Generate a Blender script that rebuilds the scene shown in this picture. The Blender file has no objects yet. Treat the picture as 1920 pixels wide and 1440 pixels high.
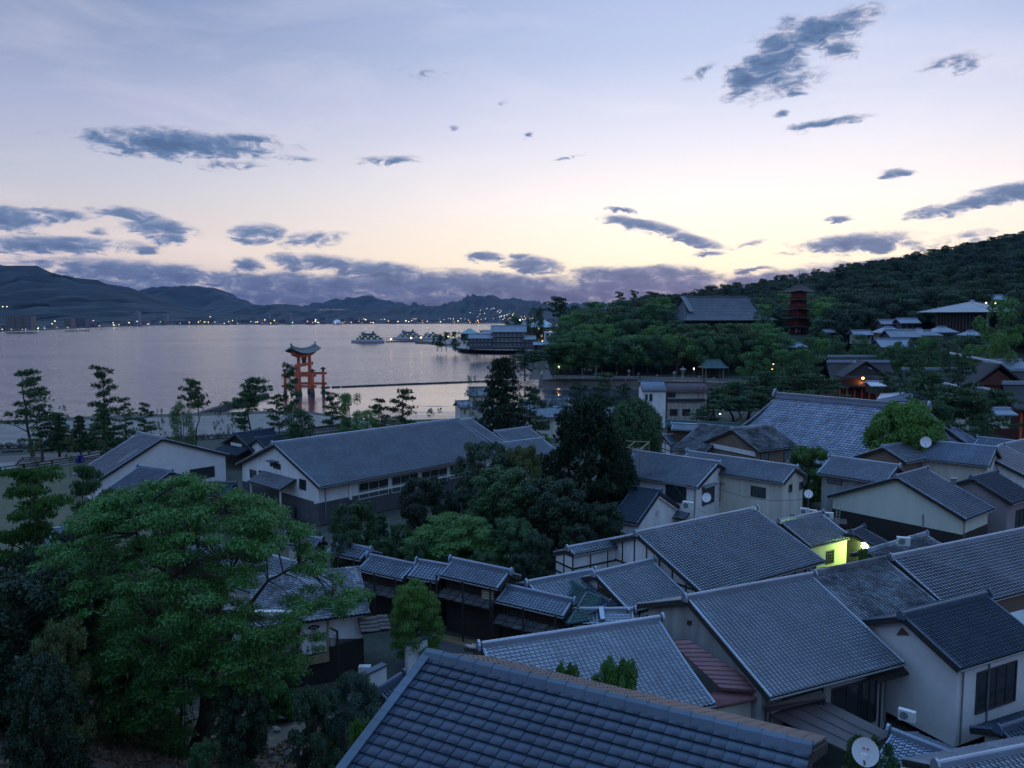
import bpy, math, random
import numpy as np
from mathutils import Vector, Matrix
C = bpy.context.scene.collection
sc = bpy.context.scene
R = math.radians
# ------------------------------------------------------------------ camera
F = 1450.0; HY = 594.0; CZ = 26.0            # focal length (pixels of a 1920 wide frame), horizon row, eye height above the sea
PH = math.atan((720 - HY) / F)
cam_d = bpy.data.cameras.new('camera'); cam = bpy.data.objects.new('camera', cam_d); C.objects.link(cam)
cam_d.sensor_width = 36; cam_d.lens = 36 * F / 1920; cam_d.clip_start = 0.3; cam_d.clip_end = 30000
cam.location = (0, 0, CZ); cam.rotation_euler = (math.pi / 2 - PH, 0, 0)
sc.camera = cam
FW = np.array([0, math.cos(PH), -math.sin(PH)]); UP = np.array([0, math.sin(PH), math.cos(PH)])
def ray(px, py): return FW + (px - 960) / F * np.array([1., 0, 0]) + (720 - py) / F * UP
def atz(px, py, z):
    d = ray(px, py); return np.array([0, 0, CZ]) + d * ((z - CZ) / d[2])
def aty(px, py, Y):
    d = ray(px, py); return np.array([0, 0, CZ]) + d * (Y / d[1])
def onplane(px, py, P, n):
    d = ray(px, py); o = np.array([0, 0, CZ]); t = np.dot(np.array(P) - o, n) / np.dot(d, n); return o + d * t
def proj(p):
    q = np.asarray(p, float) - np.array([0, 0, CZ]); w = q @ FW
    return 960 + F * q[0] / w, 720 - F * (q @ UP) / w, w

# ------------------------------------------------------------------ render look
sc.view_settings.view_transform = 'Standard'; sc.view_settings.look = 'None'
sc.view_settings.gamma = 1; sc.view_settings.exposure = 0.45
try: sc.view_settings.use_curve_mapping = False
except Exception: pass
sc.cycles.max_bounces = 6; sc.cycles.diffuse_bounces = 2; sc.cycles.glossy_bounces = 3
sc.cycles.transmission_bounces = 3; sc.cycles.transparent_max_bounces = 4; sc.cycles.volume_bounces = 0
sc.cycles.sample_clamp_indirect = 3; sc.cycles.caustics_reflective = False; sc.cycles.caustics_refractive = False

# ------------------------------------------------------------------ world: dusk sky
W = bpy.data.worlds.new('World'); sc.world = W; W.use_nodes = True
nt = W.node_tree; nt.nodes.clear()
class NB:
    def __init__(s, nt): s.nt = nt
    def n(s, t, **kw):
        x = s.nt.nodes.new(t)
        for k, v in kw.items(): setattr(x, k, v)
        return x
    def link(s, a, b): s.nt.links.new(a, b)
    def put(s, sock, v):
        if isinstance(v, bpy.types.NodeSocket): s.link(v, sock)
        else: sock.default_value = v
    def math(s, op, a, b=None, c=None, clamp=False):
        x = s.n('ShaderNodeMath', operation=op); x.use_clamp = clamp
        s.put(x.inputs[0], a)
        if b is not None: s.put(x.inputs[1], b)
        if c is not None: s.put(x.inputs[2], c)
        return x.outputs[0]
    def mix(s, fac, a, b, mode='MIX'):
        x = s.n('ShaderNodeMix', data_type='RGBA', blend_type=mode)
        s.put(x.inputs[0], fac); s.put(x.inputs[6], a); s.put(x.inputs[7], b); return x.outputs[2]
    def ramp(s, fac, stops, interp='LINEAR'):
        x = s.n('ShaderNodeValToRGB'); cr = x.color_ramp; cr.interpolation = interp
        while len(cr.elements) < len(stops): cr.elements.new(1)
        for e, (p, c) in zip(cr.elements, stops):
            e.position = p; e.color = (c[0], c[1], c[2], 1) if not np.isscalar(c) else (c, c, c, 1)
        s.put(x.inputs[0], fac); return x.outputs[0]
    def noise(s, vec, scale, detail=4, rough=.55, dist=0, dim='3D'):
        x = s.n('ShaderNodeTexNoise'); x.noise_dimensions = dim
        if vec is not None: s.link(vec, x.inputs['Vector'])
        x.inputs['Scale'].default_value = scale; x.inputs['Detail'].default_value = detail
        x.inputs['Roughness'].default_value = rough; x.inputs['Distortion'].default_value = dist
        return x.outputs[0]
b = NB(nt)
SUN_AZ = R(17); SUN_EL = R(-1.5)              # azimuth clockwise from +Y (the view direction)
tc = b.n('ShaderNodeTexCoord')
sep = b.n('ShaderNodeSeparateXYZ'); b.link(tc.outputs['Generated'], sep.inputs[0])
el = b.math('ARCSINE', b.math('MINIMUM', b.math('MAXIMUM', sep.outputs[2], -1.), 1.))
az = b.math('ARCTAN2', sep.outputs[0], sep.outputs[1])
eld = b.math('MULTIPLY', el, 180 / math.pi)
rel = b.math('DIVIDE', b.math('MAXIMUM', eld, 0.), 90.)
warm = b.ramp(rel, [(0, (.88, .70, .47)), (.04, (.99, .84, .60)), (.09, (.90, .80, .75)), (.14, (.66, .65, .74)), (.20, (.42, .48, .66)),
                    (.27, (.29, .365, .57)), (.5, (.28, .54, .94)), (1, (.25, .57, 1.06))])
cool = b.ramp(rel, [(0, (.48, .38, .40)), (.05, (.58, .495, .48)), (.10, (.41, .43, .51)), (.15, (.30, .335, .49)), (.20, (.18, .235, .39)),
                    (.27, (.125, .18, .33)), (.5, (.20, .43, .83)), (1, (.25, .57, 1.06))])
back = b.ramp(rel, [(0, (.13, .16, .25)), (.12, (.20, .28, .45)), (.3, (.23, .37, .68)), (1, (.25, .57, 1.06))])  # unseen sky overhead and behind raised as added fill for the land
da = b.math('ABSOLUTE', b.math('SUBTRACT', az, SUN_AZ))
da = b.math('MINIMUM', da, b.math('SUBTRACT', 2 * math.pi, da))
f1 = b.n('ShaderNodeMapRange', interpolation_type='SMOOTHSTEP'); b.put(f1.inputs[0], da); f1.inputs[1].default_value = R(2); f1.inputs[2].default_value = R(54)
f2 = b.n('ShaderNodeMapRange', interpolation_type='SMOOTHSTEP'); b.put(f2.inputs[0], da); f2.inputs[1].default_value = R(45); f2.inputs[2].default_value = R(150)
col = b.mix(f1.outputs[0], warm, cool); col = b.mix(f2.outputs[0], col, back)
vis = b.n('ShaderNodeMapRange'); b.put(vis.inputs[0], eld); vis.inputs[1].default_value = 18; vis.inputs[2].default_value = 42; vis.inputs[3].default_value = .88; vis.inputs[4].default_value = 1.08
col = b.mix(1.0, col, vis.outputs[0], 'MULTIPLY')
# faint large-scale streaks of thin cirrus
cv = b.n('ShaderNodeCombineXYZ'); b.put(cv.inputs[0], az); b.put(cv.inputs[1], b.math('MULTIPLY', el, 3.4))
cir = b.noise(cv.outputs[0], 3.2, 6, .6, .5)
col = b.mix(b.math('MULTIPLY', b.math('SUBTRACT', cir, .5), .55, clamp=True), col, (.95, .82, .80, 1))
# clouds: az/el ellipses broken up by noise, plus a low bank running right round the horizon
ncv = b.n('ShaderNodeCombineXYZ'); b.put(ncv.inputs[0], az); b.put(ncv.inputs[1], b.math('MULTIPLY', el, 2.5))
nz = b.noise(ncv.outputs[0], 15, 9, .66, .25)
nz2 = b.noise(ncv.outputs[0], 40, 7, .62, .7)
pos = b.n('ShaderNodeCombineXYZ'); b.put(pos.inputs[0], b.math('ADD', az, b.math('MULTIPLY', b.math('SUBTRACT', nz, .5), .05)))
b.put(pos.inputs[1], b.math('ADD', el, b.math('MULTIPLY', b.math('SUBTRACT', nz2, .5), .016)))
CL = [(345,270,185,25,-2,1),(470,262,55,9,0,.9),(425,307,75,12,0,.42),(552,297,58,8,4,.5),(735,301,62,10,-4,.6),(800,135,70,12,0,.28),(935,192,26,7,-8,.35),
 (1450,110,75,46,-34,1),(1540,62,95,26,-14,1),(1395,150,45,22,-35,.9),(1575,92,36,16,8,.8),(1480,160,80,20,-12,.55),(1310,140,40,10,-30,.35),(1775,115,62,13,-4,.48),(1826,120,22,9,-20,.5),(1550,230,76,9,-5,.8),(1465,213,15,8,0,.8),
 (1677,327,40,9,3,.9),(1830,380,105,13,-10,.95),(1895,362,70,15,-6,1),(1572,411,30,6,0,.7),(1600,456,118,19,-2,.95),(1410,506,42,7,-4,.9),(1160,393,34,6,4,.85),(1210,425,90,13,12,1),
 (1290,448,70,11,14,.9),(1330,476,34,5,0,.7),(1400,458,45,6,-8,.5),(1075,294,45,4,-6,.45),(995,252,12,6,0,.5),(850,238,14,5,0,.4),(482,437,52,18,-4,1),(598,447,58,18,-8,.55),(235,402,66,14,5,.8),(300,428,64,18,6,.95),(318,446,36,12,0,.9),
 (118,404,44,12,0,.85),(22,416,52,22,0,.95),(90,459,140,16,-2,1),(270,466,46,8,-6,.6),(180,432,20,10,0,.4),(260,510,190,21,3,1),(460,498,34,15,0,1),(590,492,90,17,2,.9),(720,512,110,22,5,1),(912,482,38,11,2,1),
 (1000,500,60,20,0,.95),(980,482,30,9,0,.6),(1190,518,145,21,-1,1),(620,538,340,24,2,1),(900,538,330,30,2,1.05),(1060,552,330,30,0,1),(760,572,460,30,0,1),(300,552,300,26,3,.95),(560,560,320,24,0,.9),(1180,540,220,26,-3,1),(1440,530,170,22,-8,.85),(1620,506,120,15,-7,.85),(1520,545,220,24,-6,.8),(1790,448,70,12,-8,.5),(1830,480,100,20,-10,.7)]
dens = None
for (px, py, a, c, rot, st) in CL:
    d = ray(px, py); d = d / np.linalg.norm(d); A = math.atan2(d[0], d[1]); E = math.asin(d[2])
    m = b.n('ShaderNodeMapping', vector_type='TEXTURE'); b.link(pos.outputs[0], m.inputs[0])
    m.inputs[1].default_value = (A, E, 0); m.inputs[2].default_value = (0, 0, R(-rot)); m.inputs[3].default_value = (a * 1.22 / F, c * 1.3 / F, 1)
    l = b.n('ShaderNodeVectorMath', operation='LENGTH'); b.link(m.outputs[0], l.inputs[0])
    v = b.math('MULTIPLY_ADD', l.outputs['Value'], -st, st)
    dens = v if dens is None else b.math('MAXIMUM', dens, v)
bank = b.math('MULTIPLY_ADD', b.math('ABSOLUTE', b.math('SUBTRACT', eld, 1.6)), -.22, .62)          # horizon bank, all azimuths
side = b.n('ShaderNodeMapRange'); b.put(side.inputs[0], b.math('ABSOLUTE', az)); side.inputs[1].default_value = R(34); side.inputs[2].default_value = R(46)
dens = b.math('MAXIMUM', dens, b.math('MULTIPLY', bank, side.outputs[0]))
cd = b.math('ADD', b.math('MULTIPLY', dens, 1.6), b.math('MULTIPLY', b.math('SUBTRACT', b.math('ADD', b.math('MULTIPLY', nz, .62), b.math('MULTIPLY', nz2, .38)), .515), 3.3))
cm = b.n('ShaderNodeMapRange', interpolation_type='SMOOTHSTEP'); b.put(cm.inputs[0], cd); cm.inputs[1].default_value = .02; cm.inputs[2].default_value = .75
pres = b.n('ShaderNodeMapRange', interpolation_type='SMOOTHSTEP'); b.put(pres.inputs[0], dens); pres.inputs[1].default_value = 0; pres.inputs[2].default_value = .16
alpha = b.math('MULTIPLY', b.math('MULTIPLY', cm.outputs[0], pres.outputs[0]), .97)
cc = b.ramp(b.math('MULTIPLY_ADD', b.math('SUBTRACT', nz2, .5), 1.6, b.math('MULTIPLY', cd, .55)), [(0, (.44, .41, .48)), (.25, (.20, .235, .35)), (.55, (.075, .135, .26)), (1, (.040, .085, .19))])
lowc = b.n('ShaderNodeMapRange'); b.put(lowc.inputs[0], eld); lowc.inputs[1].default_value = 0; lowc.inputs[2].default_value = 4.5; lowc.inputs[3].default_value = .50; lowc.inputs[4].default_value = .95
cc = b.mix(1.0, cc, lowc.outputs[0], 'MULTIPLY')
col = b.mix(alpha, col, cc)
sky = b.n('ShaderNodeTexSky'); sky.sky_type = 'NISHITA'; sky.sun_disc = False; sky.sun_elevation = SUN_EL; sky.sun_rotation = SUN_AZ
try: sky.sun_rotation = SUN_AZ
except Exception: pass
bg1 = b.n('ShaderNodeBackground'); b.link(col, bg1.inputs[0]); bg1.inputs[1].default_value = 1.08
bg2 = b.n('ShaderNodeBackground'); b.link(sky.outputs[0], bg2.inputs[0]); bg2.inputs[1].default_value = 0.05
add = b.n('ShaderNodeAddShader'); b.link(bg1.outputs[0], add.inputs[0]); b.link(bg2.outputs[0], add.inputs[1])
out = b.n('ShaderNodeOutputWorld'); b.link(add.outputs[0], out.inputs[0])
try: W.cycles.sampling_method = 'MANUAL'; W.cycles.sample_map_resolution = 512
except Exception: pass
# sun: already at the horizon, only a weak soft warm glow is left
sl = bpy.data.lights.new('sun', 'SUN'); sl.energy = 0.05; sl.angle = R(12); sl.color = (1, .72, .5)
so = bpy.data.objects.new('sun', sl); C.objects.link(so)
so.rotation_euler = (math.pi / 2 - R(3), 0, math.pi - SUN_AZ)

# ------------------------------------------------------------------ materials
MATS = {}
def mat(name, col, rough=.7, var=.25, scale=3., bump=0., bscale=20., metal=0., spec=.5, rnd=0., obj_rnd=0., col2=None, emit=None, estr=0, objco=True, aniso=None):
    if name in MATS: return MATS[name]
    m = bpy.data.materials.new(name); m.use_nodes = True; t = m.node_tree; q = NB(t)
    p = t.nodes['Principled BSDF']; p.inputs['Roughness'].default_value = rough; p.inputs['Metallic'].default_value = metal
    p.inputs['Specular IOR Level'].default_value = spec
    ge = q.n('ShaderNodeNewGeometry')
    vec = ge.outputs['Position']
    if aniso:
        mp = q.n('ShaderNodeMapping'); q.link(vec, mp.inputs[0]); mp.inputs[3].default_value = aniso; vec = mp.outputs[0]
    c1 = (*col, 1); c2 = (*(col2 if col2 else [x * (1 - var) for x in col]), 1)
    n = q.noise(vec, scale, 6, .65)
    f = q.n('ShaderNodeMapRange'); q.put(f.inputs[0], n); f.inputs[1].default_value = .35; f.inputs[2].default_value = .65
    c = q.mix(f.outputs[0], c1, c2)
    if rnd:
        a = q.n('ShaderNodeAttribute', attribute_name='rnd')
        oi = q.n('ShaderNodeObjectInfo')
        r = q.math('FRACT', q.math('ADD', a.outputs['Fac'], oi.outputs['Random'])) if obj_rnd else a.outputs['Fac']
        k = q.math('MULTIPLY_ADD', r, rnd, 1 - rnd / 2)
        c = q.mix(1., c, k, 'MULTIPLY')
    elif obj_rnd:
        oi = q.n('ShaderNodeObjectInfo'); k = q.math('MULTIPLY_ADD', oi.outputs['Random'], obj_rnd, 1 - obj_rnd / 2)
        c = q.mix(1., c, k, 'MULTIPLY')
    q.link(c, p.inputs['Base Color'])
    if bump:
        bn = q.noise(vec, bscale, 5, .6); bm = q.n('ShaderNodeBump'); bm.inputs['Strength'].default_value = bump; bm.inputs['Distance'].default_value = .05
        q.link(bn, bm.inputs['Height']); q.link(bm.outputs[0], p.inputs['Normal'])
    if emit: p.inputs['Emission Color'].default_value = (*emit, 1); p.inputs['Emission Strength'].default_value = estr
    MATS[name] = m; return m
def leafmat(name, col, col2, rough=.5, trans=.25):
    if name in MATS: return MATS[name]
    m = bpy.data.materials.new(name); m.use_nodes = True; t = m.node_tree; q = NB(t)
    p = t.nodes['Principled BSDF']; p.inputs['Roughness'].default_value = rough; p.inputs['Specular IOR Level'].default_value = .35
    a = q.n('ShaderNodeAttribute', attribute_name='rnd'); oi = q.n('ShaderNodeObjectInfo')
    c = q.mix(a.outputs['Fac'], (*col, 1), (*col2, 1))
    k = q.math('MULTIPLY_ADD', oi.outputs['Random'], .5, .75); c = q.mix(1., c, k, 'MULTIPLY')
    q.link(c, p.inputs['Base Color'])
    tr = q.n('ShaderNodeBsdfTranslucent'); q.link(c, tr.inputs[0])
    ms = q.n('ShaderNodeMixShader'); ms.inputs[0].default_value = trans; q.link(p.outputs[0], ms.inputs[1]); q.link(tr.outputs[0], ms.inputs[2])
    q.link(ms.outputs[0], t.nodes['Material Output'].inputs[0]); MATS[name] = m; return m
TILE = mat('tile_silver', (.33, .375, .45), .36, .22, .5, rnd=.22, obj_rnd=1, bump=.1, bscale=60, spec=.7, metal=.55)
TILEOLD = mat('tile_weathered', (.27, .295, .34), .5, .5, .55, rnd=.8, obj_rnd=1, bump=.3, bscale=30, col2=(.05, .058, .07))
TILEDK = mat('tile_dark', (.05, .078, .12), .40, .25, 1., rnd=.2, obj_rnd=1, bump=.15, bscale=80, spec=.6)
TILEBL = mat('tile_bluegrey', (.25, .30, .39), .36, .25, .5, rnd=.25, obj_rnd=1, bump=.15, bscale=60, spec=.6, metal=.5)
TILEPALE = mat('tile_temple', (.27, .31, .41), .5, .25, .4, rnd=.5, obj_rnd=1)
def temple_tile():
    m = TILEPALE; t = m.node_tree; q = NB(t); p = t.nodes['Principled BSDF']
    src = p.inputs['Base Color'].links[0].from_socket
    ge = q.n('ShaderNodeNewGeometry'); a = q.noise(ge.outputs[0], 1.1, 5, .7); c = q.noise(ge.outputs[0], 6.5, 2, .5)
    k = q.math('GREATER_THAN', q.math('ADD', q.math('MULTIPLY', a, .8), q.math('MULTIPLY', c, .5)), .78)
    q.link(q.mix(k, src, (.05, .06, .085, 1)), p.inputs['Base Color'])
temple_tile()
COPPER = mat('copper_green', (.06, .14, .145), .5, .3, 1.2, rnd=.4)
BARK = mat('bark_thatch', (.04, .038, .042), .9, .35, .8, bump=.4, bscale=12)
REDMETAL = mat('red_sheet_metal', (.19, .075, .085), .5, .25, 1.2)
BROWNMETAL = mat('brown_sheet_metal', (.085, .065, .07), .55, .3, .9)
WHITE = mat('white_plaster', (.66, .67, .67), .85, .22, 1.1, bump=.1, bscale=8, aniso=(1, 1, .22))
PLASTERL = mat('white_render', (.60, .60, .60), .9, .12, .9, bump=.5, bscale=25)
CREAM = mat('cream_render', (.52, .51, .45), .85, .28, 1.2, bump=.1, aniso=(1, 1, .2))
GREYW = mat('grey_render', (.30, .31, .31), .85, .35, 1.3, bump=.1, aniso=(1, 1, .2))
GREYDK = mat('dark_slate_cladding', (.065, .07, .08), .8, .3, .8)
BROWNW = mat('brown_mortar', (.19, .14, .105), .9, .2, .7)
LAMPTINTW = mat('lamp_tinted_plaster', (.60, .60, .36), .85, .15, .8, aniso=(1, 1, .2))  # cream plaster with the street lamp's yellow cast mixed into its colour
MAUVEW = mat('mauve_render', (.26, .23, .25), .85, .2, .5)
PALEG = mat('pale_grey_green_render', (.52, .56, .49), .85, .12, .8, aniso=(1, 1, .2))
WOODDK = mat('dark_timber', (.022, .018, .016), .75, .4, 4, bump=.2, bscale=30)
WOODMD = mat('brown_timber', (.085, .055, .035), .7, .35, 4, bump=.2, bscale=30)
WOODLT = mat('pale_timber', (.30, .22, .14), .7, .3, 3)
FRAMEDK = mat('dark_window_frame', (.035, .035, .04), .5, .1)
FRAMEWH = mat('white_window_frame', (.5, .5, .5), .5, .1)
GLASS = mat('window_glass', (.03, .036, .042), .12, .4, .6, spec=.8)
GLASSP = mat('frosted_window_glass', (.16, .18, .20), .25, .3, .6, spec=.6)
METALW = mat('white_painted_metal', (.55, .56, .56), .45, .1)
METALG = mat('grey_metal', (.16, .17, .18), .5, .2)
STONE = mat('grey_granite', (.22, .215, .205), .85, .35, 2.5, bump=.4, bscale=12)
STONEDK = mat('dark_mossy_stone', (.075, .075, .07), .9, .5, 1.5, bump=.6, bscale=8)
VERM = mat('vermilion_paint', (.50, .085, .028), .65, .3, .9, col2=(.42, .085, .035))
VERMDK = mat('aged_vermilion', (.27, .045, .03), .7, .3, 1)
TRUNK = mat('tree_bark', (.06, .045, .035), .9, .4, 4, bump=.6, bscale=14)
def glow(name, c, s): return mat(name, (.8, .8, .8), .5, 0, emit=c, estr=s)

# ------------------------------------------------------------------ mesh building
class MB:
    def __init__(s): s.v = []; s.f = []; s.a = []; s.nv = 0
    def add(s, V, Fa, rnd=None):
        V = np.asarray(V, float).reshape(-1, 3); s.v.append(V)
        for f in Fa: s.f.append(tuple(i + s.nv for i in f))
        s.nv += len(V)
    def box(s, c, sx, sy, sz, ex=(1, 0, 0), ey=(0, 1, 0), ez=(0, 0, 1)):
        c = np.array(c, float); ex, ey, ez = (np.array(k, float) for k in (ex, ey, ez))
        P = [c + ex * sx / 2 * i + ey * sy / 2 * j + ez * sz / 2 * k for k in (-1, 1) for j in (-1, 1) for i in (-1, 1)]
        s.add(P, [(0, 2, 3, 1), (4, 5, 7, 6), (0, 1, 5, 4), (1, 3, 7, 5), (3, 2, 6, 7), (2, 0, 4, 6)]); return s
    def bar(s, p, q, w, h=None, up=(0, 0, 1)):
        p = np.array(p, float); q = np.array(q, float); d = q - p; L = np.linalg.norm(d)
        if L < 1e-6: return s
        d /= L; x = np.cross(d, up)
        if np.linalg.norm(x) < 1e-3: x = np.cross(d, (1, 0, 0))
        x /= np.linalg.norm(x); y = np.cross(x, d)
        return s.box((p + q) / 2, w, L, h or w, x, d, y)
    def tube(s, pts, rad, n=8, cap=True):
        pts = [np.array(p, float) for p in pts]; rad = [rad] * len(pts) if np.isscalar(rad) else rad
        V = []; Fa = []
        for i, p in enumerate(pts):
            d = pts[min(i + 1, len(pts) - 1)] - pts[max(i - 1, 0)]; d /= (np.linalg.norm(d) + 1e-9)
            x = np.cross(d, (0, 0, 1) if abs(d[2]) < .9 else (1, 0, 0)); x /= np.linalg.norm(x); y = np.cross(d, x)
            for k in range(n):
                a = 2 * math.pi * k / n; V.append(p + rad[i] * (math.cos(a) * x + math.sin(a) * y))
        for i in range(len(pts) - 1):
            for k in range(n): Fa.append((i * n + k, i * n + (k + 1) % n, (i + 1) * n + (k + 1) % n, (i + 1) * n + k))
        if cap: Fa.append(tuple(range(n - 1, -1, -1))); Fa.append(tuple((len(pts) - 1) * n + k for k in range(n)))
        s.add(V, Fa); return s
    def lathe(s, base, prof, n=8, rot=0, ax=None):
        base = np.array(base, float); V = []; Fa = []
        for (r, z) in prof:
            for k in range(n):
                a = 2 * math.pi * k / n + rot; V.append(base + (r * math.cos(a), r * math.sin(a), z))
        for i in range(len(prof) - 1):
            for k in range(n): Fa.append((i * n + k, i * n + (k + 1) % n, (i + 1) * n + (k + 1) % n, (i + 1) * n + k))
        Fa.append(tuple(range(n - 1, -1, -1))); Fa.append(tuple((len(prof) - 1) * n + k for k in range(n)))
        s.add(V, Fa); return s
    def prism(s, poly, d):
        poly = [np.array(p, float) for p in poly]; d = np.array(d, float); n = len(poly)
        s.add(poly + [p + d for p in poly], [tuple(range(n - 1, -1, -1)), tuple(range(n, 2 * n))] + [(i, (i + 1) % n, n + (i + 1) % n, n + i) for i in range(n)]); return s
    def sphere(s, c, r, n=8):
        pr = [(max(r * math.sin(math.pi * i / (n)), .001), -r * math.cos(math.pi * i / n)) for i in range(n + 1)]
        return s.lathe(c, pr, n)
    def build(s, name, m, parent=None, smooth=False, **kw):
        V = np.concatenate(s.v) if s.v else np.zeros((0, 3))
        return meshobj(name, V, s.f, m, parent, smooth, **kw)
def origin_of(parent):
    o = np.zeros(3)
    while parent is not None: o += np.array(parent.location); parent = parent.parent
    return o
def rawmesh(name, V, Fa, smooth=False, rnd=None):
    me = bpy.data.meshes.new(name)
    if isinstance(Fa, np.ndarray):
        nf, k = Fa.shape; me.vertices.add(len(V)); me.vertices.foreach_set('co', np.ascontiguousarray(V, dtype=np.float32).ravel())
        me.loops.add(nf * k); me.loops.foreach_set('vertex_index', np.ascontiguousarray(Fa, dtype=np.int32).ravel())
        me.polygons.add(nf); me.polygons.foreach_set('loop_start', np.arange(0, nf * k, k, dtype=np.int32))
        if smooth: me.polygons.foreach_set('use_smooth', np.ones(nf, dtype=bool))
        if rnd is not None:
            at = me.attributes.new('rnd', 'FLOAT', 'FACE'); at.data.foreach_set('value', np.ascontiguousarray(rnd, dtype=np.float32))
        me.update(calc_edges=True)
    else:
        me.from_pydata([tuple(v) for v in V], [], Fa)
        if smooth: me.polygons.foreach_set('use_smooth', [True] * len(me.polygons))
        me.update()
    return me
def meshobj(name, V, Fa, m, parent=None, smooth=False, rnd=None, label=None, kind=None, cat=None, group=None):
    V = np.asarray(V, float) - origin_of(parent)
    me = rawmesh(name, V, Fa, smooth, rnd)
    if m is not None: me.materials.append(m)
    o = bpy.data.objects.new(name, me); C.objects.link(o); o.parent = parent
    tag(o, label, cat, group, kind); return o
def tag(o, label=None, cat=None, group=None, kind=None):
    if label: o['label'] = label
    if cat: o['category'] = cat
    if group: o['group'] = group
    if kind: o['kind'] = kind
    return o
def thing(name, label, cat, loc, group=None):
    o = bpy.data.objects.new(name, None); o.empty_display_size = .5; C.objects.link(o); o.location = tuple(float(x) for x in loc)
    return tag(o, label, cat, group)
def copy_tree(o, parent=None):
    c = o.copy(); C.objects.link(c); c.parent = parent
    for ch in KIDS(o): copy_tree(ch, c)
    return c
def KIDS(o): return [c for c in C.objects if c.parent is o] if o.name not in KC else [C.objects[n] for n in KC[o.name]]
KC = {}
def cache(o):
    KC[o.name] = [c.name for c in C.objects if c.parent is o]
    for n in KC[o.name]: cache(C.objects[n])
def structure(o): o['kind'] = 'structure'; return o
# ------------------------------------------------------------------ roofs
PROFS = {5: ([0, .2, .45, .68, .86, 1.0], [.004, 0, .006, .04, .085, .072]), 3: ([0, .36, .76, 1.], [.004, .002, .095, .075]), 2: ([0, .6, 1.], [.03, 0, .03]), 6: ([0, .04, .06, .94, .96, 1.], [.0, .0, .006, .006, .018, .018])}
def tile_sheet(O, e, v, nrm, Lv, xl, xr, tw, th, segs, sag=0., lift=.028, rng=None, skip=None, list_only=False, jit=.004, flip=False):
    """tiles over a roof plane: O top-left corner, e along ridge, v down the slope; xl(t), xr(t) = side bounds at fraction t"""
    rng = rng or np.random.RandomState(1)
    PX, PZ = PROFS[segs]; PX = np.array(PX); PZ = np.array(PZ); n = len(PX)
    if flip: PX = 1 - PX[::-1]; PZ = PZ[::-1]
    rows = max(1, int(math.ceil(Lv / th - .05))); tiles = []
    for r in range(rows):
        y0 = r * th; y1 = min((r + 1) * th, Lv); t = (y0 + y1) / 2 / Lv
        a, c = xl(t), xr(t)
        for k in range(int(math.floor(a / tw)), int(math.ceil(c / tw))):
            x0 = k * tw; x1 = x0 + tw; cx0 = max(x0, a); cx1 = min(x1, c)
            if cx1 - cx0 < tw * .25: continue
            tiles.append((x0, cx0, cx1, y0, y1))
    T = np.array(tiles)
    cen = O + np.outer((T[:, 1] + T[:, 2]) / 2, e) + np.outer((T[:, 3] + T[:, 4]) / 2, v)
    if list_only: return T, cen
    if skip is not None: T = T[~skip]
    N = len(T); dz = rng.uniform(-jit, jit, N); dl = rng.uniform(-jit, jit, N)
    xs = np.clip(T[:, 0:1] + PX[None] * tw, T[:, 1:2], T[:, 2:3])              # N,n
    z = PZ[None] * np.ones((N, 1))
    def pt(x, y, h):
        s_ = sag * np.sin(np.pi * np.clip(y / Lv, 0, 1)) if sag else 0 * y
        h = h - s_
        return O + x[..., None] * e + y[..., None] * v + h[..., None] * nrm
    yb = np.repeat(T[:, 3:4], n, 1) - .01; yf = np.repeat(T[:, 4:5], n, 1) + .012
    A = pt(xs, yb, z * .8 + .004 + dz[:, None]); Bf = pt(xs, yf, z + lift + dz[:, None] + dl[:, None])
    Cb = pt(xs, yf - .003, z + lift - .02 + dz[:, None]); Dk = pt(xs, yf - .07, z * .7 - .012)        # thin front edge over a hollow
    V = np.stack([A, Bf, Cb, Dk], 1).reshape(-1, 3)
    base = (np.arange(N) * 4 * n)[:, None]; i = np.arange(n - 1)[None]
    f1 = np.stack([base + i, base + n + i, base + n + i + 1, base + i + 1], -1)
    f2 = np.stack([base + n + i, base + 2 * n + i, base + 2 * n + i + 1, base + n + i + 1], -1)
    f3 = np.stack([base + 2 * n + i, base + 3 * n + i, base + 3 * n + i + 1, base + 2 * n + i + 1], -1)
    Fa = np.concatenate([f1, f2, f3], 1).reshape(-1, 4)
    rn = np.repeat(rng.rand(N), 3 * (n - 1))
    return V, Fa, rn
def lod(d): return (5, 1.) if d < 56 else (3, 1.12) if d < 105 else (3, 1.3) if d < 160 else (2, 2.)
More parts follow.
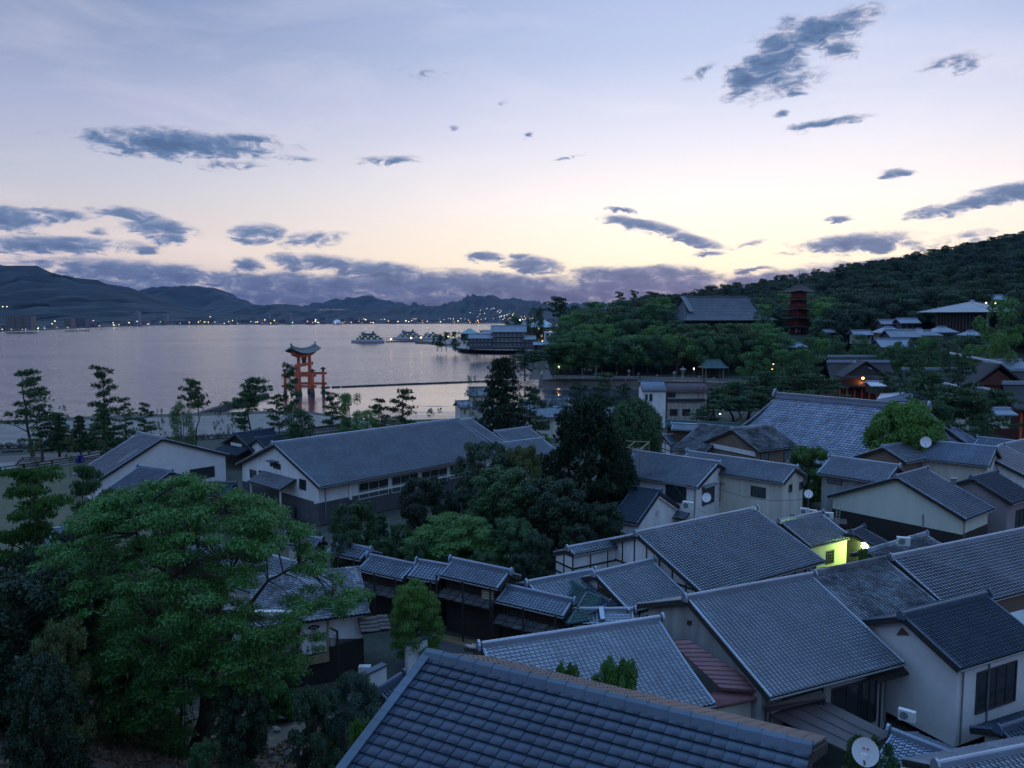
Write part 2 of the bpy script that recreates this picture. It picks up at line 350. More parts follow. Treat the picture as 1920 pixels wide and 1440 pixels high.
def roof_sheet(parent, O, e, v, nrm, Lv, xl, xr, m, tw=.27, th=.235, sag=0., seed=0, d=50, indiv=0, segs=None, name='roof_tiles', lift=None, force=None):
    sg, k = lod(d) if force is None else force
    if segs: sg = segs
    rng = np.random.RandomState(seed + 7); lift = lift if lift is not None else (.055 if d < 62 else .085)
    T, cen = tile_sheet(O, e, v, nrm, Lv, xl, xr, tw * k, th * k, sg, list_only=True)
    flip = bool(np.dot(-cen.mean(0), e) < 0)
    skip = None
    if indiv:
        p = cen - np.array([0, 0, CZ]); w = p @ FW; X = 960 + F * p[:, 0] / w; Y = 720 - F * (p @ UP) / w
        full = (T[:, 2] - T[:, 1] > tw * .98) & (T[:, 4] - T[:, 3] > th * .98)
        ok = (X > 0) & (X < 1920) & (Y > 0) & (Y < 1440) & full
        order = np.argsort(np.where(ok, w, 1e9))[:min(indiv, ok.sum())]
        skip = np.zeros(len(T), bool); skip[order] = True
        V, Fa, rn = tile_sheet(np.zeros(3), np.array([1., 0, 0]), np.array([0, -1., 0]), np.array([0, 0, 1.]), th, lambda t: 0, lambda t: tw, tw, th, sg, lift=lift, flip=flip)
        me = rawmesh('tile', V, Fa, False, np.zeros(len(Fa))); me.materials.append(m)
        o0 = origin_of(parent)
        M = np.eye(4); M[:3, 0] = e; M[:3, 1] = -v; M[:3, 2] = nrm
        for j in order:
            h = rng.uniform(-.004, .004)
            pos = O + T[j, 0] * e + T[j, 3] * v + nrm * (h - (sag * math.sin(math.pi * T[j, 3] / Lv) if sag else 0)) - o0
            M[:3, 3] = pos; q = bpy.data.objects.new('tile', me); C.objects.link(q); q.parent = parent; q.matrix_basis = Matrix(M.tolist())
    V, Fa, rn = tile_sheet(O, e, v, nrm, Lv, xl, xr, tw * k, th * k, sg, sag=sag, rng=rng, skip=skip, lift=lift, flip=flip)
    return meshobj(name, V, Fa, m, parent, False, rn, kind='stuff')
def slab(mb, O, e, v, nrm, Lv, xl, xr, th=.12, sag=0., n=1):
    n = 8 if sag else 1
    for i in range(n):
        t0, t1 = i / n, (i + 1) / n; s0 = sag * math.sin(math.pi * t0); s1 = sag * math.sin(math.pi * t1)
        P = [O + e * xl(t0) + v * Lv * t0 - nrm * (s0 + .015), O + e * xr(t0) + v * Lv * t0 - nrm * (s0 + .015), O + e * xr(t1) + v * Lv * t1 - nrm * (s1 + .015), O + e * xl(t1) + v * Lv * t1 - nrm * (s1 + .015)]
        mb.prism(P[::-1], -nrm * th)
def cap_run(mb, p, q, r=.085, seg=.3, n=6, lift=.0, sag=0., nrm=None):
    """row of half-round cap tiles from p to q, each overlapping the next"""
    p = np.array(p, float); q = np.array(q, float); L = np.linalg.norm(q - p); k = max(1, int(round(L / seg)))
    def at(t):
        o = p + (q - p) * t
        if sag: o = o - np.array(nrm) * sag * math.sin(math.pi * t)
        return o
    for i in range(k):
        a = at(i / k); c = at(min(1, (i + 1.12) / k))
        mb.tube([a, c], [r * .88, r * 1.08], n, cap=(i == k - 1 or i == 0 or seg > .2))
def ridge_stack(mb, p, q, w=.26, h=.22, d=50, r=.09):
    up = np.array([0, 0, 1.]); p = np.array(p); q = np.array(q)
    for j, (ww, z0, z1) in enumerate([(w * 1.25, 0, h * .36), (w * 1.05, h * .36, h * .7), (w * .9, h * .7, h)]):
        mb.bar(p + up * (z0 + z1) / 2, q + up * (z0 + z1) / 2, ww, (z1 - z0) * .86)
    mb.bar(p + up * h / 2, q + up * h / 2, w * .8, h)
    cap_run(mb, p + up * (h + r * .3), q + up * (h + r * .3), r, .3 if d < 70 else .6 if d < 130 else 3)
def oni(mb, p, e, s=1.):
    p = np.array(p); e = np.array(e); x = np.cross(e, (0, 0, 1)); up = np.array([0, 0, 1.])
    prof = [(-.22, -.05), (.22, -.05), (.2, .2), (.12, .36), (0, .44), (-.12, .36), (-.2, .2)]
    mb.prism([p + x * a * s + up * c * s for a, c in prof], e * .12 * s)
def solve(A, B, z, D, Cc, slope, w0=4., ew=1.0):
    """fit yaw, ridge length, half width, slope to the pixels of one rectangular roof plane (prior on the slope)"""
    R0 = atz(*A, z); R1 = atz(*B, z); d = R1 - R0; x = np.array([math.atan2(d[1], d[0]), np.linalg.norm(d), w0, math.radians(slope)])
    x0 = x.copy()
    def pts(x):
        e = np.array([math.cos(x[0]), math.sin(x[0]), 0]); n = np.array([e[1], -e[0], 0]); dn = n * x[2] - np.array([0, 0, x[2] * math.tan(x[3])])
        return e, n, R0 + e * x[1], R0 + dn, R0 + e * x[1] + dn
    def res(x):
        e, n, b1, d1, c1 = pts(x); r = []
        for P, q, w in ((b1, B, 2.), (d1, D, 1.), (c1, Cc, 1.)):
            if q is not None: u = proj(P); r += [(u[0] - q[0]) * w, (u[1] - q[1]) * w]
        return np.array(r + [(x[3] - math.radians(slope)) * 150 * ew])
    for it in range(30):
        r = res(x); J = np.stack([(res(x + np.eye(4)[i] * 1e-4) - r) / 1e-4 for i in range(4)], 1)
        dx = np.linalg.lstsq(J.T @ J + np.eye(4) * 1e-3, -J.T @ r, rcond=None)[0]; dx = np.clip(dx, -.5, .5); x = x + dx
    e, n, b1, d1, c1 = pts(x); r = res(x)
    return R0, e, n, x[1], x[2], x[3], float(np.sqrt((r[:-1] ** 2).mean()))
LOG = []
HOUSES = {}
class House: pass
def win(H, wall, x0, y0, x1, y1, style='dark', hood=False, name='window', nx=2, ny=1, pane=None, fm=None, sill=False):
    P, nr, u = H.walls[wall]; a = onplane(x0, y0, P, nr); c = onplane(x1, y1, P, nr)
    ua, uc = sorted(((a - P) @ u, (c - P) @ u)); za, zc = sorted((a[2], c[2]))
    if wall in ('f', 'b'):  # the two corners of a steep wall seen obliquely
        pass
    win3(H.root, P, nr, u, ua, uc, za, zc, style, hood, name, nx, ny, pane, fm)
def win3(root, P, nr, u, ua, uc, za, zc, style='dark', hood=False, name='window', nx=2, ny=1, pane=None, fm=None):
    z = np.array([0, 0, 1.]); P0 = np.array([P[0], P[1], 0.]); nr = np.array(nr, float); u = np.array(u, float)
    g = lambda uu, zz, o=0.: P0 + u * uu + z * zz + nr * o
    fm = fm or (FRAMEWH if style == 'white' else FRAMEDK); t = min(.08, (uc - ua) * .12)
    m = MB(); 
    for zz in (za, zc): m.bar(g(ua - t / 2, zz, .035), g(uc + t / 2, zz, .035), .09, t)
    for uu in (ua, uc): m.bar(g(uu, za + t / 2, .034), g(uu, zc - t / 2, .034), t, .08, up=nr)
    for i in range(1, nx): uu = ua + (uc - ua) * i / nx; m.bar(g(uu, za + t / 2, .03), g(uu, zc - t / 2, .03), t * .6, .05, up=nr)
    for i in range(1, ny): zz = za + (zc - za) * i / ny; m.bar(g(ua + t / 2, zz, .028), g(uc - t / 2, zz, .028), .045, t * .5)
    w = m.build(name, fm, root)
    m = MB(); m.box(g((ua + uc) / 2, (za + zc) / 2, .012), uc - ua - t * .9, zc - za - t * .9, .014, u, z, nr)
    m.build('pane', pane or GLASS, w)
    if hood:
        m = MB(); m.prism([g(ua - .15, zc + .12, .01), g(ua - .15, zc + .28, .01), g(ua - .15, zc + .14, .5), g(ua - .15, zc + .06, .5)], u * (uc - ua + .3)); m.build('hood', METALG, w)
    return w
def house(name, label, A, B, z, D, Cc, g=3., bw=None, slope=24., wall=WHITE, tile=TILE, oe=.6, ov=.35, lower=None, lowz=None, timber=None, seed=0, indiv=0, seg=None, tw=.27, th=.235, cat='house', rl=0., rr=0., group=None, ew=1., back_full=False, sag=0., ridge=True, gut=True, w0=4, rmat=None, wallmat2=None, lift=None, force=None, fw=None, body=True, rh=.22, e0=True, e1=True, bslope=None, bulk=None):
    R0, e, n, L, w, sl, rms = solve(A, B, z, D, Cc, slope, w0, ew)
    if fw is not None: w = fw
    R0 = R0 - e * rl; L = L + rl + rr
    LOG.append(f"{name:22s} R0({R0[0]:.1f},{R0[1]:.1f},{z}) L{L:.1f} w{w:.1f} slope{math.degrees(sl):.0f} eave{z - w * math.tan(sl):.1f} rms{rms:.1f}px  {label[:40]}")
    bwid = bw if bw is not None else w; sl2 = math.radians(bslope) if bslope else sl
    R1 = R0 + e * L; d = float(np.linalg.norm(((R0 + R1) / 2 + n * w / 2)[:2])); up = np.array([0, 0, 1.])
    ctr = (R0 + R1) / 2
    H = House(); H.root = thing(name, label, cat, (ctr[0], ctr[1], g), group); H.R0, H.R1, H.e, H.n, H.w, H.sl, H.L = R0, R1, e, n, w, sl, L
    vF = n * math.cos(sl) - up * math.sin(sl); nF = n * math.sin(sl) + up * math.cos(sl)
    vB = -n * math.cos(sl2) - up * math.sin(sl2); nB = -n * math.sin(sl2) + up * math.cos(sl2)
    LF = w / math.cos(sl); LB = bwid / math.cos(sl2); one = lambda t: L; zero = lambda t: 0.
    mb = MB(); slab(mb, R0, e, vF, nF, LF, zero, one, sag=sag); slab(mb, R0, e, vB, nB, LB, zero, one, sag=sag)
    rf = mb.build('roof', WOODDK, H.root)
    roof_sheet(rf, R0, e, vF, nF, LF, zero, one, tile, tw, th, sag, seed, d, indiv, segs=seg, lift=lift, force=force)
    bf = force or lod(d)
    roof_sheet(rf, R1, -e, vB, nB, LB, zero, one, tile, tw, th, sag, seed + 1, d, 0, segs=(seg if back_full else (2 if not seg else seg)), lift=lift, force=(bf if back_full else (bf[0], max(bf[1], 1.) * 1.4)))
    rm = rmat or tile
    if ridge:
        mb = MB(); ridge_stack(mb, R0 + up * .02, R1 + up * .02, d=d, h=rh)
        if e0: oni(mb, R0 - e * .1, -e, 1.1)
        if e1: oni(mb, R1 + e * .1, e, 1.1)
        mb.build('ridge', rm, rf)
        for P0_ in (R0 + e * .09, R1 - e * .09):
            for v_, n_, LL in ((vF, nF, LF), (vB, nB, LB)):
                mb = MB(); cap_run(mb, P0_ + n_ * .06, P0_ + n_ * .06 + v_ * LL, .08, .27 if d < 70 else .8, 6, sag=sag, nrm=n_); mb.build('verge', rm, rf)
    # barge boards and gutter
    for P0_ in (R0 - e * .02, R1 + e * .02):
        for v_, n_, LL in ((vF, nF, LF), (vB, nB, LB)): MB().bar(P0_ - n_ * .15, P0_ - n_ * .15 + v_ * LL, .04, .2, up=n_).build('barge_board', WOODDK, rf)
    if gut:
        mb = MB(); q0 = R0 + vF * (LF + .06) - up * .06; mb.tube([q0, q0 + e * L], .055, 6); mb.build('gutter', METALG, rf)
    # walls
    wf = w - oe; wbk = bwid - oe; zf = z - w * math.tan(sl) + oe * math.tan(sl) - .17; zb = z - bwid * math.tan(sl2) + oe * math.tan(sl2) - .17
    S = R0 + e * ov; gz = g - .3
    H.walls = {'f': (R0 + n * wf, n, e), 'b': (R0 - n * wbk, -n, e), '0': (R0 + e * ov, -e, n), '1': (R1 - e * ov, e, n)}
    H.zf = zf; H.wf = wf; H.ov = ov; H.g = g; H.rf = rf
    Lw = L - 2 * ov
    def sect(zlo, off=0.):
        a = S + n * (wf + off) - e * off; c = S - n * (wbk + off) - e * off
        return a, c
    if body:
        if lower is not None and lowz is not None:
            a, c = sect(0, .03)
            MB().prism([(a[0], a[1], gz), (a[0], a[1], lowz), (c[0], c[1], lowz), (c[0], c[1], gz)], e * (Lw + .06)).build('lower_wall', lower, H.root)
            zl = lowz
        else: zl = gz
        a, c = sect(0)
        MB().prism([(a[0], a[1], zl), (a[0], a[1], zf), (S[0], S[1], z - .2), (c[0], c[1], zb), (c[0], c[1], zl)], e * Lw).build('wall', wall, H.root)
        if timber:
            mb = MB(); k = timber
            for (base, dr, lenn, nrm_, ztop) in ((S + n * wf, -n, wf + wbk, -e, 'g'), (S + n * wf, e, Lw, n, zf), (S + e * Lw + n * wf, -n, wf + wbk, e, 'g')):
                cnt = max(2, int(lenn / k))
                for i in range(cnt + 1):
                    s_ = lenn * i / cnt; p = base + dr * s_ + nrm_ * .02
                    if ztop == 'g':
                        off = wf - s_; zt = z - .2 - (off * math.tan(sl) if off > 0 else -off * math.tan(sl2)) - .05
                    else: zt = ztop
                    mb.bar((p[0], p[1], gz), (p[0], p[1], zt), .12, .08)
                for zz in (zf - .12, zf - 1.1, g + 2.4):
                    if zz < zf + .1: mb.bar((base + nrm_ * .022) * [1, 1, 0] + up * zz, (base + dr * lenn + nrm_ * .022) * [1, 1, 0] + up * zz, .09, .11)
            mb.build('timber_frame', WOODDK, H.root)
    HOUSES[label] = H
    return H
def band(H, wall, u0, u1, z0, z1, m, name, off=.03, th=.06):
    P, nr, u = H.walls[wall]; P0 = np.array([P[0], P[1], 0.])
    MB().box(P0 + u * (u0 + u1) / 2 + nr * off + np.array([0, 0, (z0 + z1) / 2]), u1 - u0, z1 - z0, th, u, (0, 0, 1), nr).build(name, m, H.root)
def pent(root, a, c, out, drop, m, tile=True, th=.08, name='pent_roof', d=50, tw=.27, thh=.235):
    """small lean-to roof: top edge a-c, running out by vector out and down by drop"""
    a = np.array(a, float); c = np.array(c, float); e = (c - a) / np.linalg.norm(c - a); v = np.array(out, float) - np.array([0, 0, drop]); L = np.linalg.norm(v); v = v / L
    nr = np.cross(e, v); nr = nr if nr[2] > 0 else -nr; W_ = np.linalg.norm(c - a)
    mb = MB(); slab(mb, a, e, v, nr, L, lambda t: 0, lambda t: W_, th); r = mb.build(name, WOODDK if tile else m, root)
    if tile: roof_sheet(r, a, e, v, nr, L, lambda t: 0, lambda t: W_, m, tw, thh, 0, 3, d)
    return r
def hip_house(name, label, c, yaw, La, Wb, Lr, ze, zr, g, wall=WHITE, tile=TILE, oe=1., sag=0., cat='house', over=None, seed=0, group=None, inset=None, rh=.25, irimoya=False, rmat=None, roofonly=False, tw=.27, th=.235):
    """hipped roof: La x Wb eaves rectangle round c, ridge length Lr"""
    up = np.array([0, 0, 1.]); e = np.array([math.cos(yaw), math.sin(yaw), 0]); n = np.array([e[1], -e[0], 0]); c = np.array([c[0], c[1], 0.])
    d = float(np.linalg.norm(c)); H = House(); H.root = thing(name, label, cat, (c[0], c[1], g), group)
    Ra = c - e * Lr / 2 + up * zr; Rb = c + e * Lr / 2 + up * zr; mb = MB(); planes = []
    for s_, top, dr in ((1, Ra, e), (-1, Rb, -e)):
        nn = n * s_; dn = nn * Wb / 2 - up * (zr - ze); L = np.linalg.norm(dn); v = dn / L; nr = np.cross(dr, v); nr = nr if nr[2] > 0 else -nr; ex = (La - Lr) / 2
        planes.append((top, dr, v, nr, L, (lambda t, ex=ex: -ex * t), (lambda t, ex=ex: Lr + ex * t)))
    for s_, top in ((1, Rb), (-1, Ra)):
        ee = e * s_; dn = ee * (La - Lr) / 2 - up * (zr - ze); L = np.linalg.norm(dn); v = dn / L; dr = -n * s_ ; nr = np.cross(dr, v); nr = nr if nr[2] > 0 else -nr
        planes.append((top, dr, v, nr, L, (lambda t: -Wb / 2 * t), (lambda t: Wb / 2 * t)))
    for p in planes: slab(mb, *p[:5], p[5], p[6], sag=sag)
    rf = mb.build('roof', WOODDK, H.root)
    for i, p in enumerate(planes): roof_sheet(rf, *p[:5], p[5], p[6], tile, tw, th, sag, seed + i, d)
    mb = MB()
    if Lr > .3: ridge_stack(mb, Ra, Rb, d=d, h=rh, w=.3)
    for s1, Rr in ((-1, Ra), (1, Rb)):
        for s2 in (-1, 1):
            q = c + e * s1 * La / 2 + n * s2 * Wb / 2 + up * ze
            cap_run(mb, Rr + up * .08, q + up * .08, .1 if d < 150 else .16, .3 if d < 70 else 1.2, 6, sag=sag * 1.0, nrm=up)
    mb.build('ridge', rmat or tile, rf)
    H.c, H.e, H.n, H.d = c, e, n, d; H.rf = rf
    a_ = (inset if inset is not None else oe)
    if not roofonly:
        MB().box(c + up * (g - .3 + ze) / 2 + up * .02, La - 2 * a_, Wb - 2 * a_, ze - g + .3, e, n, up).build('wall', wall, H.root)
    H.walls = {'f': (c + n * (Wb / 2 - a_), n, e), 'b': (c - n * (Wb / 2 - a_), -n, e), '0': (c - e * (La / 2 - a_), -e, n), '1': (c + e * (La / 2 - a_), e, n)}
    return H
# ------------------------------------------------------------------ value noise for numpy geometry
def vnoise(x, y, seed=0):
    x = np.asarray(x, float); y = np.asarray(y, float); xi = np.floor(x).astype(int); yi = np.floor(y).astype(int); fx = x - xi; fy = y - yi
    fx = fx * fx * (3 - 2 * fx); fy = fy * fy * (3 - 2 * fy)
    def h(a, c):
        k = (a * 374761393 + c * 668265263 + seed * 974711) & 0x7fffffff; k = ((k ^ (k >> 13)) * 1274126177) & 0x7fffffff; return ((k ^ (k >> 16)) & 0xffff) / 65535.
    return (h(xi, yi) * (1 - fx) + h(xi + 1, yi) * fx) * (1 - fy) + (h(xi, yi + 1) * (1 - fx) + h(xi + 1, yi + 1) * fx) * fy
def fbm(x, y, seed=0, o=4):
    s = 0; a = .5
    for i in range(o): s = s + a * vnoise(x * 2 ** i, y * 2 ** i, seed + i); a *= .5
    return s
def grid_mesh(name, X, Y, Z, m, smooth=True, **kw):
    nr, ncol = X.shape; V = np.stack([X, Y, Z], -1).reshape(-1, 3); i = np.arange(nr - 1)[:, None] * ncol + np.arange(ncol - 1)[None]
    Fa = np.stack([i, i + 1, i + ncol + 1, i + ncol], -1).reshape(-1, 4)
    return meshobj(name, V, Fa, m, None, smooth, **kw)
def sheet(name, pts, z, m, thick=0.):
    mb = MB(); P = [(p[0], p[1], z) for p in pts]
    if thick: mb.prism([(p[0], p[1], z - thick) for p in pts], (0, 0, thick))
    else: mb.add(P, [tuple(range(len(P)))])
    o = mb.build(name, m); return structure(o)

# ------------------------------------------------------------------ sea, tidal flat, land
def watermat(name, s, rough, strength, sc_):
    m = bpy.data.materials.new(name); m.use_nodes = True; q = NB(m.node_tree); p = m.node_tree.nodes['Principled BSDF']
    p.inputs['Base Color'].default_value = (.022, .032, .055, 1); p.inputs['Roughness'].default_value = rough; p.inputs['IOR'].default_value = 1.85
    ge = q.n('ShaderNodeNewGeometry'); mp = q.n('ShaderNodeMapping'); q.link(ge.outputs[0], mp.inputs[0]); mp.inputs[3].default_value = sc_
    h = q.math('ADD', q.noise(mp.outputs[0], s, 4, .6, .3), q.math('MULTIPLY', q.noise(mp.outputs[0], s * .17, 3, .6, .5), 1.6))
    bm = q.n('ShaderNodeBump'); bm.inputs['Strength'].default_value = strength; bm.inputs['Distance'].default_value = 1.; q.link(h, bm.inputs['Height']); q.link(bm.outputs[0], p.inputs['Normal'])
    mp2 = q.n('ShaderNodeMapping'); q.link(ge.outputs[0], mp2.inputs[0]); mp2.inputs[3].default_value = (.0022, .009, 1)
    r = q.math('MULTIPLY_ADD', q.noise(mp2.outputs[0], 1., 5, .6), .22, rough - .05); q.link(r, p.inputs['Roughness'])
    return m
SEA = watermat('sea_water', .33, .09, .36, (.55, 1.25, 1)); CALM = watermat('calm_water', .35, .07, .05, (.5, 1.4, 1))
sheet('sea', [(-12000, -250), (12000, -250), (12000, 12000), (-12000, 12000)], 0., SEA)
sheet('shallow_water', [atz(*p, 0)[:2] for p in [(330, 800), (420, 757), (560, 731), (640, 726), (870, 717), (1010, 713), (1210, 709), (1900, 700)]] + [(420, 150), (-40, 100)], .004, CALM)
SAND = mat('damp_sand', (.20, .17, .15), .8, .4, .25, bump=.5, bscale=3); WETSAND = mat('wet_sand', (.10, .085, .08), .22, .4, .12, bump=.15, bscale=2, spec=.6)
GROUND = mat('village_ground', (.045, .05, .038), .95, .4, .5, bump=.5, bscale=5); ASPHALT = mat('asphalt', (.055, .055, .06), .9, .2, .8)
PATHM = mat('gravel_path', (.24, .22, .21), .9, .2, .4, bump=.4, bscale=8); GRASS = mat('dry_lawn', (.10, .085, .05), .95, .5, .35, bump=.7, bscale=9, col2=(.055, .065, .03))
SOIL = mat('hillside_soil', (.14, .098, .072), .95, .6, .6, bump=1., bscale=7, col2=(.035, .035, .022)); WOODS = mat('forest_floor', (.02, .028, .015), .95, .4, .05)
gx, gy = np.meshgrid(np.arange(-75, 230, 1.3), np.arange(150, 330, 1.1))
inn = np.clip((238 - gy) / 45, 0, 1) * np.clip((gx + 58) / 22, 0, 1)
inq = np.clip((gy - 262) / 26, 0, 1) * np.clip((gx - 2) / 12, 0, 1)
inr = np.clip((gx - 62) / 30, 0, 1) * .75
gz = -.30 + .62 * np.maximum(np.maximum(inn, inq), inr) + (fbm(gx * .09, gy * .30, 5, 5) - .5) * .75
grid_mesh('tidal_flat', gx, gy, np.minimum(gz, .6), WETSAND, kind='structure')
edge = [atz(*p, 1.2)[:2] for p in [(-900, 850), (-300, 822), (0, 800), (200, 790), (340, 786), (560, 779), (700, 800), (850, 796), (960, 786), (1060, 768), (1180, 768), (1340, 776), (1420, 765), (1600, 762), (1900, 742), (2500, 735)]]
sheet('village_ground', [(-420, 20)] + list(edge) + [(420, 20)], 2.6, GROUND, 3.2)
wl = [(-300, 862), (0, 842), (140, 837), (280, 830), (420, 822), (600, 814), (800, 812)]      # foot of the promenade wall
wallp = [atz(*p, 2.6)[:2] for p in wl]
prom = [atz(*p, 3.4)[:2] for p in [(-900, 838), (-300, 812), (0, 795), (200, 786), (340, 781), (560, 774)]]
sheet('promenade', [p for p in wallp[::-1]] + list(prom), 3.4, SAND, .9)
# breakwater: a low dark stone line across the bay, and the groyne running out from the beach
def rubble_line(name, label, pts, z, w, h, m, cat='breakwater'):
    P = [atz(*p, z) for p in pts]; mb = MB()
    for a, c in zip(P[:-1], P[1:]):
        k = max(1, int(np.linalg.norm(c - a) / 3)); rg = np.random.RandomState(int(abs(a[0])) + 3)
        for i in range(k):
            q = a + (c - a) * (i + .5) / k; dd = (c - a) / np.linalg.norm(c - a)
            mb.box(q + [0, 0, h / 2 - .3 + rg.uniform(-.05, .05)], 3.05, w * rg.uniform(.9, 1.1), h, dd, np.cross((0, 0, 1), dd))
    o = mb.build(name, m); return tag(o, label, cat)
rubble_line('breakwater', 'long low dark breakwater crossing the bay behind the red gate', [(600, 727.5), (640, 726), (760, 721), (870, 717), (960, 714)], 0, 1.0, .75, STONEDK)
rubble_line('groyne', 'dark stone groyne running from the pine beach out towards the red gate', [(290, 797), (340, 790), (400, 771), (450, 755), (500, 742)], .3, 1.6, 1.2, STONEDK)

# near hillside below the camera
def near_z(x, y):
    s_ = np.maximum(0, 37 + .8 * np.clip(-x - 1, 0, 9) - .3 * np.maximum(0, x) - y); z = 2.3 + .42 * s_
    z = z + np.clip((-x - 13) * .28, 0, 5.5) * np.clip((46 - y) / 10, 0, 1)
    return z + (fbm(np.asarray(x) * .45, np.asarray(y) * .45, 9, 5) - .5) * 1.7 * np.clip(s_ / 4, 0, 1)
gx, gy = np.meshgrid(np.arange(-95, 90, .9), np.arange(-8, 62, .9)); gz = near_z(gx, gy)
grid_mesh('hillside', gx, gy, gz, SOIL, kind='structure')

# far side of the bay: terrain given as (distance, height) profiles per picture column
PROF = {940: [(500, -2), (520, -2), (560, -2), (700, -3), (900, -3)], 1030: [(290, 2.6), (306, 2.6), (345, 5), (400, 7), (520, 6), (640, -3)], 1100: [(290, 2.6), (310, 3), (340, 10), (400, 19), (470, 15), (640, -2)], 1200: [(290, 2.6), (312, 3), (340, 12), (380, 21), (470, 22), (680, -2)],
        1260: [(288, 2.6), (312, 3), (340, 14), (360, 19), (520, 26), (720, 5)], 1370: [(286, 2.6), (305, 3), (335, 16), (390, 19), (560, 34), (780, 15)], 1480: [(280, 2.6), (300, 4), (335, 17), (380, 19), (620, 46), (850, 20)],
        1620: [(230, 2.6), (262, 5), (310, 15), (400, 26), (700, 60), (950, 30)], 1800: [(190, 2.6), (225, 8), (252, 18), (300, 21), (780, 86), (1050, 50)], 1920: [(180, 2.6), (215, 8), (250, 18), (310, 24), (820, 104), (1100, 60)],
        2150: [(170, 2.6), (200, 8), (250, 20), (340, 36), (880, 135), (1200, 80)], 2700: [(120, 2.6), (160, 8), (240, 30), (340, 55), (900, 165), (1200, 120)], 3600: [(90, 2.6), (130, 12), (200, 30), (300, 60), (900, 180), (1200, 150)]}
PK = sorted(PROF)
def terr(px, t):
    """terrain point for a picture column and a profile parameter 0..5"""
    px = np.clip(px, PK[0], PK[-1]); i = min(len(PK) - 2, max(0, np.searchsorted(PK, px) - 1)); f = (px - PK[i]) / (PK[i + 1] - PK[i]); f = f * f * (3 - 2 * f) if False else f
    def at(pr, nn):
        k = (len(pr) - 1) * t / 5.; j = min(int(k), len(pr) - 2); g_ = k - j; return pr[j][0] * (1 - g_) + pr[j + 1][0] * g_, pr[j][1] * (1 - g_) + pr[j + 1][1] * g_
    a, c = at(PROF[PK[i]], 0), at(PROF[PK[i + 1]], 0); D = a[0] * (1 - f) + c[0] * f; Z = a[1] * (1 - f) + c[1] * f
    return (px - 960) / F * D, D, Z
cols = np.concatenate([np.arange(940, 2000, 9), np.arange(2000, 3601, 40)]); ts = np.linspace(0, 5, 46)
G = np.array([[terr(p, t) for p in cols] for t in ts]); gx, gy, gz = G[..., 0], G[..., 1], G[..., 2]
gz = gz + (fbm(gx * .02, gy * .02, 3, 4) - .5) * 9 * np.clip((gz - 6) / 20, 0, 1)
grid_mesh('wooded_hill', gx, gy, gz, WOODS, kind='structure')
# shore land on the far side of the bay and the quay in front of the grove
sheet('shrine_ground', [atz(*p, 2.4)[:2] for p in [(1010, 712), (1060, 711), (1200, 712), (1320, 716), (1440, 720), (1560, 726), (1760, 748), (1920, 752), (2400, 760)]] + [(500, 100), (520, 420), (60, 480), (22, 420), (12, 330)], 2.4, SAND, 2.6)

# ------------------------------------------------------------------ mountains across the strait
MOUNT = mat('mountain_forest', (.014, .024, .026), .95, .35, .004, bump=.6, bscale=.012)
def mountain(name, pts, D, depth, seed, pw=.9, z0=0, back=1.):
    xs = np.array([p[0] for p in pts], float); ys = np.array([p[1] for p in pts], float); col = np.arange(xs[0], xs[-1] + 1, 4.)
    yy = np.interp(col, xs, ys); H_ = CZ + (HY - yy) / F * D; H_ = np.maximum(H_ + (fbm(col * .06, col * 0, seed, 4) - .47) * D * .006 + (fbm(col * .45, col * 0, seed + 3, 3) - .45) * D * .0022, 1)
    rows = np.concatenate([np.linspace(-1, 0, 26), np.linspace(0, 1, 6)[1:]]); X = []; Y = []; Z = []
    for s_ in rows:
        dd = D + depth * s_ * (1 if s_ < 0 else back); hh = H_ * (1 - abs(s_)) ** pw
        rid = .6 * (fbm(col * .05 + s_ * 1.5, np.full_like(col, s_ * 2.), seed + 20, 5) - .47) + .7 * (fbm(col * .14 - s_ * 2, np.full_like(col, s_ * 3.), seed + 30, 4) - .47)
        hh = hh * (1 + rid * 1.6 * (abs(s_) * (1 - abs(s_)) * 4) ** .7)
        X.append((col - 960) / F * D + (fbm(col * .05, col * 0 + s_ * 3, seed + 5, 3) - .5) * depth * .07); Y.append(dd + (fbm(col * .03, col * 0 + s_ * 2, seed + 9, 3) - .5) * depth * .2 * (1 - abs(s_))); Z.append(np.maximum(hh, -1) + z0)
    return grid_mesh(name, np.array(X), np.array(Y), np.array(Z), MOUNT, kind='structure')
mountain('mountain', [(-700, 500), (-400, 470), (-200, 478), (-60, 490), (0, 495), (60, 511), (95, 512), (140, 520), (190, 539), (230, 556), (270, 572), (320, 586), (380, 596), (450, 603)], 3300, 1300, 1)
mountain('mountain', [(-300, 540), (150, 545), (190, 531), (225, 541), (255, 548), (310, 543), (345, 547), (383, 538), (410, 550), (445, 562), (480, 574), (520, 568), (555, 572), (600, 581), (680, 592)], 5600, 1600, 2)
mountain('mountain', [(380, 575), (500, 575), (560, 577), (590, 574), (620, 564), (650, 561), (705, 559), (735, 565), (770, 573), (830, 584), (900, 590)], 7200, 1500, 3)
mountain('mountain', [(440, 590), (480, 580), (520, 574), (580, 582), (620, 585), (670, 576), (720, 588), (760, 594)], 4200, 900, 6)
mountain('mountain', [(700, 590), (735, 578), (775, 569), (810, 573), (840, 574), (870, 558), (900, 556), (940, 559), (965, 558), (1000, 566), (1060, 576), (1130, 582), (1300, 590), (1500, 598)], 4900, 1300, 4, pw=.8)
mountain('mountain', [(900, 575), (1100, 570), (1250, 566), (1500, 575), (1900, 560), (2600, 560), (3600, 520)], 9000, 1500, 7)
shore = [(-1600, 640), (-700, 633), (-200, 624), (0, 620), (90, 617), (190, 612), (300, 608.8), (600, 607), (900, 606), (1300, 605), (3000, 604)]
